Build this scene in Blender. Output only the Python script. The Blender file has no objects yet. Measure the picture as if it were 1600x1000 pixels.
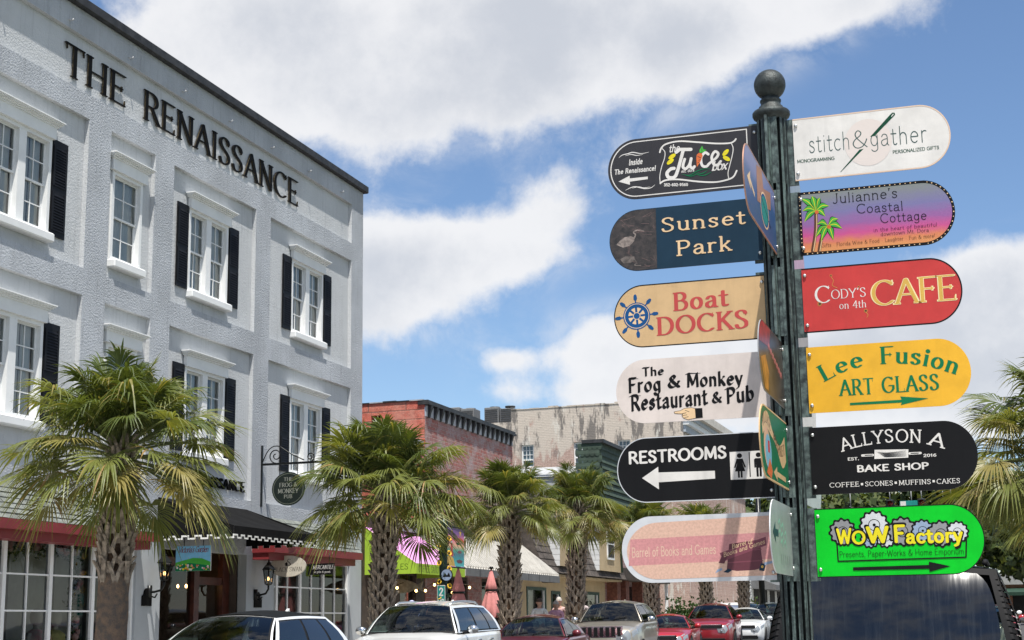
import bpy, math, random
from math import sin, cos, pi, radians, sqrt, atan2, hypot
from mathutils import Vector, Matrix
from mathutils.geometry import delaunay_2d_cdt
SC = bpy.context.scene
COL = SC.collection
random.seed(7)
# ---------------------------------------------------------------- camera
camd = bpy.data.cameras.new('camera'); cam = bpy.data.objects.new('camera', camd); COL.objects.link(cam)
camd.sensor_width = 36.0; camd.lens = 2350 / 1600 * 36; camd.clip_start = 0.1; camd.clip_end = 3000
CR = Vector((0.950341, 0.31086615, -0.01463652)); CU = Vector((0.07556181, -0.18486354, 0.97985503)); CF = Vector((-0.301898, 0.93230237, 0.19917301))
cam.matrix_world = Matrix(((CR.x, CU.x, -CF.x, 0), (CR.y, CU.y, -CF.y, 0), (CR.z, CU.z, -CF.z, 1.6), (0, 0, 0, 1)))
SC.camera = cam
SC.view_settings.view_transform = 'Standard'; SC.view_settings.look = 'None'
SC.view_settings.exposure = 0.75; SC.view_settings.gamma = 1.0
try: SC.view_settings.use_curve_mapping = False
except Exception: pass
# ---------------------------------------------------------------- sun and sky
SUN = Vector((0.185, -0.30, 0.936)).normalized()
sd = bpy.data.lights.new('sun', 'SUN'); so = bpy.data.objects.new('sun', sd); COL.objects.link(so)
sd.energy = 4.6; sd.angle = radians(0.5); sd.color = (1.0, 0.955, 0.88)
so.rotation_euler = SUN.to_track_quat('Z', 'Y').to_euler(); so.location = (0, 0, 60)
W = bpy.data.worlds.new('World'); SC.world = W; W.use_nodes = True
nt = W.node_tree; nt.nodes.clear()
class NG:
    """small node-graph helper"""
    def __init__(s, nt): s.nt = nt
    def n(s, t, **k):
        nd = s.nt.nodes.new(t)
        for a, b in k.items(): setattr(nd, a, b)
        return nd
    def sock(s, nd, i, v):
        if hasattr(v, 'is_output') or hasattr(v, 'links'): s.nt.links.new(v, nd.inputs[i])
        elif v is not None: nd.inputs[i].default_value = v
    def math(s, op, a, b=None, c=None, clamp=False):
        nd = s.n('ShaderNodeMath', operation=op, use_clamp=clamp)
        s.sock(nd, 0, a)
        if b is not None: s.sock(nd, 1, b)
        if c is not None: s.sock(nd, 2, c)
        return nd.outputs[0]
    def vmath(s, op, a, b=None):
        nd = s.n('ShaderNodeVectorMath', operation=op); s.sock(nd, 0, a)
        if b is not None: s.sock(nd, 1, b)
        return nd.outputs['Value'] if op in ('DOT_PRODUCT', 'LENGTH') else nd.outputs[0]
    def noise(s, vec, scale, detail=4, rough=.55, dist=0):
        nd = s.n('ShaderNodeTexNoise'); s.sock(nd, 'Vector', vec); nd.inputs['Scale'].default_value = scale
        nd.inputs['Detail'].default_value = detail; nd.inputs['Roughness'].default_value = rough; nd.inputs['Distortion'].default_value = dist
        return nd.outputs['Fac']
    def ramp(s, f, lo, hi, a=0., b=1.):
        nd = s.n('ShaderNodeMapRange', clamp=True, interpolation_type='SMOOTHSTEP'); s.sock(nd, 0, f)
        for i, v in ((1, lo), (2, hi), (3, a), (4, b)): s.sock(nd, i, v)
        return nd.outputs[0]
    def mix(s, f, a, b, mode='MIX'):
        nd = s.n('ShaderNodeMix', data_type='RGBA', blend_type=mode); s.sock(nd, 0, f); s.sock(nd, 6, a); s.sock(nd, 7, b)
        return nd.outputs[2]
    def mapping(s, vec, loc=(0, 0, 0), rot=(0, 0, 0), scale=(1, 1, 1)):
        nd = s.n('ShaderNodeMapping'); s.sock(nd, 'Vector', vec); nd.inputs['Location'].default_value = loc
        nd.inputs['Rotation'].default_value = rot; nd.inputs['Scale'].default_value = scale
        return nd.outputs[0]
def rgba(c): return (c[0], c[1], c[2], 1.0)
g = NG(nt)
sky = g.n('ShaderNodeTexSky', sky_type='NISHITA'); sky.sun_disc = False
sky.sun_elevation = math.asin(SUN.z); sky.sun_rotation = atan2(SUN.x, SUN.y)
sky.altitude = 50; sky.air_density = 1.0; sky.dust_density = 0.1; sky.ozone_density = 5.0
tc = g.n('ShaderNodeTexCoord'); D = tc.outputs['Generated']
# cumulus banks placed from image pixel positions, projected through the camera axes
f_ = g.math('MAXIMUM', g.vmath('DOT_PRODUCT', D, tuple(CF)), 0.05)
P_ = g.math('DIVIDE', g.vmath('DOT_PRODUCT', D, tuple(CR)), f_); Q_ = g.math('DIVIDE', g.vmath('DOT_PRODUCT', D, tuple(CU)), f_)
BANKS = [(600, 55, 340, 135, -6, 1.1), (500, 150, 140, 70, -16, .55), (360, 50, 150, 100, 10, .75), (840, 300, 120, 34, 14, .3), (930, 25, 230, 110, 6, .95), (1210, 30, 190, 60, 14, .62), (1080, 70, 110, 70, 30, .4), (1330, 0, 90, 40, 20, .45),
         (630, 440, 165, 84, 8, .95), (560, 400, 120, 70, 0, .6), (760, 385, 105, 42, 2, .6), (870, 400, 80, 30, 4, .28), (880, 335, 90, 28, 10, .4), (975, 250, 46, 46, 20, .34),
         (790, 562, 52, 22, 0, .62), (790, 610, 60, 24, 0, .4), (960, 505, 110, 36, 10, .52), (930, 550, 120, 28, 4, .42), (1020, 612, 170, 36, 4, .66), (1560, 440, 170, 62, 16, .95), (1420, 560, 240, 90, 6, 1.0), (1540, 610, 200, 80, 0, .9), (1180, 580, 200, 80, 6, .75)]
tot = None
for (cx, cy, rx, ry, rot, w) in BANKS:
    a = radians(rot); u0 = (cx - 800) / 2350; v0 = (500 - cy) / 2350
    du = g.math('SUBTRACT', P_, u0); dv = g.math('SUBTRACT', Q_, v0)
    xx = g.math('MULTIPLY_ADD', du, cos(a) * 2350 / rx, g.math('MULTIPLY', dv, sin(a) * 2350 / rx))
    yy = g.math('MULTIPLY_ADD', dv, cos(a) * 2350 / ry, g.math('MULTIPLY', du, -sin(a) * 2350 / ry))
    r2 = g.math('ADD', g.math('MULTIPLY', xx, xx), g.math('MULTIPLY', yy, yy))
    e = g.math('MULTIPLY', g.math('EXPONENT', g.math('MULTIPLY', r2, -0.9)), w)
    tot = e if tot is None else g.math('ADD', tot, e)
behind = g.ramp(g.vmath('DOT_PRODUCT', D, tuple(CF)), 0.85, 0.55, 0, 0.42)
pl = g.n('ShaderNodeCombineXYZ'); g.sock(pl, 0, P_); g.sock(pl, 1, Q_)
n1 = g.noise(D, 7, 12, .62, .1); n2 = g.noise(D, 24, 10, .62, .1); n3 = g.noise(g.mapping(D, (3, 1, 2)), 2.2, 3, .5)
dens = g.math('ADD', g.math('ADD', tot, behind), g.math('MULTIPLY_ADD', n1, 1.5, -0.75))
dens = g.math('ADD', dens, g.math('MULTIPLY_ADD', n2, 0.75, -0.375))
cov = g.ramp(dens, 0.22, 0.66)
n4 = g.noise(g.mapping(D, (2, 5, 1.03)), 9, 8, .6)
shade = g.ramp(g.math('ADD', g.math('MULTIPLY', dens, -.30), g.math('MULTIPLY', n4, 1.1)), -0.05, 0.45)
ccol = g.mix(shade, rgba((5.4, 5.65, 6.15)), rgba((7.9, 7.9, 8.0)))
tint = g.mix(1.0, sky.outputs[0], rgba((1.2, 1.2, 1.21)), 'MULTIPLY')
n5 = g.noise(g.mapping(D, (4, 1, 7.7), (0.3, 0.2, 0)), 11, 10, .66, .4)
veil = g.math('MULTIPLY', g.math('MULTIPLY', g.ramp(tot, .05, .4), g.ramp(n5, .42, .72)), .5)
cov = g.math('MAXIMUM', cov, veil)
skyc = g.mix(g.math('MULTIPLY', cov, 0.93), tint, ccol)
bg = g.n('ShaderNodeBackground'); g.sock(bg, 0, skyc); bg.inputs[1].default_value = 0.07
wo = g.n('ShaderNodeOutputWorld'); nt.links.new(bg.outputs[0], wo.inputs[0])
# ---------------------------------------------------------------- materials
MATS = {}
def M(name, col, rough=.6, metal=0., var=0., vscale=3., bump=0., bscale=40., spec=.5, streak=0., col2=None, coat=0., sub=None, dirt=0.):
    if name in MATS: return MATS[name]
    m = bpy.data.materials.new(name); m.use_nodes = True; MATS[name] = m
    nt = m.node_tree; b = nt.nodes['Principled BSDF']; g = NG(nt)
    b.inputs['Base Color'].default_value = rgba(col); b.inputs['Roughness'].default_value = rough; b.inputs['Metallic'].default_value = metal
    b.inputs['Specular IOR Level'].default_value = spec; b.inputs['Coat Weight'].default_value = coat
    if coat: b.inputs['Coat Roughness'].default_value = .04
    if var or bump or streak or dirt:
        ob = g.n('ShaderNodeTexCoord').outputs['Object']; c = rgba(col)
        if var:
            n = g.noise(ob, vscale, 5, .6)
            lo = col2 if col2 else tuple(x * (1 - var) for x in col); hi = tuple(min(1, x * (1 + var * .6)) for x in col)
            c = g.mix(g.ramp(n, .3, .7), rgba(lo), rgba(hi))
        if streak:
            s = g.noise(g.mapping(ob, scale=(9, 9, .5)), 1.6, 5, .65)
            c = g.mix(g.ramp(s, .5, .75, 0, streak), c, rgba(tuple(x * .45 for x in col)))
        if dirt:
            s = g.noise(ob, vscale * 6, 6, .7)
            c = g.mix(g.ramp(s, .56, .75, 0, dirt), c, rgba((.18, .16, .13)))
        if not isinstance(c, tuple): nt.links.new(c, b.inputs['Base Color'])
        if bump:
            bp = g.n('ShaderNodeBump'); bp.inputs['Strength'].default_value = bump; bp.inputs['Distance'].default_value = .03
            nt.links.new(g.noise(ob, bscale, 4, .6), bp.inputs['Height']); nt.links.new(bp.outputs[0], b.inputs['Normal'])
    return m
def emis(name, col, st):
    m = M(name, (0.02, 0.02, 0.02)); b = m.node_tree.nodes['Principled BSDF']
    b.inputs['Emission Color'].default_value = rgba(col); b.inputs['Emission Strength'].default_value = st; return m
def brickmat(name, c1, c2, mortar, axes='YZ', bw=.42, bh=.14, ms=.018, stains=0., stain_col=(.5, .48, .45), var=.5, bump=.6):
    m = bpy.data.materials.new(name); m.use_nodes = True; MATS[name] = m; nt = m.node_tree; b = nt.nodes['Principled BSDF']; g = NG(nt)
    b.inputs['Roughness'].default_value = .9; b.inputs['Specular IOR Level'].default_value = .15
    ob = g.n('ShaderNodeTexCoord').outputs['Object']; sx = g.n('ShaderNodeSeparateXYZ'); g.sock(sx, 0, ob); cx = g.n('ShaderNodeCombineXYZ')
    g.sock(cx, 0, sx.outputs['XYZ'.index(axes[0])]); g.sock(cx, 1, sx.outputs[2])
    bt = g.n('ShaderNodeTexBrick'); g.sock(bt, 'Vector', cx.outputs[0]); bt.inputs['Color1'].default_value = rgba(c1); bt.inputs['Color2'].default_value = rgba(c2)
    bt.inputs['Mortar'].default_value = rgba(mortar); bt.inputs['Scale'].default_value = 1; bt.inputs['Brick Width'].default_value = bw; bt.inputs['Row Height'].default_value = bh
    bt.inputs['Mortar Size'].default_value = ms; bt.inputs['Mortar Smooth'].default_value = .3
    n = g.noise(ob, 1.3, 7, .68); n2 = g.noise(ob, 5.5, 6, .7)
    n3 = g.noise(ob, 21, 5, .7); c = g.mix(g.ramp(n2, .4, .66, 0, var), bt.outputs[0], rgba(tuple(x * .5 for x in c1))); c = g.mix(g.ramp(n3, .5, .68, 0, .55), c, rgba(tuple(min(1, x * 1.5 + .06) for x in c2))); c = g.mix(g.ramp(n3, .48, .34, 0, .5), c, rgba((.12, .1, .095)))
    if stains: c = g.mix(g.ramp(n, .45, .62, 0, stains), c, rgba(stain_col))
    nt.links.new(c, b.inputs['Base Color'])
    bp = g.n('ShaderNodeBump'); bp.inputs['Strength'].default_value = bump; bp.inputs['Distance'].default_value = .03
    g.sock(bp, 'Height', g.math('ADD', g.math('MULTIPLY', bt.outputs[1], -1.), n2)); nt.links.new(bp.outputs[0], b.inputs['Normal'])
    return m
def leafmat(name, col, col2, tr=.35, vs=2.5):
    m = bpy.data.materials.new(name); m.use_nodes = True; MATS[name] = m; nt = m.node_tree; b = nt.nodes['Principled BSDF']; g = NG(nt)
    ob = g.n('ShaderNodeTexCoord').outputs['Object']
    c = g.mix(g.ramp(g.noise(ob, vs, 4, .6), .3, .7), rgba(col), rgba(col2)); nt.links.new(c, b.inputs['Base Color'])
    b.inputs['Roughness'].default_value = .42; b.inputs['Specular IOR Level'].default_value = .4
    t = g.n('ShaderNodeBsdfTranslucent'); nt.links.new(g.mix(1., c, rgba((1.6, 1.5, .6)), 'MULTIPLY'), t.inputs[0])
    mx = g.n('ShaderNodeMixShader'); mx.inputs[0].default_value = tr; nt.links.new(b.outputs[0], mx.inputs[1]); nt.links.new(t.outputs[0], mx.inputs[2])
    nt.links.new(mx.outputs[0], nt.nodes['Material Output'].inputs[0]); return m
def glassmat(name, col=(.02, .025, .03), refl=.12, trans=.75, tint=(.8, .85, .85)):
    """window pane: see-through with a mirror reflection that grows at grazing angles"""
    m = bpy.data.materials.new(name); m.use_nodes = True; MATS[name] = m; nt = m.node_tree; nt.nodes.remove(nt.nodes['Principled BSDF']); g = NG(nt)
    gl = g.n('ShaderNodeBsdfGlossy'); gl.inputs['Roughness'].default_value = .02; tr = g.n('ShaderNodeBsdfTransparent'); tr.inputs[0].default_value = rgba(tuple(t * trans for t in tint))
    fr = g.n('ShaderNodeFresnel'); fr.inputs[0].default_value = 1.5
    mx = g.n('ShaderNodeMixShader'); nt.links.new(g.math('ADD', fr.outputs[0], refl, clamp=True), mx.inputs[0])
    nt.links.new(tr.outputs[0], mx.inputs[1]); nt.links.new(gl.outputs[0], mx.inputs[2]); nt.links.new(mx.outputs[0], nt.nodes['Material Output'].inputs[0]); return m
# ---------------------------------------------------------------- mesh builder
def V(*a): return Vector(a)
CAMSCALE, CAMSHIFT = 1.0, 0.0   # scale about the camera position for what is built next, and its z shift
def setcamscale(k, d):
    global CAMSCALE, CAMSHIFT
    CAMSCALE, CAMSHIFT = k, d
def camscaled(v): return Vector(v) * CAMSCALE + Vector((0, 0, CAMSHIFT))
class MB:
    def __init__(s): s.v = []; s.f = []; s.m = []; s.sm = []; s.mats = []
    def mi(s, mat):
        if mat not in s.mats: s.mats.append(mat)
        return s.mats.index(mat)
    def add(s, vs, fs, mat, smooth=False):
        o = len(s.v); k = s.mi(mat); s.v.extend([tuple(v) for v in vs])
        for f in fs: s.f.append([i + o for i in f]); s.m.append(k); s.sm.append(smooth)
        return s
    def box(s, x0, x1, y0, y1, z0, z1, mat, bev=0.):
        if bev:
            return s.bbox(x0, x1, y0, y1, z0, z1, mat, bev)
        vs = [(x, y, z) for z in (z0, z1) for y in (y0, y1) for x in (x0, x1)]
        return s.add(vs, [(0, 2, 3, 1), (4, 5, 7, 6), (0, 1, 5, 4), (1, 3, 7, 5), (3, 2, 6, 7), (2, 0, 4, 6)], mat)
    def bbox(s, x0, x1, y0, y1, z0, z1, mat, b):
        r = []
        for z, i in ((z0, b), (z0 + b, 0), (z1 - b, 0), (z1, b)):
            k = b if i == 0 else b
            r.append([(x0 + i, y0 + i + b, z), (x0 + i + b, y0 + i, z), (x1 - i - b, y0 + i, z), (x1 - i, y0 + i + b, z), (x1 - i, y1 - i - b, z), (x1 - i - b, y1 - i, z), (x0 + i + b, y1 - i, z), (x0 + i, y1 - i - b, z)])
        return s.loft(r, mat, cap=True)
    def loft(s, rings, mat, cap=False, closed=True, smooth=False):
        n = len(rings[0]); vs = [p for r in rings for p in r]; fs = []
        for i in range(len(rings) - 1):
            for j in range(n if closed else n - 1):
                k = (j + 1) % n; fs.append((i * n + j, i * n + k, (i + 1) * n + k, (i + 1) * n + j))
        if cap: fs.append(tuple(reversed(range(n)))); fs.append(tuple((len(rings) - 1) * n + j for j in range(n)))
        return s.add(vs, fs, mat, smooth)
    def tube(s, pts, r, mat, n=8, cap=True, smooth=True):
        pts = [Vector(p) for p in pts]; rs = r if isinstance(r, (list, tuple)) else [r] * len(pts); rings = []
        up = None
        for i, p in enumerate(pts):
            d = (pts[min(i + 1, len(pts) - 1)] - pts[max(i - 1, 0)])
            d = d.normalized() if d.length > 1e-9 else V(0, 0, 1)
            if up is None: up = V(0, 0, 1) if abs(d.z) < .9 else V(1, 0, 0)
            a = d.cross(up).normalized(); b = a.cross(d).normalized(); up = b
            rings.append([p + a * (cos(2 * pi * j / n) * rs[i]) + b * (sin(2 * pi * j / n) * rs[i]) for j in range(n)])
        return s.loft(rings, mat, cap=cap, smooth=smooth)
    def lathe(s, prof, c, mat, n=24, smooth=True, cap=True):
        rings = [[(c[0] + r * cos(2 * pi * j / n), c[1] + r * sin(2 * pi * j / n), c[2] + z) for j in range(n)] for r, z in prof]
        return s.loft(rings, mat, cap=cap, smooth=smooth)
    def ball(s, c, r, mat, n=14, m=9, sq=(1, 1, 1)):
        rings = []
        for i in range(m + 1):
            t = pi * i / m; rr = max(sin(t), .02)
            rings.append([(c[0] + r * rr * cos(2 * pi * j / n) * sq[0], c[1] + r * rr * sin(2 * pi * j / n) * sq[1], c[2] - r * cos(t) * sq[2]) for j in range(n)])
        return s.loft(rings, mat, cap=True, smooth=True)
    def quad(s, a, b, c, d, mat): return s.add([a, b, c, d], [(0, 1, 2, 3)], mat)
    def prism(s, poly, ext, mat, smooth=False):
        e = Vector(ext); p = [Vector(q) for q in poly]; n = len(p)
        vs = p + [q + e for q in p]
        return s.add(vs, [tuple(reversed(range(n))), tuple(range(n, 2 * n))] + [(i, (i + 1) % n, n + (i + 1) % n, n + i) for i in range(n)], mat, smooth)
    def grid(s, fn, nu, nv, mat, smooth=True, flip=False):
        vs = [fn(i / nu, j / nv) for j in range(nv + 1) for i in range(nu + 1)]; w = nu + 1; fs = []
        for j in range(nv):
            for i in range(nu):
                q = (j * w + i, j * w + i + 1, (j + 1) * w + i + 1, (j + 1) * w + i); fs.append(q[::-1] if flip else q)
        return s.add(vs, fs, mat, smooth)
    def relief(s, org, uax, vax, nax, ub, vb, depth, mat, nodrop=False):
        """wall sheet on a grid; depth(uc, vc) -> offset along nax, or None for an opening; steps between cells get side faces. mat may be a function"""
        o, U, Vv, N = Vector(org), Vector(uax), Vector(vax), Vector(nax)
        P = lambda u, v, d: o + U * u + Vv * v + N * d
        nu, nv = len(ub) - 1, len(vb) - 1
        dd = [[depth((ub[i] + ub[i + 1]) / 2, (vb[j] + vb[j + 1]) / 2) for i in range(nu)] for j in range(nv)]
        mt = mat if callable(mat) else (lambda u, v: mat)
        HOLE = -.22
        for j in range(nv):
            for i in range(nu):
                m_ = mt((ub[i] + ub[i + 1]) / 2, (vb[j] + vb[j + 1]) / 2); d = dd[j][i]
                if d is not None: s.quad(P(ub[i], vb[j], d), P(ub[i + 1], vb[j], d), P(ub[i + 1], vb[j + 1], d), P(ub[i], vb[j + 1], d), m_)
                d0 = HOLE if d is None else d
                if i + 1 < nu:
                    e = dd[j][i + 1]; e0 = HOLE if e is None else e
                    if e0 != d0: s.quad(P(ub[i + 1], vb[j], d0), P(ub[i + 1], vb[j], e0), P(ub[i + 1], vb[j + 1], e0), P(ub[i + 1], vb[j + 1], d0), m_)
                if j + 1 < nv:
                    e = dd[j + 1][i]; e0 = HOLE if e is None else e
                    if e0 != d0: s.quad(P(ub[i], vb[j + 1], d0), P(ub[i + 1], vb[j + 1], d0), P(ub[i + 1], vb[j + 1], e0), P(ub[i], vb[j + 1], e0), m_)
        return s
    def build(s, name, parent=None, base=None, fix=True):
        me = bpy.data.meshes.new(name)
        o = camscaled(base) if base is not None else V(0, 0, 0)
        if parent is not None:
            r = parent
            while r.parent is not None: r = r.parent
            o = r.location.copy()
        me.from_pydata([tuple(camscaled(v) - o) for v in s.v], [], s.f); me.update()
        for mt in s.mats: me.materials.append(mt)
        me.polygons.foreach_set('material_index', s.m); me.polygons.foreach_set('use_smooth', s.sm)
        ob = bpy.data.objects.new(name, me); COL.objects.link(ob)
        if parent is not None: ob.parent = parent
        else: ob.location = o
        return ob
def tag(o, label=None, cat=None, group=None, kind=None):
    if label: o['label'] = label
    if cat: o['category'] = cat
    if group: o['group'] = group
    if kind: o['kind'] = kind
    return o
def thing(name, loc, label, cat, group=None):
    o = bpy.data.objects.new(name, None); COL.objects.link(o); o.location = camscaled(loc); o.empty_display_size = .2
    return tag(o, label, cat, group)
def copy_tree(o, parent=None):
    c = o.copy(); COL.objects.link(c)
    if parent is not None: c.parent = parent
    for ch in list(o.children): copy_tree(ch, c)
    return c
def GZ(y):  # the street climbs gently away from the camera
    return (.0118 * max(-30., min(y * CAMSCALE, 130.)) - CAMSHIFT) / CAMSCALE
# ---------------------------------------------------------------- lettering: pen-drawn glyph skeletons
def EL(cx, cy, rx, ry, a0, a1, n=14):
    return [(cx + rx * cos(radians(a0 + (a1 - a0) * i / n)), cy + ry * sin(radians(a0 + (a1 - a0) * i / n))) for i in range(n + 1)]
def SP(*p, n=5):
    p = list(p); q = [p[0]] + p + [p[-1]]; out = []
    for i in range(1, len(q) - 2):
        a, b, c, d = q[i - 1], q[i], q[i + 1], q[i + 2]
        for k in range(n):
            t = k / n
            out.append(tuple(.5 * (2 * b[j] + (c[j] - a[j]) * t + (2 * a[j] - 5 * b[j] + 4 * c[j] - d[j]) * t * t + (3 * b[j] - a[j] - 3 * c[j] + d[j]) * t ** 3) for j in (0, 1)))
    return out + [p[-1]]
X = .64
G = {
'A': (.76, [[(.02, 0), (.38, 1), (.74, 0)], [(.15, .36), (.61, .36)]]),
'B': (.66, [[(.1, 0), (.1, 1)], [(.1, 1), (.32, 1)] + EL(.32, .77, .22, .23, 90, -90) + [(.1, .54)], [(.1, .54), (.35, .54)] + EL(.35, .27, .26, .27, 90, -90) + [(.1, 0)]]),
'C': (.78, [EL(.44, .5, .4, .5, 48, 312, 20)]),
'D': (.78, [[(.1, 0), (.1, 1)], [(.1, 1), (.32, 1)] + EL(.32, .5, .4, .5, 90, -90) + [(.1, 0)]]),
'E': (.62, [[(.1, 0), (.1, 1)], [(.1, 1), (.56, 1)], [(.1, .53), (.46, .53)], [(.1, 0), (.58, 0)]]),
'F': (.58, [[(.1, 0), (.1, 1)], [(.1, 1), (.56, 1)], [(.1, .53), (.46, .53)]]),
'G': (.82, [EL(.44, .5, .4, .5, 48, 330, 20) + [(.78, .44)], [(.52, .44), (.78, .44)]]),
'H': (.78, [[(.1, 0), (.1, 1)], [(.68, 0), (.68, 1)], [(.1, .52), (.68, .52)]]),
'I': (.24, [[(.12, 0), (.12, 1)]]),
'J': (.46, [[(.34, 1), (.34, .25)] + EL(.17, .2, .17, .2, 0, -150, 8)]),
'K': (.7, [[(.1, 0), (.1, 1)], [(.62, 1), (.1, .42)], [(.26, .58), (.68, 0)]]),
'L': (.58, [[(.1, 0), (.1, 1)], [(.1, 0), (.56, 0)]]),
'M': (.92, [[(.08, 0), (.12, 1), (.46, .12), (.8, 1), (.84, 0)]]),
'N': (.78, [[(.1, 0), (.1, 1), (.68, 0), (.68, 1)]]),
'O': (.88, [EL(.44, .5, .4, .5, 0, 360, 26)]),
'P': (.62, [[(.1, 0), (.1, 1)], [(.1, 1), (.33, 1)] + EL(.33, .74, .25, .26, 90, -90) + [(.1, .48)]]),
'Q': (.88, [EL(.44, .5, .4, .5, 0, 360, 26), [(.5, .2), (.84, -.08)]]),
'R': (.7, [[(.1, 0), (.1, 1)], [(.1, 1), (.33, 1)] + EL(.33, .75, .24, .25, 90, -90) + [(.1, .5)], [(.34, .5), (.68, 0)]]),
'S': (.6, [SP((.51, .82), (.45, .95), (.29, 1), (.12, .92), (.09, .75), (.2, .6), (.39, .48), (.52, .33), (.5, .11), (.3, 0), (.12, .04), (.06, .2))]),
'T': (.68, [[(.34, 0), (.34, 1)], [(.03, 1), (.65, 1)]]),
'U': (.76, [[(.1, 1), (.1, .3)] + EL(.38, .29, .28, .29, 180, 360) + [(.66, 1)]]),
'V': (.74, [[(.02, 1), (.37, 0), (.72, 1)]]),
'W': (1.06, [[(.03, 1), (.28, 0), (.53, .9), (.78, 0), (1.03, 1)]]),
'X': (.72, [[(.05, 1), (.67, 0)], [(.67, 1), (.05, 0)]]),
'Y': (.7, [[(.02, 1), (.35, .45), (.68, 1)], [(.35, .45), (.35, 0)]]),
'Z': (.66, [[(.06, 1), (.6, 1), (.05, 0), (.61, 0)]]),
'a': (.54, [SP((.09, .5), (.16, .61), (.27, .64), (.39, .58), (.43, .44)) + [(.43, .06), (.5, 0)], SP((.43, .37), (.26, .35), (.09, .27), (.07, .1), (.19, 0), (.33, .04), (.43, .17))]),
'b': (.58, [[(.1, 1), (.1, 0)], EL(.31, .32, .21, .32, 180, -180, 18)]),
'c': (.52, [EL(.31, .32, .24, .32, 50, 312, 14)]),
'd': (.58, [[(.48, 1), (.48, 0)], EL(.27, .32, .21, .32, 0, 360, 18)]),
'e': (.56, [[(.08, .36), (.5, .36)] + EL(.3, .33, .22, .31, 8, 312, 16)]),
'f': (.36, [SP((.38, .92), (.31, 1), (.2, .95), (.17, .8)) + [(.17, 0)], [(.02, .62), (.34, .62)]]),
'g': (.56, [EL(.27, .34, .2, .3, 0, 360, 18), [(.47, .64), (.47, -.08)] + EL(.27, -.1, .2, .18, 0, -155, 8)]),
'h': (.58, [[(.1, 1), (.1, 0)], [(.1, .4)] + EL(.29, .42, .19, .22, 165, 0, 9) + [(.48, 0)]]),
'i': (.22, [[(.11, .64), (.11, 0)], [(.11, .88), (.11, .9)]]),
'j': (.26, [[(.15, .64), (.15, -.1)] + EL(.0, -.1, .15, .16, 0, -80, 5), [(.15, .88), (.15, .9)]]),
'k': (.54, [[(.1, 1), (.1, 0)], [(.46, .64), (.1, .25)], [(.22, .38), (.5, 0)]]),
'l': (.22, [[(.11, 1), (.11, 0)]]),
'm': (.86, [[(.1, .64), (.1, 0)], [(.1, .42)] + EL(.265, .44, .165, .2, 165, 0, 8) + [(.43, 0)], [(.43, .42)] + EL(.595, .44, .165, .2, 165, 0, 8) + [(.76, 0)]]),
'n': (.58, [[(.1, .64), (.1, 0)], [(.1, .4)] + EL(.29, .42, .19, .22, 165, 0, 9) + [(.48, 0)]]),
'o': (.58, [EL(.29, .32, .23, .32, 0, 360, 20)]),
'p': (.58, [[(.1, .64), (.1, -.3)], EL(.31, .32, .21, .32, 180, -180, 18)]),
'q': (.58, [[(.48, .64), (.48, -.3)], EL(.27, .32, .21, .32, 0, 360, 18)]),
'r': (.4, [[(.1, .64), (.1, 0)], [(.1, .38)] + EL(.28, .42, .18, .22, 165, 60, 6)]),
's': (.46, [SP((.38, .53), (.31, .62), (.2, .64), (.09, .57), (.1, .43), (.23, .34), (.37, .25), (.39, .1), (.26, 0), (.12, .02), (.06, .12))]),
't': (.38, [[(.16, .86), (.16, .14)] + SP((.16, .14), (.2, .02), (.3, .01), (.36, .06)), [(.02, .62), (.34, .62)]]),
'u': (.58, [[(.1, .64), (.1, .22)] + EL(.29, .21, .19, .21, 180, 350, 9), [(.48, .64), (.48, 0)]]),
'v': (.52, [[(.03, .64), (.26, 0), (.49, .64)]]),
'w': (.78, [[(.03, .64), (.21, 0), (.39, .6), (.57, 0), (.75, .64)]]),
'x': (.52, [[(.05, .64), (.47, 0)], [(.47, .64), (.05, 0)]]),
'y': (.54, [[(.04, .64), (.27, .02)], [(.5, .64), (.22, -.22), (.08, -.29)]]),
'z': (.48, [[(.06, .64), (.42, .64), (.05, 0), (.44, 0)]]),
'0': (.62, [EL(.31, .5, .25, .5, 0, 360, 22)]), '1': (.4, [[(.06, .8), (.22, 1), (.22, 0)]]),
'2': (.6, [SP((.07, .78), (.16, .96), (.32, 1), (.49, .9), (.5, .7), (.35, .42), (.06, 0)) + [(.54, 0)]]),
'3': (.6, [SP((.08, .84), (.2, .98), (.38, .98), (.5, .82), (.42, .6), (.24, .53)), SP((.24, .53), (.45, .46), (.54, .27), (.45, .06), (.26, 0), (.06, .13))]),
'4': (.62, [[(.46, 0), (.46, 1), (.04, .3), (.6, .3)]]),
'5': (.6, [[(.5, 1), (.14, 1), (.1, .55)] + SP((.1, .55), (.3, .63), (.5, .5), (.53, .26), (.4, .04), (.2, 0), (.05, .1))]),
'6': (.62, [SP((.5, .95), (.3, .92), (.12, .65), (.08, .3)), EL(.31, .3, .23, .3, 0, 360, 18)]),
'8': (.6, [EL(.3, .75, .2, .25, 0, 360, 16), EL(.3, .26, .24, .26, 0, 360, 18)]),
'9': (.62, [EL(.31, .7, .23, .3, 0, 360, 18), SP((.54, .7), (.5, .35), (.32, .08), (.12, .05))]),
'&': (.8, [SP((.74, .02), (.5, .28), (.24, .62), (.2, .84), (.33, 1), (.47, .88), (.42, .7), (.18, .5), (.07, .27), (.17, .05), (.36, 0), (.55, .1), (.68, .3), (.74, .48))]),
'.': (.2, [[(.1, .02), (.1, .04)]]), ',': (.2, [[(.12, .04), (.06, -.12)]]), "'": (.2, [[(.12, 1), (.08, .8)]]), '!': (.24, [[(.12, 1), (.12, .3)], [(.12, .02), (.12, .04)]]),
'-': (.4, [[(.06, .4), (.34, .4)]]), '*': (.4, [[(.2, .33), (.2, .35)]]), ' ': (.34, []), '/': (.4, [[(.02, -.1), (.38, 1)]]),
}
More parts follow.
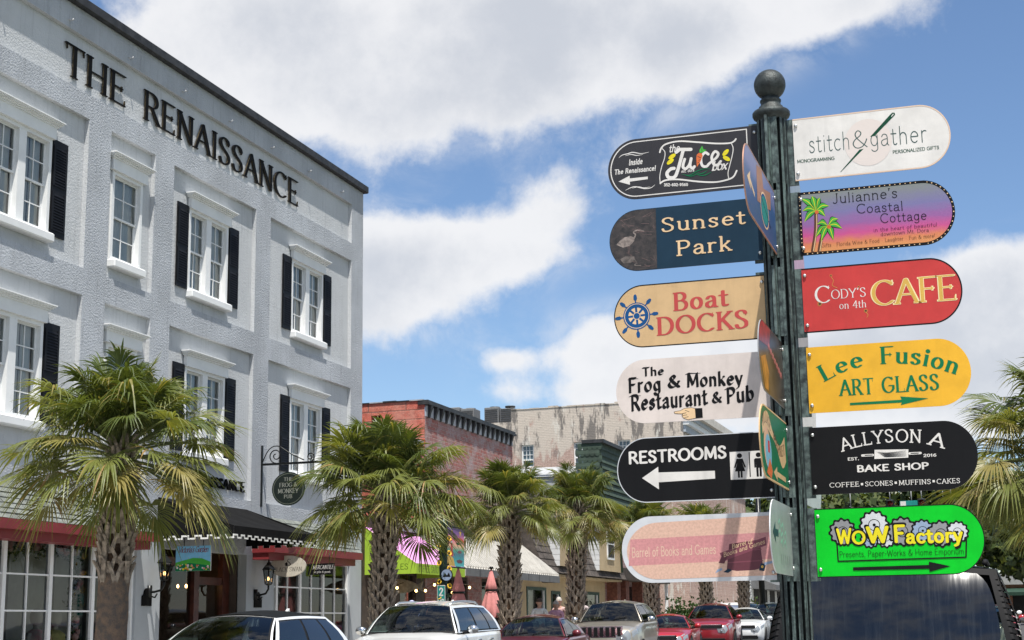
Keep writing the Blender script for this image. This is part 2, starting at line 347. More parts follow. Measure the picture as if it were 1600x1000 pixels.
STY = {  # nib half-width x, y, nib angle, serif half-length, serif half-thickness, extra letter gap
'sans': (.075, .07, 0, 0, 0, .07), 'bold': (.105, .095, 0, 0, 0, .13), 'thin': (.028, .028, 0, 0, 0, .1), 'hair': (.036, .036, 0, 0, 0, .06), 'hand': (.052, .05, 0, 0, 0, .06),
'serif': (.068, .026, 6, .125, .02, .12), 'bserif': (.1, .035, 4, .15, .028, .16), 'light': (.055, .022, 6, .11, .02, .1), 'slab': (.062, .05, 0, .135, .045, .16), 'black': (.14, .026, 40, .0, 0, .15),
'type': (.036, .034, 0, .085, .028, .1), 'fat': (.125, .115, 0, 0, 0, .17), 'script': (.085, .05, 25, 0, 0, -.02), 'cafe': (.07, .026, 6, .12, .02, .1), 'cafeout': (.092, .046, 6, .142, .04, .056)}
GC = {}
def hull(pts):
    p = sorted(set((round(x, 5), round(y, 5)) for x, y in pts))
    if len(p) < 3: return p
    cr = lambda o, a, b: (a[0] - o[0]) * (b[1] - o[1]) - (a[1] - o[1]) * (b[0] - o[0])
    lo = []
    for q in p:
        while len(lo) > 1 and cr(lo[-2], lo[-1], q) <= 0: lo.pop()
        lo.append(q)
    up = []
    for q in reversed(p):
        while len(up) > 1 and cr(up[-2], up[-1], q) <= 0: up.pop()
        up.append(q)
    return lo[:-1] + up[:-1]
def union(polys):
    vs = []; fs = []
    for p in polys:
        if len(p) < 3: continue
        fs.append(list(range(len(vs), len(vs) + len(p)))); vs.extend(Vector(q) for q in p)
    if not fs: return [], []
    r = delaunay_2d_cdt(vs, [], fs, 1, 1e-5)
    return [tuple(v) for v in r[0]], [f for f, o in zip(r[2], r[5]) if o]
def nib(hx, hy, ang, k=10):
    a = radians(ang); out = []
    for i in range(k):
        t = 2 * pi * (i + .5) / k; x, y = hx * cos(t), hy * sin(t); out.append((x * cos(a) - y * sin(a), x * sin(a) + y * cos(a)))
    return out
def glyph(ch, sty):
    key = (ch, sty)
    if key in GC: return GC[key]
    hx, hy, ang, sl, st, gap = STY[sty]; w, strokes = G[ch]; polys = []; nb = nib(hx, hy, ang)
    for s in strokes:
        s = list(s)
        if len(s) == 2 and hypot(s[0][0] - s[1][0], s[0][1] - s[1][1]) < .05:   # dots
            r = hx * 1.25; polys.append([(s[0][0] + r * cos(t * pi / 6), s[0][1] + r * sin(t * pi / 6)) for t in range(12)]); continue
        for a, b in zip(s, s[1:]):
            polys.append(hull([(a[0] + x, a[1] + y) for x, y in nb] + [(b[0] + x, b[1] + y) for x, y in nb]))
        if sty == 'black' and hypot(s[0][0] - s[-1][0], s[0][1] - s[-1][1]) > .01:
            for e, f in ((s[0], s[1]), (s[-1], s[-2])):
                if abs(e[1] - f[1]) > abs(e[0] - f[0]): q = .13; polys.append([(e[0] - q, e[1]), (e[0], e[1] - q * .7), (e[0] + q, e[1]), (e[0], e[1] + q * .7)])
        if sl:
            closed = hypot(s[0][0] - s[-1][0], s[0][1] - s[-1][1]) < .01
            ends = [] if closed else [(s[0], s[1]), (s[-1], s[-2])]
            if ch in 'MNVWAY': ends += [(s[i], s[i - 1]) for i in range(1, len(s) - 1) if s[i][1] in (0, 1, .64) and not (ch in 'AVWM' and s[i][1] in (0, .12) ) and ch in 'NM' and not (ch == 'N' and i == 2)]
            for e, f in ends:
                dx, dy = e[0] - f[0], e[1] - f[1]; hgt = 1 if ch.isupper() or ch in 'bdfhkl' or ch.isdigit() else X
                if abs(dy) > .5 * abs(dx) and (abs(e[1]) < .03 or abs(e[1] - 1) < .03 or abs(e[1] - .64) < .03 or abs(e[1] + .3) < .03) and ch not in 'CGSsc&':
                    q = sl * (.8 if ch.islower() else 1)
                    lft = q; rgt = q
                    if ch.islower() and e[1] > .5: rgt = 0.02
                    polys.append([(e[0] - lft, e[1] - st), (e[0] + rgt, e[1] - st), (e[0] + rgt, e[1] + st), (e[0] - lft, e[1] + st)])
                elif ch in 'EFTLZz' and abs(dx) > abs(dy) and e[0] > .4 or ch in 'TZ' and abs(dx) > abs(dy) and e[0] < .3:
                    dn = -1 if e[1] > .8 else 1
                    if abs(e[1] - .53) < .05: polys.append([(e[0] - st, e[1] - sl * .7), (e[0] + st, e[1] - sl * .7), (e[0] + st, e[1] + sl * .7), (e[0] - st, e[1] + sl * .7)])
                    else: polys.append([(e[0] - st, e[1] - dn * hy), (e[0] + st, e[1] - dn * hy), (e[0] + st * 1.4, e[1] + dn * sl * 1.5), (e[0] + st * .4, e[1] + dn * sl * 1.5)])
                elif ch in 'CGSsc' and (e[1] > .5 * hgt or ch in 'Ss'):
                    dn = 1 if e[1] > .5 * hgt else -1
                    polys.append([(e[0] - st, e[1] - dn * sl * .6), (e[0] + st * 1.5, e[1] - dn * sl * .6), (e[0] + st * 1.5, e[1] + dn * sl), (e[0], e[1] + dn * sl)])
    GC[key] = (w + gap, union(polys)); return GC[key]
def layout(text, sty):
    x = 0; out = []
    for ch in text:
        w, (vs, fs) = glyph(ch, sty); out.append((x + STY[sty][5] / 2, vs, fs)); x += w
    return x, out
class Canvas:
    """flat artwork on a board: paint in board coordinates, each coat a hair above the last"""
    def __init__(s, org, uax, vax, nax, unit=.001): s.o = Vector(org); s.u = Vector(uax); s.w = Vector(vax); s.n = Vector(nax); s.k = unit; s.mb = MB(); s.h = .0006
    def P(s, u, v): return s.o + s.u * (u * s.k) + s.w * (v * s.k) + s.n * s.h
    def up(s): s.h += .00002
    def tri(s, vs, fs, mat, f=lambda x, y: (x, y)):
        if vs: s.mb.add([s.P(*f(*v)) for v in vs], fs, mat)
    def poly(s, pts, mat): s.up(); s.mb.add([s.P(*p) for p in pts], [tuple(range(len(pts)))], mat)
    def rect(s, u0, u1, v0, v1, mat): s.poly([(u0, v0), (u1, v0), (u1, v1), (u0, v1)], mat)
    def disc(s, u, v, ru, rv, mat, n=28): s.poly([(u + ru * cos(2 * pi * i / n), v + rv * sin(2 * pi * i / n)) for i in range(n)], mat)
    def stroke(s, lines, w, mat, taper=False):
        s.up(); polys = []
        for pts in lines:
            n = len(pts)
            for i in range(n - 1):
                t0 = 1.; t1 = 1.
                if taper: t0 = .25 + .75 * sin(pi * i / (n - 1)); t1 = .25 + .75 * sin(pi * (i + 1) / (n - 1))
                a, b = pts[i], pts[i + 1]
                polys.append(hull([(a[0] + w / 2 * t0 * cos(q * pi / 5), a[1] + w / 2 * t0 * sin(q * pi / 5)) for q in range(10)] + [(b[0] + w / 2 * t1 * cos(q * pi / 5), b[1] + w / 2 * t1 * sin(q * pi / 5)) for q in range(10)]))
        s.tri(*union(polys), mat)
    def text(s, t, sty, u0, u1, v, h, mat, v1=None, slant=0., f=None):
        """fit between u0 and u1 on baseline v (v1 at the right end), capital height h"""
        s.up(); wd, gl = layout(t, sty); sx = (u1 - u0) / wd; v1 = v if v1 is None else v1
        for x0, vs, fs in gl:
            def tr(x, y, x0=x0):
                X_ = (x0 + x) * sx + slant * y * h; q = (u0 + X_, v + (v1 - v) * X_ / (u1 - u0) + y * h)
                return f(*q) if f else q
            s.tri(vs, fs, mat, tr)
    def textalong(s, t, sty, path, h, mat, sx=None):
        """letters standing upright along an arched baseline given as points"""
        s.up(); wd, gl = layout(t, sty); L = [0.]
        for a, b in zip(path, path[1:]): L.append(L[-1] + hypot(b[0] - a[0], b[1] - a[1]))
        k = L[-1] / wd
        for i, (x0, vs, fs) in enumerate(gl):
            if not vs: continue
            xm = (min(v[0] for v in vs) + max(v[0] for v in vs)) / 2; sl = (x0 + xm) * k; j = 0
            while j < len(L) - 2 and L[j + 1] < sl: j += 1
            t_ = (sl - L[j]) / (L[j + 1] - L[j]); a, b = path[j], path[j + 1]; c = (a[0] + (b[0] - a[0]) * t_, a[1] + (b[1] - a[1]) * t_)
            an = atan2(b[1] - a[1], b[0] - a[0]); ca, sa = cos(an), sin(an)
            s.tri(vs, fs, mat, lambda x, y: (c[0] + ca * (x - xm) * k - sa * y * h, c[1] + sa * (x - xm) * k + ca * y * h))
    def build(s, name, parent=None, base=None): return s.mb.build(name, parent, base)
# ---------------------------------------------------------------- the signpost with its boards
def H(h, k=1.):
    c = [int(h[i:i + 2], 16) / 255 for i in (0, 2, 4)]
    return tuple(k * (x / 12.92 if x < .04045 else ((x + .055) / 1.055) ** 2.4) for x in c)
def ink(name, hexa, k=1.): return M('paint_' + name, H(hexa, k * .9), rough=.42, var=.1, vscale=7, spec=.3 if hexa > '3' else .12, dirt=.1 if hexa > '3' else .015, streak=.2)
I_white = ink('white', 'dcd9d5'); I_black = ink('black', '19191b'); I_cream = ink('cream', 'e3c39a'); I_tan = ink('tan', 'cfae82')
I_red = ink('red', 'c23a38'); I_docks = ink('coral', 'bd4a48'); I_blue = ink('blue', '1f5186'); I_navy = ink('navy', '22394b'); I_char = ink('charcoal', '333236')
I_yel = ink('lemon', 'e2d420'); I_orange = ink('orange', 'cf6a38'); I_green = ink('green', '16724a'); I_lgreen = ink('leaf', '47a83e'); I_dgreen = ink('pine', '1c4a38')
I_mar = ink('maroon', '643540'); I_mar2 = ink('plum', '7c4452'); I_gold = ink('gold', 'cfa850'); I_must = ink('mustard', 'e2ac2e'); I_lime = ink('lime', '0cc02c'); I_grey = ink('grey', '8b8c90'); I_lgrey = ink('pale_grey', 'c9ccd1'); I_bgrey = ink('blue_grey', '8fa2bd')
I_pale = ink('pale_pink', 'd8cdc7'); I_sand = ink('sand', 'd3a888'); I_rose = ink('rose', 'cb7b79'); I_teal = ink('teal', '2a8a86'); I_steel = ink('steel', '8f9795'); I_sky = ink('sky', '7d87ad'); I_brown = ink('brown', '5a3a2a')
def gradmat(name, stops, axis=2, z0=0., z1=1., noise=.12):
    m = bpy.data.materials.new(name); m.use_nodes = True; nt = m.node_tree; b = nt.nodes['Principled BSDF']; g = NG(nt); b.inputs['Roughness'].default_value = .4
    ob = g.n('ShaderNodeTexCoord').outputs['Object']; sx = g.n('ShaderNodeSeparateXYZ'); g.sock(sx, 0, ob)
    t = g.math('DIVIDE', g.math('SUBTRACT', sx.outputs[axis], z0), z1 - z0)
    n = g.noise(g.mapping(ob, scale=(5, 5, 14)), 2.2, 5, .6); t = g.math('ADD', t, g.math('MULTIPLY_ADD', n, noise * 2, -noise))
    r = g.n('ShaderNodeValToRGB'); g.sock(r, 0, t); el = r.color_ramp.elements
    el[0].position, el[0].color = stops[0][0], rgba(stops[0][1]); el[1].position, el[1].color = stops[-1][0], rgba(stops[-1][1])
    for p, c in stops[1:-1]: e = el.new(p); e.color = rgba(c)
    nt.links.new(r.outputs[0], b.inputs['Base Color']); return m
def postmat():
    m = bpy.data.materials.new('weathered_iron'); m.use_nodes = True; nt = m.node_tree; b = nt.nodes['Principled BSDF']; g = NG(nt)
    ob = g.n('ShaderNodeTexCoord').outputs['Object']; s = g.noise(g.mapping(ob, scale=(55, 55, 1.6)), 1.6, 6, .7); s2 = g.noise(ob, 45, 5, .7); s3 = g.noise(ob, 5, 4, .6)
    c = g.mix(g.ramp(g.math('ADD', g.math('MULTIPLY', s, .75), g.math('MULTIPLY', s2, .35)), .47, .72), rgba((.01, .016, .017)), rgba((.12, .17, .156)))
    c = g.mix(g.ramp(s3, .5, .68, 0, .35), c, rgba((.02, .028, .03))); nt.links.new(c, b.inputs['Base Color'])
    b.inputs['Roughness'].default_value = .42; b.inputs['Metallic'].default_value = .25
    bp = g.n('ShaderNodeBump'); bp.inputs['Strength'].default_value = .35; bp.inputs['Distance'].default_value = .004; g.sock(bp, 'Height', s2); nt.links.new(bp.outputs[0], b.inputs['Normal']); return m
IRON = postmat(); IRONG = M('grey_cast_iron', (.034, .042, .043), rough=.5, metal=.2, var=.55, vscale=26, dirt=.12, bump=.2, bscale=120, spec=.35)
GALV = M('galvanised_bracket', (.1, .135, .127), rough=.5, metal=.4, var=.7, vscale=24, col2=(.022, .03, .032), dirt=.2)
BOLT = M('zinc_bolt', (.55, .56, .56), rough=.35, metal=.9)
X0, YP = -.918, 6.9
post = thing('signpost', (X0, YP, GZ(YP)), 'dark green cast iron signpost with ball finial carrying oval-ended shop direction boards', 'signpost')
b = MB()
GROOVE = M('black_groove_paint', (.006, .0085, .009), rough=.35, var=.5, vscale=40, spec=.4)
NF = 14
def flute(r, z):
    out = []
    for j in range(NF):
        for q, d in ((0., 0.), (.3, .0), (.56, .0), (.62, .006), (.7, .013), (.78, .0155), (.86, .013), (.94, .006)):
            a = 2 * pi * (j + q) / NF; out.append((X0 + (r - d) * cos(a), YP + (r - d) * sin(a), z))
    return out
zs = [.42, .9, 1.5, 2.2, 3.0, 3.96]; rg = [flute(.069 if z < 2 else .0705, z) for z in zs]; n_ = NF * 8
for i in range(len(zs) - 1):
    for j in range(n_):
        k = (j + 1) % n_; b.add([rg[i][j], rg[i][k], rg[i + 1][k], rg[i + 1][j]], [(0, 1, 2, 3)], IRON if j % 8 in (0, 1) else GROOVE)
b.lathe([(.0, GZ(YP)), (.19, GZ(YP)), (.19, .12), (.165, .16), (.15, .2), (.135, .3), (.11, .34), (.1, .4), (.072, .44), (0, .44)], (X0, YP, 0), IRON, 32)
b.build('pole', post)
b = MB(); b.lathe([(0, 3.94), (.071, 3.94), (.073, 3.952), (.084, 3.956), (.089, 3.966), (.089, 3.98), (.083, 3.988), (.066, 3.992), (.06, 3.998), (.057, 4.01), (.048, 4.018), (.046, 4.03), (.05, 4.036), (.05, 4.044), (.043, 4.05), (.042, 4.062), (0, 4.062)], (X0, YP, 0), IRONG, 36)
b.build('collar', post)
b = MB(); b.ball((X0, YP, 4.122), .0755, IRONG, 32, 20); b.build('finial', post)
ZC = dict(juice=3.777, sunset=3.419, boat=3.043, frog=2.679, rest=2.306, barrel=1.937, stitch=3.785, jul=3.422, cody=3.055, lee=2.682, ally=2.311, wow=1.943)
for ux, uy in ((-1, 0), (1, 0), (0, -1), (0, 1)):
    for k, z in enumerate((3.78, 3.42, 3.05, 2.68, 2.31, 1.94)):
        b = MB(); zz = (z - .165, z + .16)
        if ux: b.box(X0 + ux * .058, X0 + ux * .112, YP + .008, YP + .02, zz[0], zz[1], GALV); b.box(X0 + ux * .058, X0 + ux * .066, YP - .03, YP + .008, zz[0], zz[1], GALV)
        else: b.box(X0 - .02, X0 - .008, YP + uy * .058, YP + uy * .112, zz[0], zz[1], GALV); b.box(X0 - .008, X0 + .03, YP + uy * .058, YP + uy * .068, zz[0], zz[1], GALV)
        b.build('bracket', post)
def board_outline(ui, ut, h=152.5, rx=142, ins=0.):
    s = 1 if ut > ui else -1; ui += s * ins * .0; hh = h - ins; c = ut - s * rx
    pts = [(ui, -hh)] + [(c + s * (rx - ins) * cos(radians(a)), hh * sin(radians(a))) for a in range(-90, 91, 6)] + [(ui, hh)]
    return pts if s > 0 else pts[::-1]
EDGE = M('aluminium_board', (.55, .56, .57), rough=.4, metal=.6, dirt=.2)
def board(name, ui, ut, ground, edge=None, label=None, near=None, zc=None, back=None, h=152.5):
    z = ZC[name] if zc is None else zc
    if near is None: o, u, n = V(X0, YP, z), V(1, 0, 0), V(0, -1, 0)
    else: o, u, n = V(X0 + .004, YP, z), V(0, 1, 0), V(1, 0, 0)
    w = V(0, 0, 1); mb = MB(); out = board_outline(ui, ut, h)
    e = edge or EDGE; f = [o + u * (a * .001) + w * (q * .001) for a, q in out]; k = [p - n * .005 for p in f]; N = len(f)
    mb.add(f + k, [tuple(range(N))], ground); mb.add(f + k, [tuple(reversed(range(N, 2 * N)))], back or e)
    mb.add(f + k, [(i, N + i, N + (i + 1) % N, (i + 1) % N) for i in range(N)], e)
    ob = mb.build('sign_board', post)
    if label: ob['label'] = label
    s = 1 if ut > ui else -1
    for zz in (-118, 118):
        if near is not None and near == 'far': continue
        bm = MB(); c = o + u * ((ui + s * 14) * .001) + w * (zz * .001)
        p = [c + n * .001, c + n * .006, c + n * .0085]
        bm.tube(p, [.0085, .0085, .004], BOLT, 8); bm.build('bolt', ob)
    cv = Canvas(o, u, w, n); cv.out = lambda ins=0., a=ui, t=ut: board_outline(a, t, h, ins=ins)
    return ob, cv
def ring_border(cv, ui, ut, i0, i1, mat, closed=True, endcap=None):
    a, b = board_outline(ui, ut, ins=i0), board_outline(ui, ut, ins=i1); s = 1 if ut > ui else -1
    fix = lambda L, d: [(u_ + (s * d if abs(u_ - ui) < .01 else 0), v_) for u_, v_ in L]
    d0, d1 = (i0, i1) if endcap is None else endcap
    if closed: a, b = fix(a, d0), fix(b, d1)
    cv.up(); N = len(a); vs = [cv.P(*p) for p in a + b]
    cv.mb.add(vs, [(i, (i + 1) % N, N + (i + 1) % N, N + i) for i in range(N if closed else N - 1)], mat)
def arrow(cv, pts, mat): cv.poly(pts, mat)

# --- juice bar board
ob, c = board('juice', -70, -809, I_char, I_black, 'charcoal board with white scroll border, juice lettering and lemons')
ring_border(c, -70, -809, 12, 17, I_white, endcap=(49, 54))
c.text('Inside', 'bold', -704, -635, 23, 27, I_white, slant=.12); c.text('The Renaissance!', 'bold', -778, -570, -17, 23, I_white, slant=.12)
arrow(c, [(-758, -55), (-701, -31), (-701, -45), (-611, -45), (-611, -58), (-701, -61), (-701, -77)], I_white)
for dz, s in ((0, 1), (-168, -1)):
    q = [(-752, 66), (-735, 78), (-705, 82), (-682, 86), (-640, 75), (-601, 78)]; c.stroke([SP(*q)], 5, I_white, True) if dz == 0 else c.stroke([SP((-724, -103), (-700, -93), (-673, -90), (-628, -104), (-596, -103), (-577, -90))], 5, I_white, True)
    q = [(-720, 72), (-690, 76), (-662, 68), (-630, 70)]; c.stroke([SP(*[(a + (30 if dz else 0), v + dz) for a, v in q])], 4, I_white, True)
c.stroke([SP((-547, 71), (-539, 91), (-515, 109), (-451, 116), (-362, 101), (-273, 84), (-206, 78), (-183, 85), (-174, 95))], 8, I_white)
c.stroke([SP((-550, -85), (-522, -73), (-459, -76), (-369, -96), (-290, -108), (-236, -105), (-196, -93), (-177, -63))], 8, I_white)
c.stroke([SP((-539, 93), (-522, 70), (-525, 38), (-540, -2), (-551, -48), (-550, -89))], 4, I_white); c.stroke([SP((-197, 77), (-189, 51), (-195, 15), (-208, -30), (-219, -70), (-216, -100))], 4, I_white)
c.text('the', 'sans', -503, -450, 66, 36, I_white, slant=.2)
c.stroke([SP((-480, -18), (-497, -20), (-515, -38), (-508, -60), (-480, -62), (-462, -30), (-432, 66)), [(-466, 62), (-448, 74), (-394, 68)]], 17, I_white)
c.stroke([SP((-426, 22), (-436, -14), (-422, -26), (-404, -8), (-394, 22), (-401, -14), (-388, -27), (-380, -20))], 14, I_white)
c.stroke([SP((-310, 34), (-326, 44), (-346, 20), (-342, -18), (-322, -26), (-306, -12), (-272, 12), (-262, 32), (-278, 44), (-294, 18), (-286, -18), (-268, -24), (-252, -8))], 13, I_white)
c.poly([(-369, 20), (-366, 38), (-356, 46), (-342, 42), (-337, 30), (-350, 0), (-368, -24)], I_orange); c.stroke([[(-362, 30), (-348, 20)], [(-358, 8), (-350, 12)], [(-363, -4), (-357, 0)]], 3, I_char)
c.poly([(-352, 46), (-352, 60), (-338, 80), (-333, 62), (-318, 56), (-334, 46)], I_lgreen); c.stroke([[(-340, 50), (-340, 66)]], 2, I_dgreen)
for (a, v, r) in ((-487, 43, 30), (-497, 18, 35), (-226, 33, 45), (-223, 3, -35)):
    R_ = radians(r); c.poly([(a + 20 * cos(t) * cos(R_) - 10 * sin(t) * sin(R_), v + 20 * cos(t) * sin(R_) + 10 * sin(t) * cos(R_)) for t in [i * pi / 9 for i in range(18)]], I_yel); c.stroke([[(a - 10, v - 2), (a + 6, v + 2)]], 2.5, I_gold)
c.text('box', 'script', -297, -226, -50, 44, I_white, slant=.3)
c.text('est. dora', 'sans', -446, -382, -44, 15, I_white, slant=.2); c.text('352-602-9560', 'fat', -533, -414, -102, 13, I_white, v1=-113)
c.stroke([SP((-442, -52), (-404, -60), (-367, -44), (-330, -36), (-305, -41)), SP((-430, -56), (-395, -66), (-355, -50)), SP((-368, -63), (-333, -69), (-298, -56)), SP((-372, -60), (-340, -58), (-318, -46))], 4.5, I_green, True)
c.build('lettering', ob)
# --- sunset park
ob, c = board('sunset', -70, -812, I_navy, I_brown, 'dark blue board reading Sunset Park with a heron photograph at its end')
ph = M('printed_reeds', (.035, .028, .026), rough=.45, var=.8, vscale=30, col2=(.012, .011, .012), dirt=.35)
c.poly([p for p in c.out(3) if p[0] < -574] + [(-580, -149), (-577, 149)], ph)
rd = M('printed_reed_stems', (.13, .085, .08), rough=.45, var=.5, vscale=40)
rr = random.Random(3)
for i in range(34):
    a = rr.uniform(-760, -590); v = rr.uniform(20, 120) if i < 22 else rr.uniform(-135, -40); L_ = rr.uniform(15, 55); an = rr.uniform(-.9, .4)
    if hypot(a + 670, v * .9) < 150: c.stroke([[(a, v), (min(a + L_ * cos(an), -585), v + L_ * sin(an))]], rr.uniform(1.2, 2.6), rd)
hb = M('printed_heron', (.23, .19, .17), rough=.45, var=.5, vscale=50); hd = M('printed_heron_reflection', (.12, .1, .09), rough=.45, var=.5, vscale=50)
c.poly([(-778, -14), (-760, 4), (-735, 20), (-705, 22), (-686, 14), (-688, -4), (-712, -26), (-745, -32)], hb); c.stroke([SP((-692, 6), (-681, 26), (-690, 40), (-672, 48), (-640, 40))], 7, hb); c.stroke([[(-672, 46), (-638, 38)]], 4, rd); c.stroke([[(-720, -27), (-719, -66)], [(-712, -27), (-716, -60)]], 2.5, rd)
c.poly([(-762, -88), (-735, -76), (-690, -80), (-690, -98), (-710, -112), (-745, -110)], hd); c.stroke([SP((-694, -90), (-680, -112), (-690, -124), (-660, -128))], 5, hd)
c.text('Sunset', 'slab', -560, -140, 29, 66, I_cream, v1=32); c.text('Park', 'slab', -488, -213, -95, 70, I_cream, v1=-91); c.build('lettering', ob)
# --- boat docks
ob, c = board('boat', -70, -800, I_tan, I_black, 'tan board reading Boat DOCKS in red beside a blue ship wheel')
ring_border(c, -70, -800, 0, 5, I_black, endcap=(0, 3))
for i in range(8):
    a = radians(45 * i + 3); q = lambda r, w: (-688 + r * cos(a) - w * sin(a), 2 + r * sin(a) + w * cos(a))
    c.poly([q(60, 4), q(74, 3), q(84, 9), q(98, 8), q(106, 4), q(106, -4), q(98, -8), q(84, -9), q(74, -3), q(60, -4)], I_blue)
c.disc(-688, 2, 66, 66, I_blue); c.disc(-688, 2, 61, 61, I_cream); c.disc(-688, 2, 58, 58, I_blue); c.disc(-688, 2, 41, 41, I_cream)
c.stroke([[(-688 + 44 * cos(radians(45 * i + 3)), 2 + 44 * sin(radians(45 * i + 3))), (-688, 2)] for i in range(8)], 11, I_blue); c.disc(-688, 2, 18, 18, I_cream); c.disc(-688, 2, 15, 15, I_blue)
c.text('Boat', 'bserif', -512, -240, 14, 84, I_docks, v1=19); c.text('DOCKS', 'bserif', -596, -150, -99, 84, I_docks, v1=-93); c.build('lettering', ob)
# --- frog and monkey
ob, c = board('frog', -70, -800, I_pale, I_grey, 'pale board with black gothic Frog & Monkey lettering and a pointing hand')
c.text('The', 'black', -672, -564, 73, 39, I_black)
c.text('Frog', 'black', -742, -580, -1, 66, I_black); c.text('&', 'black', -553, -487, 10, 56, I_black); c.text('Monkey', 'black', -460, -192, 9, 62, I_black, v1=4)
c.text('Restaurant', 'black', -732, -361, -89, 71, I_black, v1=-78); c.text('&', 'black', -345, -294, -74, 48, I_black); c.text('Pub', 'black', -276, -143, -80, 68, I_black, v1=-73)
for a0, a1, v in ((-738, -690, 62), (-735, -680, -20), (-460, -390, 69), (-278, -236, -14)): c.stroke([[(a0 - 4, v - 3), (a0 + 12, v + 3), (a1, v)]], 6, I_black, True)
hp = [(-522, -107), (-492, -103), (-474, -94), (-440, -92), (-424, -97), (-420, -140), (-458, -146), (-478, -138), (-486, -126), (-480, -118), (-520, -113)]
c.stroke([hp + hp[:1]], 4, I_black); c.poly(hp, I_cream); c.stroke([[(-486, -118), (-466, -114)], [(-484, -126), (-462, -124)], [(-474, -136), (-456, -133)], [(-470, -102), (-452, -110)]], 2.5, I_black); c.poly([(-424, -95), (-389, -96), (-388, -141), (-422, -143)], I_black); c.build('lettering', ob)
# --- restrooms
ob, c = board('rest', -70, -806, I_black, I_lgrey, 'black RESTROOMS board with white arrow and toilet pictograms')
ring_border(c, -70, -806, 0, 4, I_lgrey, closed=False)
c.text('RESTROOMS', 'bold', -752, -283, 34, 52, I_white, v1=41)
arrow(c, [(-687, -37), (-608, 13), (-608, -14), (-342, -18), (-342, -54), (-608, -60), (-608, -93)], I_white)
c.rect(-270, -98, -63, 65, I_white)
def picto(u, man):
    c.disc(u, 46, 12, 11, I_black)
    if man: c.poly([(u - 15, 31), (u + 15, 31), (u + 21, 25), (u + 21, -12), (u + 13, -12), (u + 13, 14), (u + 12, -54), (u + 2, -54), (u + 2, -14), (u - 2, -14), (u - 2, -54), (u - 12, -54), (u - 13, 14), (u - 13, -12), (u - 21, -12), (u - 21, 25)], I_black)
    else: c.poly([(u - 14, 32), (u + 14, 32), (u + 28, -8), (u + 21, -10), (u + 11, 16), (u + 24, -26), (u + 11, -26), (u + 11, -55), (u + 2, -55), (u + 2, -26), (u - 2, -26), (u - 2, -55), (u - 11, -55), (u - 11, -26), (u - 24, -26), (u - 11, 16), (u - 21, -10), (u - 28, -8)], I_black)
picto(-225, False); c.rect(-182, -177, -54, 60, I_black); picto(-138, True); c.build('lettering', ob)
# --- books and games
ob, c = board('barrel', -80, -794, I_lgrey, I_lgrey, 'faded sand board with a rose stripe and Barrel of Books and Games lettering')
in_ = board_outline(-80, -770, 130, 150); wash = M('sun_faded_print', H('c9a593'), rough=.6, var=.14, vscale=90, dirt=.12); wr = M('sun_faded_stripe', H('bd8283'), rough=.6, var=.14, vscale=90, dirt=.12)
sl = lambda p: (p[0], p[1] - 9 + (p[0] + 770) * .012 + (8 if p[1] > 0 and p[0] > -500 else 0)); c.poly([sl(p) for p in in_], wash); c.poly([(-764, -73), (-80, -58), (-80, 62), (-752, 49)], wr)
c.text('Barrel of Books and Games', 'hand', -748, -352, -33, 42, ink('faded_cream', 'd8bba4'), v1=-27)
c.poly([(-306, -100), (-290, 14), (-150, 30), (-140, -96), (-180, -106), (-260, -108)], I_mar); c.stroke([[(-296, -20), (-146, -14)], [(-300, -70), (-142, -64)]], 5, I_mar2)
c.poly([(-336, -26), (-318, -62), (-120, 4), (-122, 42)], I_mar2); c.poly([(-342, -70), (-322, -30), (-300, -40), (-316, -74)], I_mar)
c.text('Barrel of', 'hand', -278, -182, -8, 20, I_cream, v1=16); c.text('Books and Games', 'hand', -318, -126, -44, 20, I_cream, v1=12)
c.poly([(-360, -116), (-350, -100), (-330, -92), (-326, -102)], I_bgrey); c.poly([(-322, -112), (-300, -96), (-282, -104), (-300, -116)], I_navy); c.poly([(-160, -108), (-150, -76), (-126, -80), (-136, -112)], I_navy); c.disc(-144, -92, 6, 6, I_gold); c.poly([(-136, -74), (-96, -66), (-92, -76), (-132, -86)], I_bgrey); c.build('lettering', ob)
# --- stitch and gather
ob, c = board('stitch', 98, 812, I_white, I_tan, 'white board with thin stitch&gather lettering and a green needle')
ring_border(c, 98, 812, 0, 6, M('paint_worn_rim', H('cdb4a0'), rough=.5), closed=False)
c.disc(441, -1, 108, 114, M('paint_blush', H('cfc5bf'), rough=.4))
t = I_dgreen; TT = M('paint_thread', H('2c4844'), rough=.4); c.text('stitch', 'thin', 165, 362, -21, 86, TT, v1=-24); c.text('&', 'thin', 362, 446, -24, 84, TT); c.text('gather', 'thin', 446, 710, -24, 86, TT, v1=-29)
c.poly([(306, -131), (310, -130), (420, -30), (400, -32)], t); c.poly([(452, 24), (474, 26), (572, 118), (570, 128), (560, 130), (548, 120)], t); c.poly([(553, 112), (556, 110), (566, 121), (563, 124)], I_white)
c.text('MONOGRAMMING', 'sans', 110, 284, -65, 15, t, v1=-68); c.text('PERSONALIZED GIFTS', 'sans', 549, 757, -69, 15, t); c.build('lettering', ob)
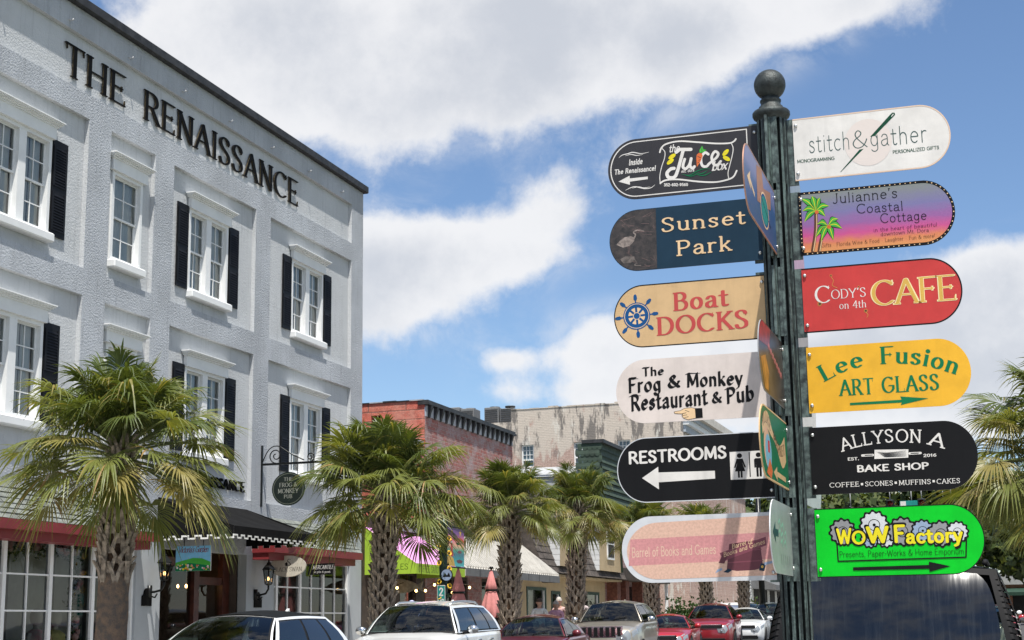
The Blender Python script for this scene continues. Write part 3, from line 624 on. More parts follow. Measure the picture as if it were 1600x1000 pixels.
# --- coastal cottage
dusk = gradmat('dusk_print', [(0., H('c98a52')), (.14, H('c4744f')), (.27, H('b8487f')), (.45, H('8a568f')), (.68, H('6f6a96')), (1., H('767b78'))], 2, 3.28 - GZ(YP), 3.56 - GZ(YP), .1)
ob, c = board('jul', 104, 806, I_black, I_black, 'purple and pink sunset board with cartoon palms, Julianne\'s Coastal Cottage')
ring = board_outline(118, 806, ins=13); c.poly([(max(u, 118), v) for u, v in ring], dusk)
pts = [(112, -130 + 20 * i) for i in range(14)] + [(112 + 23 * i, 146) for i in range(1, 24)] + [(112 + 23 * i, -146) for i in range(1, 24)] + [(664 + 136 * cos(radians(a)), 146 * sin(radians(a))) for a in range(-84, 85, 9)]
c.up()
for i, (u, v) in enumerate(pts):
    r = 3.2 if i % 2 else 2.4; c.mb.add([c.P(u + r * cos(q * pi / 4), v + r * sin(q * pi / 4)) for q in range(8)], [tuple(range(8))], I_cream)
for (ax, ay, bx, by, cx_, cy_) in ((159, -134, 178, -40, 184, 48), (189, -136, 206, -70, 235, -24)): c.stroke([SP((ax, ay), (bx, by), (cx_, cy_))], 17, I_brown); c.stroke([SP((ax + 4, ay), (bx + 4, by), (cx_ + 3, cy_))], 5, I_tan)
def fr(u, v, tips):
    for (tu, tv) in tips:
        mx_, my = (u + tu) / 2, (v + tv) / 2 + 14; d = hypot(tu - u, tv - v); nx, ny = -(tv - v) / d, (tu - u) / d; w = 16
        for k, mt in ((1., I_black), (.78, I_lgreen)):
            up = SP((u, v), (mx_ + nx * w * k, my + ny * w * k), (tu, tv)); dn = SP((tu, tv), (mx_ - nx * w * k, my - ny * w * k), (u, v)); c.poly(up + dn[1:-1], mt)
        c.stroke([SP((u, v), (mx_, my), (tu, tv))], 3, I_yel, True)
    c.disc(u + 4, v - 6, 9, 9, I_orange)
fr(184, 56, [(119, 122), (122, 62), (128, 8), (206, 118), (246, 74), (226, 26), (170, 130)]); fr(236, -20, [(176, -70), (200, -92), (284, 8), (300, -40), (257, -92), (186, -8)])
c.text("Julianne's", 'type', 262, 560, 84, 46, I_black); c.text('Coastal', 'type', 368, 582, 26, 43, I_black, v1=20); c.text('Cottage', 'type', 472, 682, -30, 43, I_black, v1=-34)
c.text('in the heart of beautiful', 'type', 439, 724, -70, 17, I_black); c.text('downtown Mt. Dora', 'type', 470, 686, -92, 17, I_black); c.text('Gifts * Florida Wine & Food * Laughter * Fun & more!', 'type', 200, 712, -121, 17, I_black); c.build('lettering', ob)
# --- cafe
ob, c = board('cody', 102, 812, ink('brick_red', 'c03c3a'), I_black, 'red board reading CODY\'S on 4th CAFE in white and gold')
ring_border(c, 102, 812, 0, 6, I_black, closed=False)
c.text('C', 'serif', 154, 232, -16, 78, I_white); c.text("ODY'S", 'light', 230, 390, -2, 42, I_white); c.text('on 4th', 'light', 264, 388, -52, 34, I_white)
c.text('CAFE', 'cafeout', 411, 786, -47, 111, ink('cream_line', 'ead9a8')); c.text('CAFE', 'cafe', 411, 786, -47, 111, I_gold)
for (u, v, r) in ((236, 109, 6), (358, 46, 5), (178, -20, 11), (383, -69, 9)):
    for i in range(10): a = 2 * pi * i / 10; c.mb.add([c.P(u + r * .5 * cos(a + .3), v + r * .5 * sin(a + .3)), c.P(u + r * 1.25 * cos(a), v + r * 1.25 * sin(a)), c.P(u + r * .5 * cos(a - .3), v + r * .5 * sin(a - .3))], [(0, 1, 2)], I_gold)
    c.disc(u, v, r * .6, r * .6, I_brown, 12)
c.stroke([SP((236, 103), (246, 84), (240, 62), (262, 48))], 1.4, I_gold); c.stroke([SP((383, -76), (392, -88), (386, -100))], 1.4, I_gold); c.build('lettering', ob)
# --- art glass
ob, c = board('lee', 104, 822, I_must, I_must, 'mustard yellow board with green arched Lee Fusion ART GLASS lettering')
pl_ = SP((182, -8), (250, 22), (330, 44), (430, 54), (513, 52), (600, 40), (680, 16), (762, -16), n=6)
arc = lambda a, b_: [p for p in pl_ if a <= p[0] <= b_]
c.textalong('Lee', 'bserif', [(176, -14)] + arc(182, 372), 74, I_green); c.textalong('Fusion', 'bserif', arc(428, 770), 76, I_green)
c.text('ART', 'bserif', 243, 398, -79, 70, I_green); c.text('GLASS', 'bserif', 430, 684, -78, 70, I_green)
arrow(c, [(287, -115), (515, -114), (510, -99), (632, -115), (510, -138), (515, -127), (287, -126)], I_green); c.build('lettering', ob)
# --- bake shop
ob, c = board('ally', 98, 824, I_black, I_grey, 'black bake shop board with white arched ALLYSON A and a rolling pin')
c.textalong('ALLYSON', 'slab', SP((238, 38), (330, 60), (430, 69), (480, 69), (590, 60)), 55, I_white); c.textalong('A', 'slab', [(612, 54), (684, 30)], 57, I_white)
c.poly([(383, 38), (530, 33), (527, -4), (380, -3)], I_white); c.stroke([[(374, 15), (328, 15)], [(534, 14), (581, 14)]], 11, I_white)
for i in range(9): c.stroke([SP((390 + 4 * i, 28 - 3 * i), (440, 22 - 2.4 * i), (520, 28 - 3.2 * i))], 2.2, I_black, True)
c.stroke([[(372, 15), (340, 15)], [(540, 14), (572, 14)]], 4, I_black)
c.text('EST.', 'bold', 262, 313, -4, 12, I_white); c.text('2016', 'bold', 592, 649, -4, 12, I_white); c.text('BAKE SHOP', 'bold', 299, 613, -57, 27, I_white)
c.text('COFFEE', 'slab', 174, 308, -122, 20, I_white); c.text('SCONES', 'slab', 331, 455, -123, 20, I_white); c.text('MUFFINS', 'slab', 478, 618, -124, 20, I_white); c.text('CAKES', 'slab', 640, 742, -125, 20, I_white)
for u in (319, 466, 629): c.rect(u - 5, u + 5, -118, -108, I_white)
c.build('lettering', ob)
# --- gift factory
ob, c = board('wow', 102, 826, I_lime, I_black, 'bright green board with grey cog wheels and yellow WOW Factory lettering')
ring_border(c, 102, 826, 0, 4, I_black, closed=False)
def cog(u, v, r, mt, teeth=12, ol=True):
    def o(rr, d): return [(u + (rr + (d if (i % 4) in (0, 1) else 0)) * cos(2 * pi * i / (teeth * 4)), v + (rr + (d if (i % 4) in (0, 1) else 0)) * sin(2 * pi * i / (teeth * 4))) for i in range(teeth * 4)]
    c.poly(o(r * .96 + 5, r * .13), I_black); c.poly(o(r * .87, r * .13), mt); c.disc(u, v, r * .45, r * .45, I_black); c.disc(u, v, r * .39, r * .39, mt); c.disc(u, v, r * .12, r * .12, I_black)
for q in ((222, 46, 54, I_grey), (340, 14, 38, I_bgrey), (408, 16, 40, I_lgrey), (480, 40, 58, I_grey), (568, 40, 44, I_bgrey), (644, 24, 52, I_grey), (714, 30, 42, I_lgrey), (361, 72, 58, I_lgrey)): cog(*q)
for (t_, s0, s1, v, h_) in (('W', 192, 262, -4, 62), ('O', 258, 322, -8, 54), ('W', 322, 424, -4, 66), ('F', 438, 494, -5, 70), ('actory', 490, 738, -12, 60)):
    c.text(t_, 'fat', s0 - 6, s1 + 4, v - 5, h_ + 10, I_black); c.text(t_, 'bold', s0 + 2, s1 - 2, v + 1, h_ - 2, I_yel)
c.stroke([[(194, -6), (195, -83), (742, -80), (750, 7)]], 6, I_black); c.text('Presents, Paper-Works & Home Emporium', 'hair', 201, 736, -66, 26, I_black)
arrow(c, [(258, -111), (585, -109), (585, -95), (675, -117), (585, -139), (584, -126), (258, -125)], I_black); c.build('lettering', ob)
# --- boards pointing towards the camera, seen almost edge on
COPR = M('copper_rim', H('a9806c'), rough=.4, metal=.3)
ob, c = board('', -70, -960, gradmat('lake_print', [(0., H('2a4a78')), (.35, H('264f86')), (.5, H('66709f')), (1., H('7f88ae'))], 2, 3.27, 3.56, .05), COPR, 'blue board edge on with tan arrow and a teal oval badge', near='n', zc=3.42)
ring_border(c, -70, -960, 0, 6, COPR, closed=False)
arrow(c, [(-880, 0), (-790, 45), (-800, 15), (-690, -25), (-690, -45), (-800, -10), (-780, -40)], I_cream); c.poly([(-600, 130), (-450, 150), (-420, 70), (-200, 110), (-220, 20), (-620, -40)], ink('copper_land', 'a87860'))
c.disc(-410, -30, 120, 82, I_cream); c.disc(-410, -30, 108, 74, I_blue); c.disc(-410, -30, 92, 64, I_teal); c.stroke([[(-520, 20), (-250, -70)]], 8, I_black); c.build('lettering', ob)
coll = M('photo_collage', (.05, .04, .035), rough=.3, var=.8, vscale=7, col2=(.014, .011, .01))
ob, c = board('', -70, -780, coll, I_grey, 'dark photo collage board edge on with red and orange patches', near='n', zc=2.70)
c.poly([p for p in c.out(5) if p[0] < -640 and p[1] > 40] + [(-480, 60), (-430, 147)], M('collage_red', (.27, .035, .03), rough=.3, var=.4, vscale=20)); c.poly([(-740, -20), (-600, 10), (-520, -60), (-560, -140), (-650, -140)], M('collage_orange', (.4, .16, .03), rough=.3, var=.5, vscale=20))
for k in range(7): c.stroke([SP(*[(-520 + 55 * k + 14 * i, 50 - 12 * k + 22 * (i % 2)) for i in range(5)])], 9, I_rose)
c.build('lettering', ob)
ob, c = board('', -70, -860, ink('market_green', '1d6a48'), I_tan, 'green village market board edge on with a tan ribbon and arrow', near='n', zc=2.33)
ring_border(c, -70, -860, 0, 7, I_tan, closed=False)
top = SP((-800, 60), (-730, 118), (-620, 128), (-500, 60), (-330, 20), (-150, 80)); bot = SP((-130, -30), (-260, -70), (-420, 10), (-560, 40), (-680, 60), (-790, 20)); c.poly(top + bot, I_tan); c.textalong('VILLAGE', 'bserif', SP((-780, 52), (-690, 82), (-560, 58)), 44, I_brown); c.textalong('MARKET', 'bserif', SP((-500, 36), (-330, -22), (-160, 0)), 44, I_brown)
c.disc(-680, -20, 90, 84, I_sand); c.disc(-650, -40, 84, 76, M('paint_lagoon', H('6fa3b8'), rough=.4)); c.poly([(-720, -130), (-620, -60), (-560, -110), (-600, -146)], I_orange); c.rect(-660, -610, -40, 10, I_red); arrow(c, [(-530, -112), (-420, -78), (-430, -100), (-170, -104), (-170, -126), (-430, -122), (-420, -142)], I_tan); c.build('lettering', ob)
ob, c = board('', -70, -700, I_steel, I_lgrey, 'plain grey board edge on with a dark arrow and faint green marks', near='n', zc=1.95)
arrow(c, [(-640, 14), (-560, 60), (-560, 30), (-480, 30), (-480, 0), (-560, 0), (-560, -30)], I_navy)
fg = M('faded_green_print', H('7fae9c'), rough=.4)
for k, (u, v) in enumerate(((-470, 60), (-380, 50), (-470, 20), (-400, 10), (-300, 20), (-420, -20), (-320, -20))): c.stroke([[(u, v), (u + 40, v + 14), (u + 60, v - 14)]], 12, fg)
for k in range(5): c.stroke([[(-420 + 60 * k, -70), (-420 + 60 * k, -110 - 8 * (k % 2))]], 8, M('faded_grey_print', H('6d7272'), rough=.4))
c.build('lettering', ob)
# --- boards on the far side of the pole
for z, ut, col, lb in ((3.777, 1010, '9aa4ac', 'grey board beyond the pole seen edge on'), (3.42, 980, 'c49cb0', 'pink board beyond the pole seen edge on'), (3.05, 960, 'a79c94', 'taupe board beyond the pole seen edge on'), (2.68, 1120, 'd5d0ca', 'white board with dark red rim beyond the pole'), (2.31, 1180, 'a9b4ae', 'grey green board beyond the pole seen edge on')):
    mm_ = ink('far_' + col, col); ob, c = board('', 70, ut, mm_, mm_ if col != 'd5d0ca' else ink('dark_red', '6a2c30'), lb, near='far', zc=z)
# ---------------------------------------------------------------- ground
ASPH = M('asphalt', (.055, .055, .057), rough=.9, var=.3, vscale=1.2, bump=.3, bscale=60, dirt=.15)
CONC = M('concrete_paving', (.36, .35, .32), rough=.85, var=.2, vscale=.8, bump=.15, bscale=30, dirt=.2)
PAINTW = M('road_paint', (.62, .62, .6), rough=.7, var=.25, vscale=8)
GRASS = M('verge', (.06, .085, .035), rough=.95, var=.4, vscale=2)
YS = [-300, -30, 0, 20, 40, 60, 80, 110, 300, 1200]
def strip(name, x0, x1, dz, mat, ys=YS, thick=0.):
    mb = MB(); vs = []; n = len(ys)
    for y in ys: vs += [(x0, y, GZ(y) + dz), (x1, y, GZ(y) + dz)]
    mb.add(vs, [(2 * i, 2 * i + 1, 2 * i + 3, 2 * i + 2) for i in range(n - 1)], mat)
    if thick:
        vs2 = [(v[0], v[1], v[2] - thick) for v in vs]
        mb.add(vs + vs2, [(2 * i + 1, 2 * n + 2 * i + 1, 2 * n + 2 * i + 3, 2 * i + 3) for i in range(n - 1)] + [(2 * i, 2 * i + 2, 2 * n + 2 * i + 2, 2 * n + 2 * i) for i in range(n - 1)], mat)
    return mb.build(name)
tag(strip('ground', -900, 900, -.06, GRASS), kind='structure'); tag(strip('road', -11.7, .7, -.05, ASPH), kind='structure')
tag(strip('pavement', -17.6, -11.7, .09, CONC, thick=.2), kind='structure'); tag(strip('pavement', .7, 8., .09, CONC, thick=.2), kind='structure'); tag(strip('pavement', -2.9, .68, .088, CONC, ys=[-30, 0, 9.2], thick=.2), kind='structure')
mb = MB()
for y in range(-10, 108, 6): mb.quad((-5.6, y, GZ(y) - .046), (-5.48, y, GZ(y) - .046), (-5.48, y + 3, GZ(y + 3) - .046), (-5.6, y + 3, GZ(y + 3) - .046), PAINTW)
for y in range(8, 80, 6): mb.quad((-11.65, y + 1.2, GZ(y + 1.2) - .046), (-9.4, y + 1.2, GZ(y + 1.2) - .046), (-9.4, y + 1.3, GZ(y + 1.3) - .046), (-11.65, y + 1.3, GZ(y) - .046), PAINTW)
tag(mb.build('road_marking'), kind='structure')
setcamscale(1.15, -.24)  # street row, palms and trees below are scaled up about the camera position
# ---------------------------------------------------------------- grey stucco hotel
STUC = M('grey_stucco', (.41, .432, .465), rough=.92, var=.16, vscale=.5, bump=.9, bscale=24, spec=.2, streak=.42, dirt=.15)
STUCR = M('pale_stucco_panel', (.5, .515, .53), rough=.92, var=.08, vscale=.6, bump=.5, bscale=26, spec=.2, streak=.3, dirt=.12)
STUCS = M('grey_smooth_render', (.36, .385, .41), rough=.85, var=.08, vscale=1, bump=.15, bscale=50, spec=.2)
WHITE = M('white_trim', (.72, .73, .73), rough=.55, var=.05, vscale=2, dirt=.1, spec=.3)
SHUT = M('black_shutter', (.01, .0105, .013), rough=.5, spec=.12, var=.3, vscale=5)
PANE = glassmat('window_pane', refl=.06, trans=.88)
SHOPG = glassmat('shop_pane', refl=.0, trans=.85)
CURT = M('sheer_curtain', (.74, .74, .72), rough=.9)
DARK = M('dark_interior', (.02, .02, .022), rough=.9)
COPE = M('black_coping', (.02, .02, .021), rough=.6, var=.7, vscale=5, dirt=.25)
LETT = M('black_letter', (.007, .007, .0072), rough=.6, spec=.04); BRASS = M('brass_edge', (.06, .045, .022), rough=.5, metal=.5, var=.8, vscale=25, col2=(.012, .01, .008))
REDP = M('red_fascia', (.19, .022, .026), rough=.5, var=.15, vscale=2)
GTRIMS = M('grey_spotlight', (.42, .43, .44), rough=.5)
hotel = thing('hotel', (-15, 24, GZ(24)), 'grey stucco three storey hotel with THE RENAISSANCE lettering and black shutters', 'building')
RECS = [(13.35, 17.9), (18.6, 22.03), (22.73, 24.25), (24.94, 28.37), (29.06, 33.42)]
WINS = [(15.63, .85, True), (20.25, .82, True), (23.42, .53, False), (26.46, .82, True), (31.08, .85, True)]
def within(v, a, b): return a < v < b
def depth(u, v):
    y, z = u, v
    if within(z, 11.02, 12.03) and 13.35 < y < 33.42: return -.09
    for k, (a, b) in enumerate(RECS):
        for zs in (8.2, 4.99):
            c, h, _ = WINS[k]
            if a < y < b and abs(y - c) < h - .02 and zs + .02 < z < zs + 1.7: return None
        if a < y < b and (7.84 < z < 10.57 or 4.24 < z < 7.36): return -.09
    if z < 3.12:
        if 13.4 < y < 24.06 and z > .95: return None
        if 24.9 < y < 28.25: return None
        if 29.5 < y < 33.45 and z > .95: return None
    return 0.
ub = sorted(set([12.6, 34.12, 13.4, 24.06, 24.9, 28.25, 29.5, 33.45] + [q for r in RECS for q in r] + [c + s * (h - .02) for c, h, _ in WINS for s in (-1, 1)]))
vb = sorted({-.2, .95, 3.12, 4.24, 7.36, 7.84, 10.57, 11.02, 12.03, 12.5, 8.22, 9.9, 5.01, 6.69})
mb = MB(); mb.relief((-15, 0, 0), (0, 1, 0), (0, 0, 1), (1, 0, 0), ub, vb, depth, lambda u, v: STUCS if v < 3.3 else (STUCR if (depth(u, v) or 0) < 0 else STUC))
mb.box(-34, -15.001, 34.05, 34.12, -.2, 12.5, STUC); mb.box(-34, -15.001, 12.6, 12.7, -.2, 12.5, STUC); mb.box(-34, -33.9, 12.6, 34.12, -.2, 12.5, STUC); mb.build('wall', hotel)
mb = MB(); mb.box(-34, -15.3, 12.7, 34.05, 11.6, 11.7, DARK); mb.box(-34, -15.25, 12.7, 34.05, 3.6, 3.7, DARK); mb.box(-34, -15.25, 12.7, 34.05, 7.5, 7.55, DARK); mb.build('floor_slab', hotel)
mb = MB(); mb.bbox(-15.35, -14.88, 12.5, 34.2, 12.5, 12.68, COPE, .015); mb.box(-34, -15.35, 33.9, 34.2, 12.5, 12.68, COPE); mb.build('coping', hotel)
for i, y in enumerate([15.55, 17.45, 19.37, 21.29, 23.22, 25.15, 27.07, 29.0, 30.9, 32.75]):
    mb = MB(); mb.ball((-14.995, y, 12.17), .025, GTRIMS, 10, 6); mb.tube([(-15, y, 12.16), (-14.94, y + .01, 12.16), (-14.92, y + .015, 12.18)], [.012, .012, .02], GTRIMS, 8); mb.build('spotlight', hotel)
def letter3d(parent, t, sty, y0, y1, z, h, x, dep, front, side):
    wd, gl = layout(t, sty); k = (y1 - y0) / wd
    for x0, vs, fs in gl:
        if not vs: continue
        mb = MB(); F = [(x + dep, y0 + (x0 + a) * k, z + b_ * h) for a, b_ in vs]; B = [(x, p[1], p[2]) for p in F]; mb.add(F, fs, front)
        ed = {}
        for f in fs:
            for a, b_ in zip(f, f[1:] + f[:1]): ed[(a, b_)] = ed.get((a, b_), 0) + 1
        n = len(F); mb.add(F + B, [(a, b_, n + b_, n + a) for (a, b_) in ed if (b_, a) not in ed], side); mb.build('letter', parent)
letter3d(hotel, 'THE', 'serif', 21.25, 23.26, 11.2, .57, -15.07, .03, LETT, BRASS); letter3d(hotel, 'RENAISSANCE', 'serif', 23.82, 30.53, 11.2, .57, -15.07, .03, LETT, BRASS)
letter3d(hotel, 'THE', 'bserif', 24.98, 25.68, 4.41, .2, -15.07, .035, LETT, LETT); letter3d(hotel, 'RENAISSANCE', 'bserif', 25.88, 28.2, 4.41, .2, -15.07, .035, LETT, LETT)
def sash_window(parent, c, h, z0, z1, dbl, x=-15.075):
    """white framed window in an opening c-h..c+h; parts: window > pane, curtain"""
    mb = MB(); xf, xb = x - .03, x - .14; fw = .075
    a, b_ = c - h + .02, c + h - .02
    mb.box(xb, xf + .05, a, a + fw, z0, z1, WHITE); mb.box(xb, xf + .05, b_ - fw, b_, z0, z1, WHITE); mb.box(xb, xf + .05, a + fw, b_ - fw, z1 - fw, z1, WHITE); mb.box(xb, xf + .05, a + fw, b_ - fw, z0, z0 + fw * .8, WHITE)
    units = [(a + fw, b_ - fw)] if not dbl else [(a + fw, c - .1), (c + .1, b_ - fw)]
    if dbl: mb.box(xb, xf + .045, c - .1, c + .1, z0 + .06, z1 - fw, WHITE)
    zm = (z0 + z1) / 2
    for (p, q) in units:
        for (k0, k1, xo) in ((zm - .02, z1 - fw, xf - .03), (z0 + fw * .8, zm + .02, xf - .06)):
            s = .035; mb.box(xo - .03, xo, p, p + s, k0, k1, WHITE); mb.box(xo - .03, xo, q - s, q, k0, k1, WHITE); mb.box(xo - .03, xo, p + s, q - s, k1 - s, k1, WHITE); mb.box(xo - .03, xo, p + s, q - s, k0, k0 + s, WHITE)
            m_ = (p + q) / 2; mb.box(xo - .022, xo - .004, m_ - .009, m_ + .009, k0 + s, k1 - s, WHITE); kz = (k0 + k1) / 2; mb.box(xo - .024, xo - .006, p + s, q - s, kz - .009, kz + .009, WHITE)
    w = mb.build('window', parent)
    for (p, q) in units:
        pm = MB(); pm.quad((xf - .047, p, zm), (xf - .047, q, zm), (xf - .047, q, z1 - fw), (xf - .047, p, z1 - fw), PANE); pm.quad((xf - .077, p, z0 + .05), (xf - .077, q, z0 + .05), (xf - .077, q, zm), (xf - .077, p, zm), PANE); pm.build('pane', w)
        cm = MB(); ph = random.random() * 6; wd = q - p; gap = random.choice((.0, .0, .06, .14)); top_ = random.choice((1., 1., 1., .97))
        for (s0, s1) in ((0., .5 - gap), (.5 + gap, 1.)):
            cm.grid(lambda u, v: (xb - .015 + .014 * sin(u * 34 * (s1 - s0) + ph), p + wd * (s0 + (s1 - s0) * u), z0 + (z1 - z0) * v), 28, 1, CURT)
        cm.build('curtain', w)
    return w
for (c, h, dbl) in WINS:
    for zs in (8.2, 4.99):
        sash_window(hotel, c, h, zs + .02, zs + 1.7, dbl)
        mb = MB(); mb.bbox(-15.2, -14.93, c - h, c + h, zs - .14, zs + .015, WHITE, .02); mb.build('sill', hotel)
        mb = MB(); e = .05 if dbl else .1
        mb.box(-15.076, -15.0, c - h - e + .04, c + h + e - .04, zs + 1.69, zs + 1.9, WHITE); mb.box(-15.076, -14.975, c - h - e, c + h + e, zs + 1.9, zs + 1.93, WHITE)
        for i, (o, t) in enumerate(((.05, .02), (.085, .025), (.11, .018))): mb.box(-15.076, -14.99 + o, c - h - e - o * .5, c + h + e + o * .5, zs + 1.93 + i * .022, zs + 1.93 + (i + 1) * .022, WHITE)
        mb.build('lintel', hotel)
        if dbl:
            for s in (-1, 1):
                y0 = c + s * (h + .22); mb = MB(); a, b_ = y0 - .215, y0 + .215; z0, z1 = zs + .02, zs + 1.72; X_ = -15.05
                mb.box(-15.073, X_, a, b_, z0, z1, SHUT)
                for (p, q) in ((z0 + .1, z0 + .78), (z0 + .88, z1 - .1)):
                    mb.box(X_, X_ + .012, a + .02, a + .07, p, q, SHUT); mb.box(X_, X_ + .012, b_ - .07, b_ - .02, p, q, SHUT)
                    k = p
                    while k < q - .04: mb.add([(X_ + .002, a + .07, k + .04), (X_ + .002, b_ - .07, k + .04), (X_ + .016, b_ - .07, k), (X_ + .016, a + .07, k)], [(0, 1, 2, 3)], SHUT); k += .05
                mb.build('shutter', hotel)
# pent roofs with shingles over the shop windows
SHING = M('grey_shingle', (.17, .185, .17), rough=.95, var=.3, vscale=2.5, bump=.5, bscale=60, dirt=.3)
def pent(y0, y1, x0, x1, z0, z1, parent, courses=7, mat=SHING, seed=1):
    rr = random.Random(seed); mb = MB(); nx, nz = x1 - x0, z1 - z0; L = hypot(nx, nz); ux, uz = nx / L, nz / L; vx, vz = uz, -ux
    if vz < 0 and vx < 0: vx, vz = -vx, -vz
    vx, vz = abs(uz), abs(ux)
    for k in range(courses):
        a, b_ = L * k / courses, L * (k + 1) / courses + .012
        y = y0 - rr.random() * .2
        while y < y1:
            w = rr.uniform(.22, .42); ya, yb = max(y, y0), min(y + w - .008, y1); y += w
            if yb - ya < .02: continue
            t = .018 + rr.random() * .012; dz = rr.random() * .01
            P = lambda s, h_, yy: (x0 + ux * s + vx * h_, yy, z0 + uz * s + vz * h_)
            p = [P(a, .004, ya), P(b_ + dz, t, ya), P(b_ + dz, t, yb), P(a, .004, yb), P(b_ + dz, 0, ya), P(b_ + dz, 0, yb)]
            mb.add(p, [(0, 1, 2, 3), (1, 4, 5, 2), (0, 4, 1), (3, 2, 5)], mat)
    mb.add([(x0, y0, z0 - .004), (x1, y0, z1 - .004), (x1, y1, z1 - .004), (x0, y1, z0 - .004), (x0, y0, z1 - .004), (x0, y1, z1 - .004)], [(0, 1, 2, 3), (0, 4, 1), (3, 2, 5), (4, 5, 2, 1)], mat)
    return mb.build('pent_roof', parent)
for (a, b_, sd_) in ((12.8, 23.95, 2), (28.5, 32.97, 5)):
    pent(a, b_, -15, -14.5, 3.95, 3.33, hotel, seed=sd_)
    mb = MB(); mb.box(-14.998, -14.47, a - .03, b_ + .03, 3.17, 3.325, REDP); mb.box(-14.998, -14.62, a, b_ - .06, 3.03, 3.168, REDP); mb.build('fascia', hotel)
def shopfront(y0, y1, mull, thin, zs, z0=.95, z1=3.1):
    mb = MB(); xa, xb = -15.14, -15.05
    mb.box(xa, xb, y0, y0 + .06, z0, z1, WHITE); mb.box(xa, xb, y1 - .06, y1, z0, z1, WHITE); mb.box(xa, xb, y0 + .06, y1 - .06, z1 - .06, z1, WHITE); mb.box(xa, xb + .05, y0 + .06, y1 - .06, z0, z0 + .07, WHITE)
    for m_ in mull: mb.box(xa, xb - .003, m_ - .045, m_ + .045, z0 + .07, z1 - .06, WHITE)
    for m_ in thin: mb.box(xa + .02, xb - .02, m_ - .014, m_ + .014, z0 + .07, z1 - .06, WHITE)
    for z in zs: mb.box(xa + .022, xb - .022, y0 + .06, y1 - .06, z - .014, z + .014, WHITE)
    w = mb.build('shop_window', hotel)
    pm = MB(); pm.quad((-15.1, y0, z0), (-15.1, y1, z0), (-15.1, y1, z1), (-15.1, y0, z1), SHOPG); pm.build('pane', w); return w
BEIGE = M('shop_wall', (.5, .48, .42), rough=.9, var=.1); BEIGD = M('shop_back', (.34, .32, .28), rough=.9, var=.3, vscale=.6)
ml = [24.05 - 1.235 * k for k in range(1, 9)]
shopfront(13.4, 24.06, ml, [m_ + .617 for m_ in ml] + [13.8], (2.53, 1.95, 1.38))
shopfront(29.5, 33.45, [29.75, 30.9, 32.1], [30.3, 31.5, 32.75], (2.5, 1.95, 1.4))
mb = MB()
for (a, b_) in ((12.7, 24.5), (28.6, 34.0)):
    mb.box(-18.1, -18, a, b_, .1, 3.6, BEIGD); mb.box(-18, -15.25, a, b_, .3, .5, BEIGD)
mb.box(-18, -15.24, 24.4, 24.5, .1, 3.6, BEIGD); mb.box(-18, -15.24, 28.6, 28.7, .1, 3.6, BEIGD)
mb.box(-16.35, -16.3, 22.15, 23.25, .5, 3.5, BEIGE); mb.box(-16.2, -16.15, 20.9, 21.3, .5, 3.5, BEIGE); mb.box(-16.3, -16.25, 23.4, 24.3, .5, 3.5, BEIGE); mb.box(-16.4, -16.36, 31.2, 32.0, .5, 3.4, BEIGE); mb.build('partition', hotel)
# entrance recess
WOODR = M('mahogany', (.075, .02, .012), rough=.4, var=.4, vscale=6); CREAM = M('entry_panelling', (.07, .05, .04), rough=.7, var=.3, vscale=3)
mb = MB(); mb.box(-17.6, -17.5, 24.6, 28.5, .2, 3.6, DARK); mb.box(-17.5, -15.2, 24.78, 24.9, .2, 3.5, STUCS); mb.box(-17.5, -15.2, 28.25, 28.37, .2, 3.5, CREAM); mb.box(-17.5, -15.22, 24.9, 28.25, 3.3, 3.4, DARK); mb.build('entrance_recess', hotel)
mb = MB(); X_ = -15.5
for (a, b_) in ((24.92, 25.12), (26.8, 27.0), (27.95, 28.23)): mb.box(X_, X_ + .12, a, b_, .36, 3.28, WOODR)
mb.box(X_, X_ + .12, 25.12, 26.8, 2.85, 3.0, WOODR); mb.box(X_, X_ + .12, 25.12, 26.8, .36, .6, WOODR); mb.box(X_ + .02, X_ + .1, 27.0, 27.95, 2.5, 2.65, WOODR)
mb.box(X_ - .9, X_ - .85, 25.12, 26.9, .6, 3.2, DARK)
for k in range(4): mb.box(X_ - .8, X_ - .77, 25.12, 26.4, .95 + .42 * k, .975 + .42 * k, WHITE)
for k in range(4): mb.box(X_ - .8, X_ - .768, 25.14 + .4 * k, 25.165 + .4 * k, .6, 2.25, WHITE)
dw = mb.build('door', hotel); mb = MB(); mb.quad((X_ + .04, 25.12, .6), (X_ + .04, 26.8, .6), (X_ + .04, 26.8, 2.85), (X_ + .04, 25.12, 2.85), SHOPG); mb.quad((X_ + .04, 27.0, .4), (X_ + .04, 27.95, .4), (X_ + .04, 27.95, 2.5), (X_ + .04, 27.0, 2.5), SHOPG); mb.build('pane', dw)
WARM = emis('warm_bulb', (1., .55, .2), 9.)
ch = thing('chandelier', (-15.85, 27.3, 2.6), 'small glowing chandelier hanging in the hotel entrance', 'lamp'); mb = MB(); mb.tube([(-15.85, 27.3, 3.3), (-15.85, 27.3, 2.5)], .012, BRASS, 6)
for i in range(6): a = i * pi / 3; mb.tube([(-15.85, 27.3, 2.42), (-15.85 + .12 * cos(a), 27.3 + .12 * sin(a), 2.38), (-15.85 + .19 * cos(a), 27.3 + .19 * sin(a), 2.44)], .008, BRASS, 5)
mb.build('frame', ch)
for i in range(6): a = i * pi / 3; mb = MB(); mb.ball((-15.85 + .19 * cos(a), 27.3 + .19 * sin(a), 2.48), .024, WARM, 8, 5, (1, 1, 1.5)); mb.build('bulb', ch)
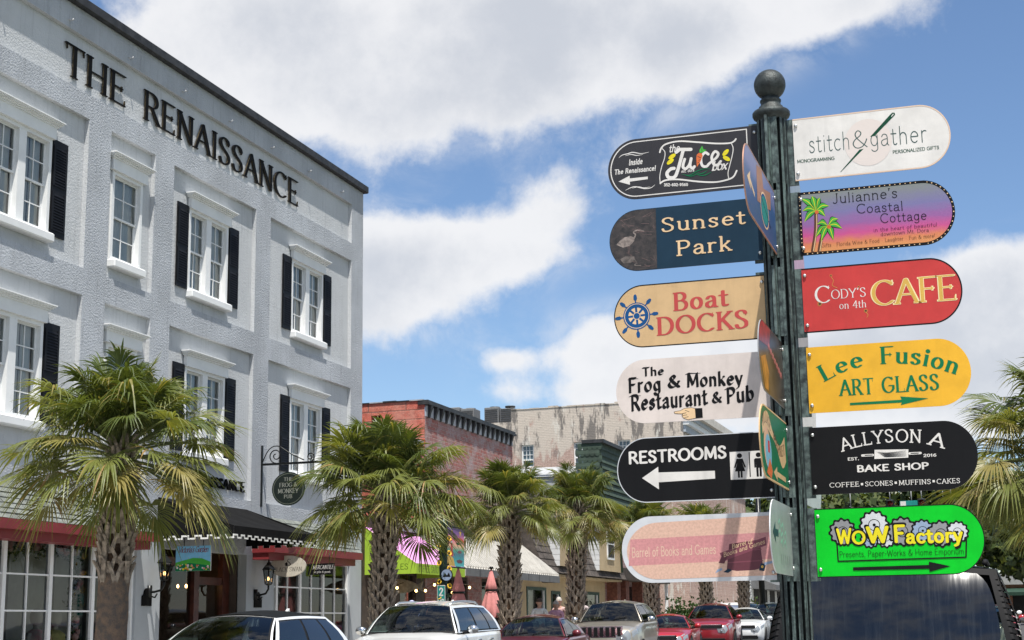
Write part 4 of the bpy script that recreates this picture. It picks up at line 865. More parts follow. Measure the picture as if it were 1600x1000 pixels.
# black entrance awning with scalloped valance
BLK = M('black_canvas', (.007, .007, .0075), rough=.9, var=.3, vscale=3, spec=.12); WTAPE = M('white_valance_tape', (.7, .7, .68), rough=.8)
aw = thing('awning', (-15, 26.5, 4.05), 'black canvas entrance awning with white scalloped edge', 'awning')
xw, xo, ya, yb, zt, zo, zb = -14.995, -13.4, 24.72, 28.2, 4.05, 3.47, 3.24
mb = MB(); mb.grid(lambda u, v: (xw + (xo - xw) * v, ya + (yb - ya) * u, zt + (zo - zt) * v - .035 * sin(pi * v) - .012 * sin(u * pi * 4) ** 2 * sin(pi * v)), 32, 8, BLK)
mb.add([(xw, ya, zt), (xo, ya, zo), (xo, ya, zb + .06), (xw, ya, zb + .06)], [(0, 1, 2, 3)], BLK); mb.add([(xw, yb, zt), (xo, yb, zo), (xo, yb, zb + .06), (xw, yb, zb + .06)], [(3, 2, 1, 0)], BLK); mb.build('canopy', aw)
mb = MB(); tp = MB()
def scallop(P, n):
    for i in range(n):
        a, b_ = i / n, (i + 1) / n; lo = zb + (.0 if i % 2 else .05)
        mb.quad(P(a, zo), P(b_, zo), P(b_, lo), P(a, lo), BLK)
        q = lambda u, z, o=.004: P(u, z, o)
        tp.quad(q(a, lo + .03), q(b_, lo + .03), q(b_, lo), q(a, lo), WTAPE)
        tp.quad(q(b_ - .1 / n, zb + .08, .005), q(b_ + .1 / n, zb + .08, .005), q(b_ + .1 / n, zb, .005), q(b_ - .1 / n, zb, .005), WTAPE)
scallop(lambda u, z, o=0: (xo + .003 + o, ya + (yb - ya) * u, z), 26); scallop(lambda u, z, o=0: (xw + (xo - xw) * u, ya - .003 - o, z), 12); scallop(lambda u, z, o=0: (xw + (xo - xw) * u, yb + .003 + o, z), 12)
va = mb.build('valance', aw); tp.build('trim', va)
# wall lanterns, plaques
LANT = M('lantern_black', (.012, .013, .013), rough=.35, metal=.5); LGL = glassmat('lantern_glass', refl=.1, trans=.8); FLAME = emis('lantern_flame', (1., .5, .18), 7.)
def lantern(y, lab):
    t = thing('wall_lantern', (-15, y, 2.4), lab, 'lantern', 'black wall lanterns beside the hotel entrance'); mb = MB(); cx, z = -14.68, 2.52
    mb.tube([(-15, y, 2.3), (-14.88, y, 2.3), (-14.74, y, 2.33), (-14.68, y, 2.42), (-14.68, y, 2.5)], .022, LANT, 8); mb.tube([(-14.98, y, 2.2), (-14.98, y, 2.42)], .05, LANT, 8); mb.tube([(-14.94, y, 2.22), (-14.86, y, 2.2), (-14.82, y, 2.27)], .016, LANT, 6); mb.build('bracket', t)
    mb = MB(); mb.lathe([(0, z - .03), (.06, z - .02), (.08, z)], (cx, y, 0), LANT, 6, False)
    for i in range(6): a = i * pi / 3; mb.tube([(cx + .08 * cos(a), y + .08 * sin(a), z), (cx + .125 * cos(a), y + .125 * sin(a), z + .3)], .009, LANT, 5)
    mb.lathe([(.155, z + .295), (.155, z + .31), (.1, z + .37), (.045, z + .42), (.05, z + .44), (.02, z + .46), (.02, z + .5), (0, z + .52)], (cx, y, 0), LANT, 6, False); mb.build('cage', t)
    mb = MB(); mb.lathe([(.077, z + .002), (.12, z + .294)], (cx, y, 0), LGL, 6, False, cap=False); mb.build('glass', t)
    mb = MB(); mb.ball((cx, y, z + .11), .022, FLAME, 8, 6, (1, 1, 2)); mb.tube([(cx, y, z), (cx, y, z + .07)], .015, WHITE, 6); mb.build('bulb', t)
lantern(24.5, 'black wall lantern left of the hotel entrance'); lantern(28.62, 'black wall lantern right of the hotel entrance beside the oval swan sign')
for y, lb in ((24.42, 'small black arched wall plaque below the left lantern'), (28.75, 'small black arched wall plaque below the right lantern')):
    mb = MB(); a = [(-14.998, y - .16, 2.05), (-14.998, y + .16, 2.05), (-14.998, y + .16, 2.22)] + [(-14.998, y + .1 * cos(t * pi / 8), 2.26 + .11 * sin(t * pi / 8)) for t in range(9)] + [(-14.998, y - .16, 2.22)]
    mb.prism(a, (.025, 0, 0), LETT); tag(mb.build('wall_plaque', base=(-15, y, 2.05)), lb, 'plaque', 'black plaques beside the hotel entrance')
# hanging shop signs
def hung(name, y, x0, x1, z0, z1, oval, face, edge, lab, hang_z, paint, skew=0.):
    t = thing(name, ((x0 + x1) / 2, y, z0), lab, 'sign'); cx, cz, rx, rz = (x0 + x1) / 2, (z0 + z1) / 2, (x1 - x0) / 2, (z1 - z0) / 2; mb = MB()
    ol = [(cx + rx * cos(2 * pi * i / 36), y, cz + rz * sin(2 * pi * i / 36)) for i in range(36)] if oval else [(x0 + skew, y, z0), (x1 + skew, y, z0), (x1, y, z1), (x0, y, z1)]
    mb.prism(ol, (0, .03, 0), edge); mb.build('board', t); cv = Canvas((cx, y, cz), (1, 0, 0), (0, 0, 1), (0, -1, 0)); cv.rx = rx * 1000; cv.rz = rz * 1000; paint(cv, cv.rx, cv.rz)
    cv.build('lettering', t); mb = MB()
    for s in (-.55, .55): mb = MB(); mb.tube([(cx + s * rx, y + .015, cz + rz * (.83 if oval else 1)), (cx + s * rx, y + .015, hang_z)], .008, LANT, 5); mb.build('hanger', t)
def pa(c, rx, rz):
    c.disc(0, 0, rx * .93, rz * .92, ink('sign_line', '6f7468'), 40); c.disc(0, 0, rx * .9, rz * .89, ink('sign_green', '262d2a'), 40); I_cream = ink('sign_letter', '9fa197')
    c.text('THE', 'serif', -110, 110, 165, 75, I_cream); c.text('FROG &', 'serif', -210, 210, 40, 85, I_cream); c.text('MONKEY', 'serif', -240, 240, -90, 90, I_cream); c.text('PUB', 'serif', -100, 100, -200, 75, I_cream)
hung('hanging_sign', 28.8, -14.73, -13.97, 4.15, 4.86, True, None, ink('sign_green_edge', '232d28'), 'dark green oval pub sign hanging from a scrolled iron arm', 5.03, pa)
mb = MB(); y = 28.82
mb.box(-15.02, -14.97, y - .025, y + .025, 4.15, 5.45, LANT); mb.box(-15.0, -13.55, y - .022, y + .022, 5.02, 5.065, LANT)
def scroll(cx, cz, r, t0, turns, w=.014): mb.tube([(cx + r * (1 - k / 40 * .8) * cos(t0 + turns * 2 * pi * k / 40), y, cz + r * (1 - k / 40 * .8) * sin(t0 + turns * 2 * pi * k / 40)) for k in range(41)], w, LANT, 5)
scroll(-14.66, 5.22, .16, -pi / 2, -1.5); scroll(-13.85, 5.16, .1, -pi / 2, 1.5); mb.tube([tuple((a, y, b_)) for a, b_ in SP((-14.97, 5.1), (-14.82, 5.36), (-14.6, 5.42), (-14.3, 5.24), (-14.0, 5.1))], .012, LANT, 5)
tag(mb.build('sign_bracket', base=(-15, y, 4.15)), 'scrolled black iron wall bracket holding the oval pub sign', 'bracket')
def pb(c, rx, rz):
    c.disc(0, 0, rx * .97, rz * .96, ink('swan_cream', 'cfc9bb'), 40); c.stroke([SP((70, 130), (20, 150), (-10, 110), (40, 70), (60, 30), (10, 5), (-60, 20), (-70, 70))], 18, I_black, True); c.poly([(-70, 60), (-20, 90), (0, 40), (-10, 14), (-50, 18)], I_black)
    c.text('BLACK SWAN', 'serif', -330, 330, -110, 90, ink('swan_grey', '55534e'))
hung('hanging_sign', 29.2, -14.95, -14.11, 2.68, 3.13, True, None, ink('swan_edge', 'b9b3a6'), 'cream oval Black Swan sign hanging under the shingle roof', 3.2, pb)
def pc(c, rx, rz):
    c.text('MERCANTILE', 'serif', -230, 260, 0, 80, I_white, slant=.25); c.text('of gifts & goods', 'hand', -200, 190, -80, 40, I_white, slant=.2)
hung('hanging_sign', 30.0, -14.39, -13.82, 2.74, 2.98, False, None, I_black, 'black rectangular mercantile sign hanging beside the oval swan sign', 3.2, pc, skew=-.07)
def pd(c, rx, rz):
    r = rx
    c.rect(-rx, rx, -rz, rz, ink('garden_sky', '7fbfe0')); c.poly([(-rx, -rz), (rx, -rz), (rx, -rz * .3), (rx * .5, 0), (0, rz * .05), (-rx * .6, -rz * .15), (-rx, -rz * .3)], I_lgreen); c.poly([(-rx, -rz), (rx, -rz), (rx, -rz * .6), (-rx * .2, -rz * .35), (-rx, -rz * .6)], I_green)
    q = random.Random(5); c.up()
    for k in range(46):
        u, v, s = q.uniform(-rx * .95, rx * .95), q.uniform(-rz * .95, -rz * .45), q.uniform(8, 22); c.mb.add([c.P(u + s * cos(t * pi / 3), v + s * sin(t * pi / 3)) for t in range(6)], [tuple(range(6))], q.choice([I_white, I_yel, I_rose, I_white, I_orange])); c.h += .000002
    for k in range(5): u, v = q.uniform(-rx * .7, rx * .7), q.uniform(0, rz * .5); c.poly([(u, v), (u + 24, v + 14), (u + 10, v - 12), (u - 14, v + 12)], q.choice([I_orange, I_navy, I_rose]))
    c.text("Victoria's Garden", 'script', -rx * .85, rx * .85, rz * .5, rz * .45, I_mar2, slant=.2)
hung('hanging_sign', 25.0, -14.75, -14.02, 2.68, 3.14, False, None, I_white, 'bright flower meadow sign hanging under the black awning', 3.3, pd)
# dressed dummies and flower garlands in the window
SKINM = M('mannequin_plaster', (.45, .42, .38), rough=.7)
def mannequin(y, x, h, dress, lab, pose=0):
    t = thing('mannequin', (x, y, .5), lab, 'mannequin', 'dressed mannequins in the shop window'); s = h; z = .55
    mb = MB(); mb.ball((x, y, z + s * .92), s * .085, SKINM, 14, 10, (.95, .9, 1.2)); mb.tube([(x, y, z + s * .84), (x, y, z + s * .74)], s * .035, SKINM, 8)
    for k in (-1, 1):
        mb.tube([(x, y + k * s * .07, z), (x, y + k * s * .065, z + s * .45)], [s * .035, s * .05], SKINM, 8); mb.tube([(x, y + k * s * .13, z + s * .73), (x + .02, y + k * s * .2, z + s * .58), (x + .06, y + k * s * (.17 - .05 * pose), z + s * .44)], [s * .035, s * .03, s * .025], SKINM, 7)
    mb.build('body', t); mb = MB(); mb.lathe([(s * .21, z + s * .3), (s * .17, z + s * .42), (s * .12, z + s * .56), (s * .125, z + s * .66), (s * .12, z + s * .73), (s * .05, z + s * .78)], (x, y, 0), dress, 18, cap=False); mb.build('dress', t)
mannequin(21.75, -15.42, 1.42, M('pink_dress', (.5, .25, .27), rough=.9, var=.5, vscale=14, col2=(.55, .5, .48)), 'small mannequin in a pink checked dress, leftmost in the shop window'); mannequin(22.25, -15.4, 1.4, M('yellow_dress', (.55, .5, .2), rough=.9, var=.2, vscale=8), 'small mannequin in a pale yellow dress in the shop window', 1); mannequin(23.72, -15.4, 1.5, M('blue_jacket', (.12, .28, .42), rough=.9, var=.2, vscale=8), 'small mannequin in a blue top behind the palm trunk', 1)
IVY = leafmat('garland_leaf', (.03, .06, .02), (.06, .11, .03), .2); ROSEF = M('garland_rose', (.55, .22, .22), rough=.8, var=.4, vscale=20, col2=(.6, .42, .38))
def garland(path, lab, seed):
    r = random.Random(seed); mb = MB(); n = 0
    for a, b_ in zip(path, path[1:]):
        L = (Vector(b_) - Vector(a)).length
        for k in range(int(L * 120)):
            p = Vector(a).lerp(Vector(b_), r.random()) + V(r.gauss(0, .05), r.gauss(0, .07), r.gauss(0, .07)); d = V(r.gauss(0, 1), r.gauss(0, 1), r.gauss(0, 1)).normalized(); e = d.cross(V(r.gauss(0, 1), 1, .3)).normalized(); s = r.uniform(.03, .06)
            mb.add([p - d * s, p + e * s * .5, p + d * s, p - e * s * .5], [(0, 1, 2, 3)], IVY)
        for k in range(int(L * 5)): mb.ball(Vector(a).lerp(Vector(b_), r.random()) + V(.05, r.gauss(0, .06), r.gauss(0, .06)), r.uniform(.04, .07), ROSEF, 8, 5)
    tag(mb.build('flower_garland', base=path[0]), lab, 'garland', 'rose garlands in the shop window')
garland([(-15.4, 20.2, 2.95), (-15.4, 22.9, 2.95)], 'rose garland hung along the top inside the shop window', 3); garland([(-15.35, 22.75, 3.0), (-15.35, 22.7, 1.2)], 'rose garland hanging down the mullion inside the shop window', 4); garland([(-15.35, 23.75, 2.6), (-15.35, 23.7, 1.0)], 'rose garland hanging in the window behind the palm trunk', 6)
# ---------------------------------------------------------------- the row of shops beyond the hotel
GREYM = M('weathered_metal', (.3, .31, .31), rough=.6, metal=.3, var=.3, vscale=2, streak=.4)
def block(parent, x0, x1, y0, y1, z1, mat, name='wall', z0=-.1):
    mb = MB(); mb.box(x0, x1, y0, y1, z0, z1, mat); return mb.build(name, parent)
# café with pink and lime awning
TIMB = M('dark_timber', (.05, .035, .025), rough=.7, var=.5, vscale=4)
cafe = thing('cafe', (-15, 36.2, GZ(36)), 'low dim cafe front with string lights under the pink and lime awning', 'building')
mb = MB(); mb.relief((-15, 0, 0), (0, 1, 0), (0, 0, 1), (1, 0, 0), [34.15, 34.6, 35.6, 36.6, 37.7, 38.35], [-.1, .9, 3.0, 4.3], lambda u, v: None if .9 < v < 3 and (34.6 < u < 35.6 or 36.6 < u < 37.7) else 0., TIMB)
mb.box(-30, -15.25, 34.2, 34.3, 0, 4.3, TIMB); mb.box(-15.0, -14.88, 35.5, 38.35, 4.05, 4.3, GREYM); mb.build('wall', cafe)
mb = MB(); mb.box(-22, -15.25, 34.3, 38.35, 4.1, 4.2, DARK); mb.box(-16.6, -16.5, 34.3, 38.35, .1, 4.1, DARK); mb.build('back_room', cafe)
mb = MB(); mb.prism([(-22, 38.36, 7.1), (-16.6, 38.36, 6.95), (-15.9, 38.36, 6.78), (-15.02, 38.36, 6.6), (-15.02, 38.36, 6.48), (-22, 38.36, 6.85)], (0, -.35, 0), GREYM); mb.build('lean_to_roof', cafe)
for a, b_ in ((34.6, 35.6), (36.6, 37.7)):
    mb = MB(); xa, xb = -15.12, -15.03
    mb.box(xa, xb, a, a + .06, .9, 3, TIMB); mb.box(xa, xb, b_ - .06, b_, .9, 3, TIMB); mb.box(xa, xb, a + .06, b_ - .06, 2.94, 3, TIMB); mb.box(xa, xb, a + .06, b_ - .06, .9, .98, TIMB); w = mb.build('window', cafe)
    mb = MB(); mb.quad((-15.08, a, .95), (-15.08, b_, .95), (-15.08, b_, 2.95), (-15.08, a, 2.95), SHOPG); mb.build('pane', w)
PINK = M('pink_canvas', (.62, .27, .56), rough=.85, var=.12, vscale=2); LIME = M('lime_canvas', (.3, .46, .03), rough=.8, var=.1, vscale=2); WAWN = M('white_metal_awning', (.5, .485, .45), rough=.55, var=.15, vscale=2, streak=.45, dirt=.25); GVAL = M('grey_valance', (.12, .125, .13), rough=.7, var=.15)
aw = thing('awning', (-15, 36, 4.03), 'pink sloping cafe awning with lime green sides and lettering', 'awning')
xo = -13.64; ya, yb = 34.3, 37.75; zt, zo, zb = 4.03, 3.12, 2.87
mb = MB(); mb.grid(lambda u, v: (-14.99 + (xo + 14.99) * v, ya + (yb - ya) * u, zt + (zo - zt) * v - .03 * sin(pi * v)), 20, 6, PINK)
for k in range(1, 6): mb.box(-14.3, -14.28, 0, 0, 0, 0, PINK) if False else None
mb.build('canopy', aw)
for nm, y, n in (('side', ya, -1), ('side', yb, 1)): mb = MB(); mb.prism([(-14.99, y, zt), (xo, y, zo), (xo, y, zb), (-14.99, y, zb)], (0, -n * .01, 0), LIME); mb.build(nm, aw)
mb = MB(); mb.box(xo, xo + .01, ya, yb, zb, zo, LIME); vl = mb.build('valance', aw)
CAN = ink('canvas_green', '4a5f1a'); c = Canvas((xo + .0105, ya, zb), (0, 1, 0), (0, 0, 1), (1, 0, 0)); c.text('COFFEE SANDWICHES', 'slab', 120, 2300, 50, 150, CAN); c.build('lettering', vl)
c = Canvas((-14.99, ya - .0005, zb), (1, 0, 0), (0, 0, 1), (0, -1, 0)); c.text('ESPRESSO', 'hand', 120, 900, 560, 130, CAN); c.text('ICE CREAM', 'hand', 120, 950, 340, 130, CAN); c.text('POPSICLES', 'hand', 160, 1150, 110, 130, CAN); c.build('lettering', aw)
t = thing('hanging_sign', (-14.2, 34.9, 2.4), 'weathered carved wooden fish sign hanging under the lime awning', 'sign'); mb = MB(); WDS = M('driftwood', (.2, .165, .11), rough=.85, var=.4, vscale=6)
mb.prism([(-14.75, 34.95, 2.6), (-14.6, 34.95, 2.74), (-14.3, 34.95, 2.78), (-14.0, 34.95, 2.7), (-13.86, 34.95, 2.62), (-13.72, 34.95, 2.7), (-13.76, 34.95, 2.58), (-13.74, 34.95, 2.46), (-13.88, 34.95, 2.54), (-14.1, 34.95, 2.44), (-14.45, 34.95, 2.42), (-14.65, 34.95, 2.5)], (0, .04, 0), WDS); mb.build('board', t); mb = MB(); mb.tube([(-14.5, 34.97, 2.75), (-14.5, 34.97, 3.1)], .008, LANT, 5); mb.build('hanger', t); mb = MB(); mb.tube([(-14.1, 34.97, 2.74), (-14.1, 34.97, 3.1)], .008, LANT, 5); mb.build('hanger', t)
t = thing('string_lights', (-13.9, 36, 2.6), 'string of round warm bulbs glowing under the lime awning', 'string lights'); GLOBE = emis('globe_bulb', (1., .62, .22), 6.)
mb = MB(); pp = [(-14.3 + .1 * i, 34.7 + .38 * i, 2.62 + .1 * sin(i * 1.9)) for i in range(10)]; mb.tube(pp, .008, LANT, 4); mb.build('cable', t)
for p in pp[:-1]: mb = MB(); mb.ball((p[0], p[1], p[2] - .07), .035, GLOBE, 8, 6); mb.build('bulb', t)
# red brick building
BRK1 = brickmat('faded_red_brick', (.36, .12, .1), (.3, .2, .19), (.38, .28, .26), 'YZ', .34, .12, .012, .7, (.36, .31, .32), .5)
BRK1s = brickmat('painted_red_brick', (.5, .115, .085), (.55, .17, .12), (.16, .1, .08), 'XZ', 1.3, .3, .022, .6, (.55, .28, .22), .5)
DTRIM = M('dark_cornice', (.028, .03, .033), rough=.6, var=.6, vscale=4, dirt=.2); GTRIM = M('grey_cornice', (.38, .4, .43), rough=.6, var=.3, vscale=3, streak=.3)
bk = thing('brick_building', (-15, 42, GZ(42)), 'faded red brick building with black bracketed cornice beyond the hotel', 'building')
mb = MB(); mb.relief((-15, 0, 0), (0, 1, 0), (0, 0, 1), (1, 0, 0), [38.4, 39.4, 40.6, 41.8, 43.0, 44.2, 45.4, 46.14], [-.1, .8, 3.0, 4.9, 6.0, 7.3], lambda u, v: None if (.8 < v < 3 and (39.4 < u < 41.8 or 43 < u < 45.4)) else 0., BRK1)
mb.build('wall', bk); mb = MB()
mb.relief((-15.001, 38.4, 0), (-1, 0, 0), (0, 0, 1), (0, -1, 0), [0, 1.32, 1.61, 15], [-.1, 7.16, 7.4, 7.74], lambda u, v: None if 1.32 < u < 1.61 and 7.16 < v < 7.4 else 0., BRK1s); mb.box(-16.8, -16.1, 38.66, 39.2, 7.1, 7.5, DARK); mb.build('side_wall', bk)
mb = MB(); r_ = random.Random(4)
for k in range(26): x = -15.05 - k * .4; mb.box(x - .4, x, 38.37, 38.6, 7.74, 7.76 + r_.random() * .05, DTRIM if k % 3 else GTRIM)
mb.box(-30, -15.1, 38.6, 46.1, 7.0, 7.1, DARK); mb.build('parapet_cap', bk)
mb = MB(); mb.box(-15.0, -14.97, 38.42, 46.12, 7.3, 7.6, GTRIM); mb.box(-15.2, -14.86, 38.36, 46.2, 7.62, 7.68, DTRIM); mb.box(-15.2, -14.9, 38.38, 46.18, 7.68, 7.75, DTRIM); cn = mb.build('cornice', bk)
for k in range(17):
    y = 38.62 + k * .452; mb = MB(); mb.prism([(-14.97, y - .06, 7.62), (-14.85, y - .06, 7.62), (-14.87, y - .06, 7.52), (-14.91, y - .06, 7.42), (-14.94, y - .06, 7.3), (-14.97, y - .06, 7.27)], (0, .12, 0), DTRIM); mb.build('bracket', cn)
BUFF = M('buff_board', (.3, .25, .18), rough=.9, var=.4, vscale=2, streak=.4)
mb = MB(); mb.box(-15, -14.9, 40.5, 46.1, 4.55, 4.95, BUFF); mb.box(-15, -14.85, 38.6, 46.1, 4.2, 4.5, TIMB); mb.build('sign_band', bk)
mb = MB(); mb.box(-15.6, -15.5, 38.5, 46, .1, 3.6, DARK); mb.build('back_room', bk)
for a, b_ in ((39.4, 41.8), (43., 45.4)):
    mb = MB(); xa, xb = -15.13, -15.04; mb.box(xa, xb, a, a + .07, .8, 3, TIMB); mb.box(xa, xb, b_ - .07, b_, .8, 3, TIMB); mb.box(xa, xb, a + .07, b_ - .07, 2.9, 3, TIMB); mb.box(xa, xb, (a + b_) / 2 - .03, (a + b_) / 2 + .03, .8, 2.9, TIMB); w = mb.build('window', bk); mb = MB(); mb.quad((-15.09, a, .8), (-15.09, b_, .8), (-15.09, b_, 3), (-15.09, a, 3), SHOPG); mb.build('pane', w)
# white ribbed awning
aw = thing('awning', (-15, 42, 4.18), 'white ribbed metal shop awning with grey valance below the brick building', 'awning'); ya, yb, zt, zo, zb = 37.85, 46.6, 4.18, 3.12, 2.91
mb = MB(); n = 42; vs = []
for i in range(n):
    a, b_ = ya + (yb - ya) * i / n, ya + (yb - ya) * (i + 1) / n; m1 = a + (b_ - a) * .72
    for (p, q, h0, h1) in ((a, m1, 0, 0), (m1, b_, .06, .06)):
        mb.add([(-14.99, p, zt + h0), (xo, p, zo + h0), (xo, q, zo + h1), (-14.99, q, zt + h1)], [(0, 1, 2, 3)], WAWN)
    for p in (m1, b_): mb.add([(-14.99, p, zt), (xo, p, zo), (xo, p, zo + .06), (-14.99, p, zt + .06)], [(0, 1, 2, 3)], WAWN)
mb.build('canopy', aw)
for y in (ya, yb): mb = MB(); mb.prism([(-14.99, y, zt), (xo, y, zo), (xo, y, zb), (-14.2, y, zb + .02), (-14.99, y, zt - .5)], (0, .01, 0), WAWN if y == ya else GVAL); mb.build('side', aw)
mb = MB(); mb.box(xo, xo + .015, ya, yb + .01, zb, zo - .002, GVAL)
for k in range(1, 8): y = ya + (yb - ya) * k / 8; mb.box(xo + .015, xo + .022, y - .012, y + .012, zb, zo - .01, DTRIM)
mb.build('valance', aw)
# tan shop with shingled mansard and two dormers
TANW = M('tan_render', (.43, .33, .2), rough=.9, var=.12, vscale=1.2, bump=.3, bscale=20); GREENT = M('dark_green_trim', (.018, .05, .035), rough=.5, var=.2); DSH = M('brown_shingle', (.075, .062, .055), rough=.95, var=.5, vscale=3, bump=.5, bscale=40, dirt=.25)
tn = thing('shop', (-15, 51, GZ(51)), 'tan shop with a dark shingled mansard roof and two white sided dormers', 'building')
OPN = [(47.4, 49.6, .9, 2.85), (50.2, 51.3, .2, 2.75), (54.4, 56.6, .9, 2.8)]
mb = MB(); mb.relief((-15, 0, 0), (0, 1, 0), (0, 0, 1), (1, 0, 0), sorted([46.16, 57.55] + [q for o in OPN for q in o[:2]]), [-.1, .2, .9, 2.75, 2.8, 2.85, 3.45], lambda u, v: None if any(a < u < b_ and c0 < v < c1 for a, b_, c0, c1 in OPN) else 0., TANW); mb.box(-28, -15.25, 46.2, 46.3, 0, 6, TANW); mb.box(-15, -14.3, 46.7, 57.5, 3.2, 3.26, TANW); mb.build('wall', tn)
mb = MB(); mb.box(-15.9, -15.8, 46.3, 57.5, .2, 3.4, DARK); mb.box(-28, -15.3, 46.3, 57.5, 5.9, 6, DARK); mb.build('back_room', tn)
for i, (a, b_, c0, c1) in enumerate(OPN):
    mb = MB(); xa, xb = -15.12, -14.98; mb.box(xa, xb, a, a + .12, c0, c1, GREENT); mb.box(xa, xb, b_ - .12, b_, c0, c1, GREENT); mb.box(xa, xb, a + .12, b_ - .12, c1 - .1, c1, GREENT); mb.box(xa, xb, a + .12, b_ - .12, c0, c0 + .1, GREENT); mb.box(xa + .03, xb - .03, a + .12, a + .18, c0 + .1, c1 - .1, WHITE); mb.box(xa + .03, xb - .03, b_ - .18, b_ - .12, c0 + .1, c1 - .1, WHITE)
    w = mb.build('door' if i == 1 else 'window', tn); mb = MB(); mb.quad((-15.06, a, c0), (-15.06, b_, c0), (-15.06, b_, c1), (-15.06, a, c1), SHOPG); mb.build('pane', w)
pent(46.65, 57.5, -15.2, -14.15, 6.1, 3.3, tn, 13, DSH, 9)
for y0, y1 in ((48.3, 51.2), (53.4, 56.6)):
    mb = MB(); xf = -14.1; zl, zh = 3.52, 5.2; ym = (y0 + y1) / 2; sl = lambda z: -15.2 + (6.1 - z) * .375 - .0
    mb.add([(xf, y0, zl), (xf, y1, zl), (xf, y1 - .15, zh), (xf, ym, zh + .9), (xf, y0 + .15, zh)], [(0, 1, 2, 3, 4)], TANW); nd = mb.build('dormer', tn)
    mb = MB(); m2 = MB()
    for k in range(9):
        f0, f1 = k / 9, (k + 1) / 9; zc = lambda f: zl + (zh - zl) * f
        a = [(xf, y0 + .15 * f0 - .005, zc(f0)), (xf, y0 + .15 * f1 - .03, zc(f1) - .01), (sl(zc(f1)), y0 + .15 * f1 - .03, zc(f1) - .01), (sl(zc(f0)), y0 + .15 * f0 - .005, zc(f0))]; mb.add(a, [(0, 1, 2, 3)], WHITE)
        a = [(p[0], y0 + y1 - p[1], p[2]) for p in a]; m2.add(a, [(3, 2, 1, 0)], WHITE)
    mb.build('cheek', nd); m2.build('cheek', nd)
    mb = MB(); mb.add([(xf + .12, y0 - .1, zh - .1), (xf + .12, ym, zh + .95), (-15.4, ym, zh + .95), (-15.4, y0 - .1, zh - .1)], [(0, 1, 2, 3)], DSH); mb.add([(xf + .12, y1 + .1, zh - .1), (xf + .12, ym, zh + .95), (-15.4, ym, zh + .95), (-15.4, y1 + .1, zh - .1)], [(3, 2, 1, 0)], DSH); mb.build('roof', nd)
    mb = MB(); mb.tube([(xf + .03, y1, zl), (xf + .03, y1 - .16, zh)], .05, GREENT, 4); mb.build('trim', nd)
    mb = MB(); mb.box(xf, xf + .04, ym - .5, ym + .5, 3.95, 5.1, WHITE); mb.box(xf + .04, xf + .045, ym - .42, ym + .42, 4.03, 5.02, DARK); mb.box(xf + .045, xf + .055, ym - .42, ym + .42, 4.5, 4.54, WHITE); mb.build('window', nd)
# green fish-scale mansard building
GSC = M('green_scale_shingle', (.035, .06, .042), rough=.8, var=.3, vscale=3, dirt=.2); LGREY = M('pale_grey_roof', (.36, .37, .38), rough=.8, var=.15, vscale=3, streak=.3)
gm = thing('shop', (-15, 62, GZ(62)), 'shop with a tall dark green fish scale mansard on brick piers', 'building')
mb = MB(); mb.box(-30, -15.02, 57.6, 66.4, -.1, 5.4, BRK1); mb.build('wall', gm)
mb = MB()
for r in range(13):
    z = 5.4 + .25 * r
    mb.quad((-14.92 - r * .008, 57.6, z), (-14.92 - r * .008, 66.4, z), (-15.0 - r * .008, 66.4, z + .27), (-15.0 - r * .008, 57.6, z + .27), GSC)
    for k in range(5):
        xx = -14.98 - k * .2 - (.1 if r % 2 else 0); p = [(xx, 57.6 - .03, z + .26)] + [(xx - .1 + .1 * cos(pi * q / 6), 57.56 - .012 * (r % 2), z + .1 - .12 * sin(pi * q / 6)) for q in range(7)] + [(xx - .2, 57.57, z + .26)]; mb.add(p, [tuple(range(len(p)))], GSC)
mb.box(-15.75, -15.05, 57.6, 66.4, 5.4, 8.66, GSC); mb.box(-15.8, -14.9, 57.52, 66.5, 8.66, 8.8, DTRIM); mb.build('mansard', gm)
mb = MB(); mb.box(-30, -15.8, 57.62, 66.3, 7.42, 7.5, WHITE); mb.prism([(-30, 57.6, 7.5), (-15.8, 57.6, 7.5), (-15.8, 57.9, 7.82), (-30, 57.9, 7.82)], (0, .02, 0), LGREY); mb.box(-30, -15.8, 57.7, 66.3, 5.4, 7.42, LGREY); mb.build('roof_step', gm)
for y in (57.9, 59.3, 62.1, 64.9): mb = MB(); mb.box(-15.02, -14.6, y, y + .55, 0, 3.3, M('brick_pier', (.2, .075, .05), rough=.9, var=.4, vscale=8, bump=.3)); mb.build('pier', gm)
mb = MB(); mb.box(-15.02, -14.3, 57.7, 66.3, 3.3, 3.75, TIMB); mb.build('sign_band', gm)
for y in (60, 62.8): mb = MB(); mb.box(-15.02, -14.98, y + .1, y + 1.9, .5, 3.1, DARK); w = mb.build('window', gm); mb = MB(); mb.quad((-14.97, y + .1, .5), (-14.97, y + 1.9, .5), (-14.97, y + 1.9, 3.1), (-14.97, y + .1, 3.1), SHOPG); mb.build('pane', w)
mb = MB(); mb.box(-14.5, -14.38, 66.0, 66.12, .1, 3.3, WHITE); mb.build('column', gm)
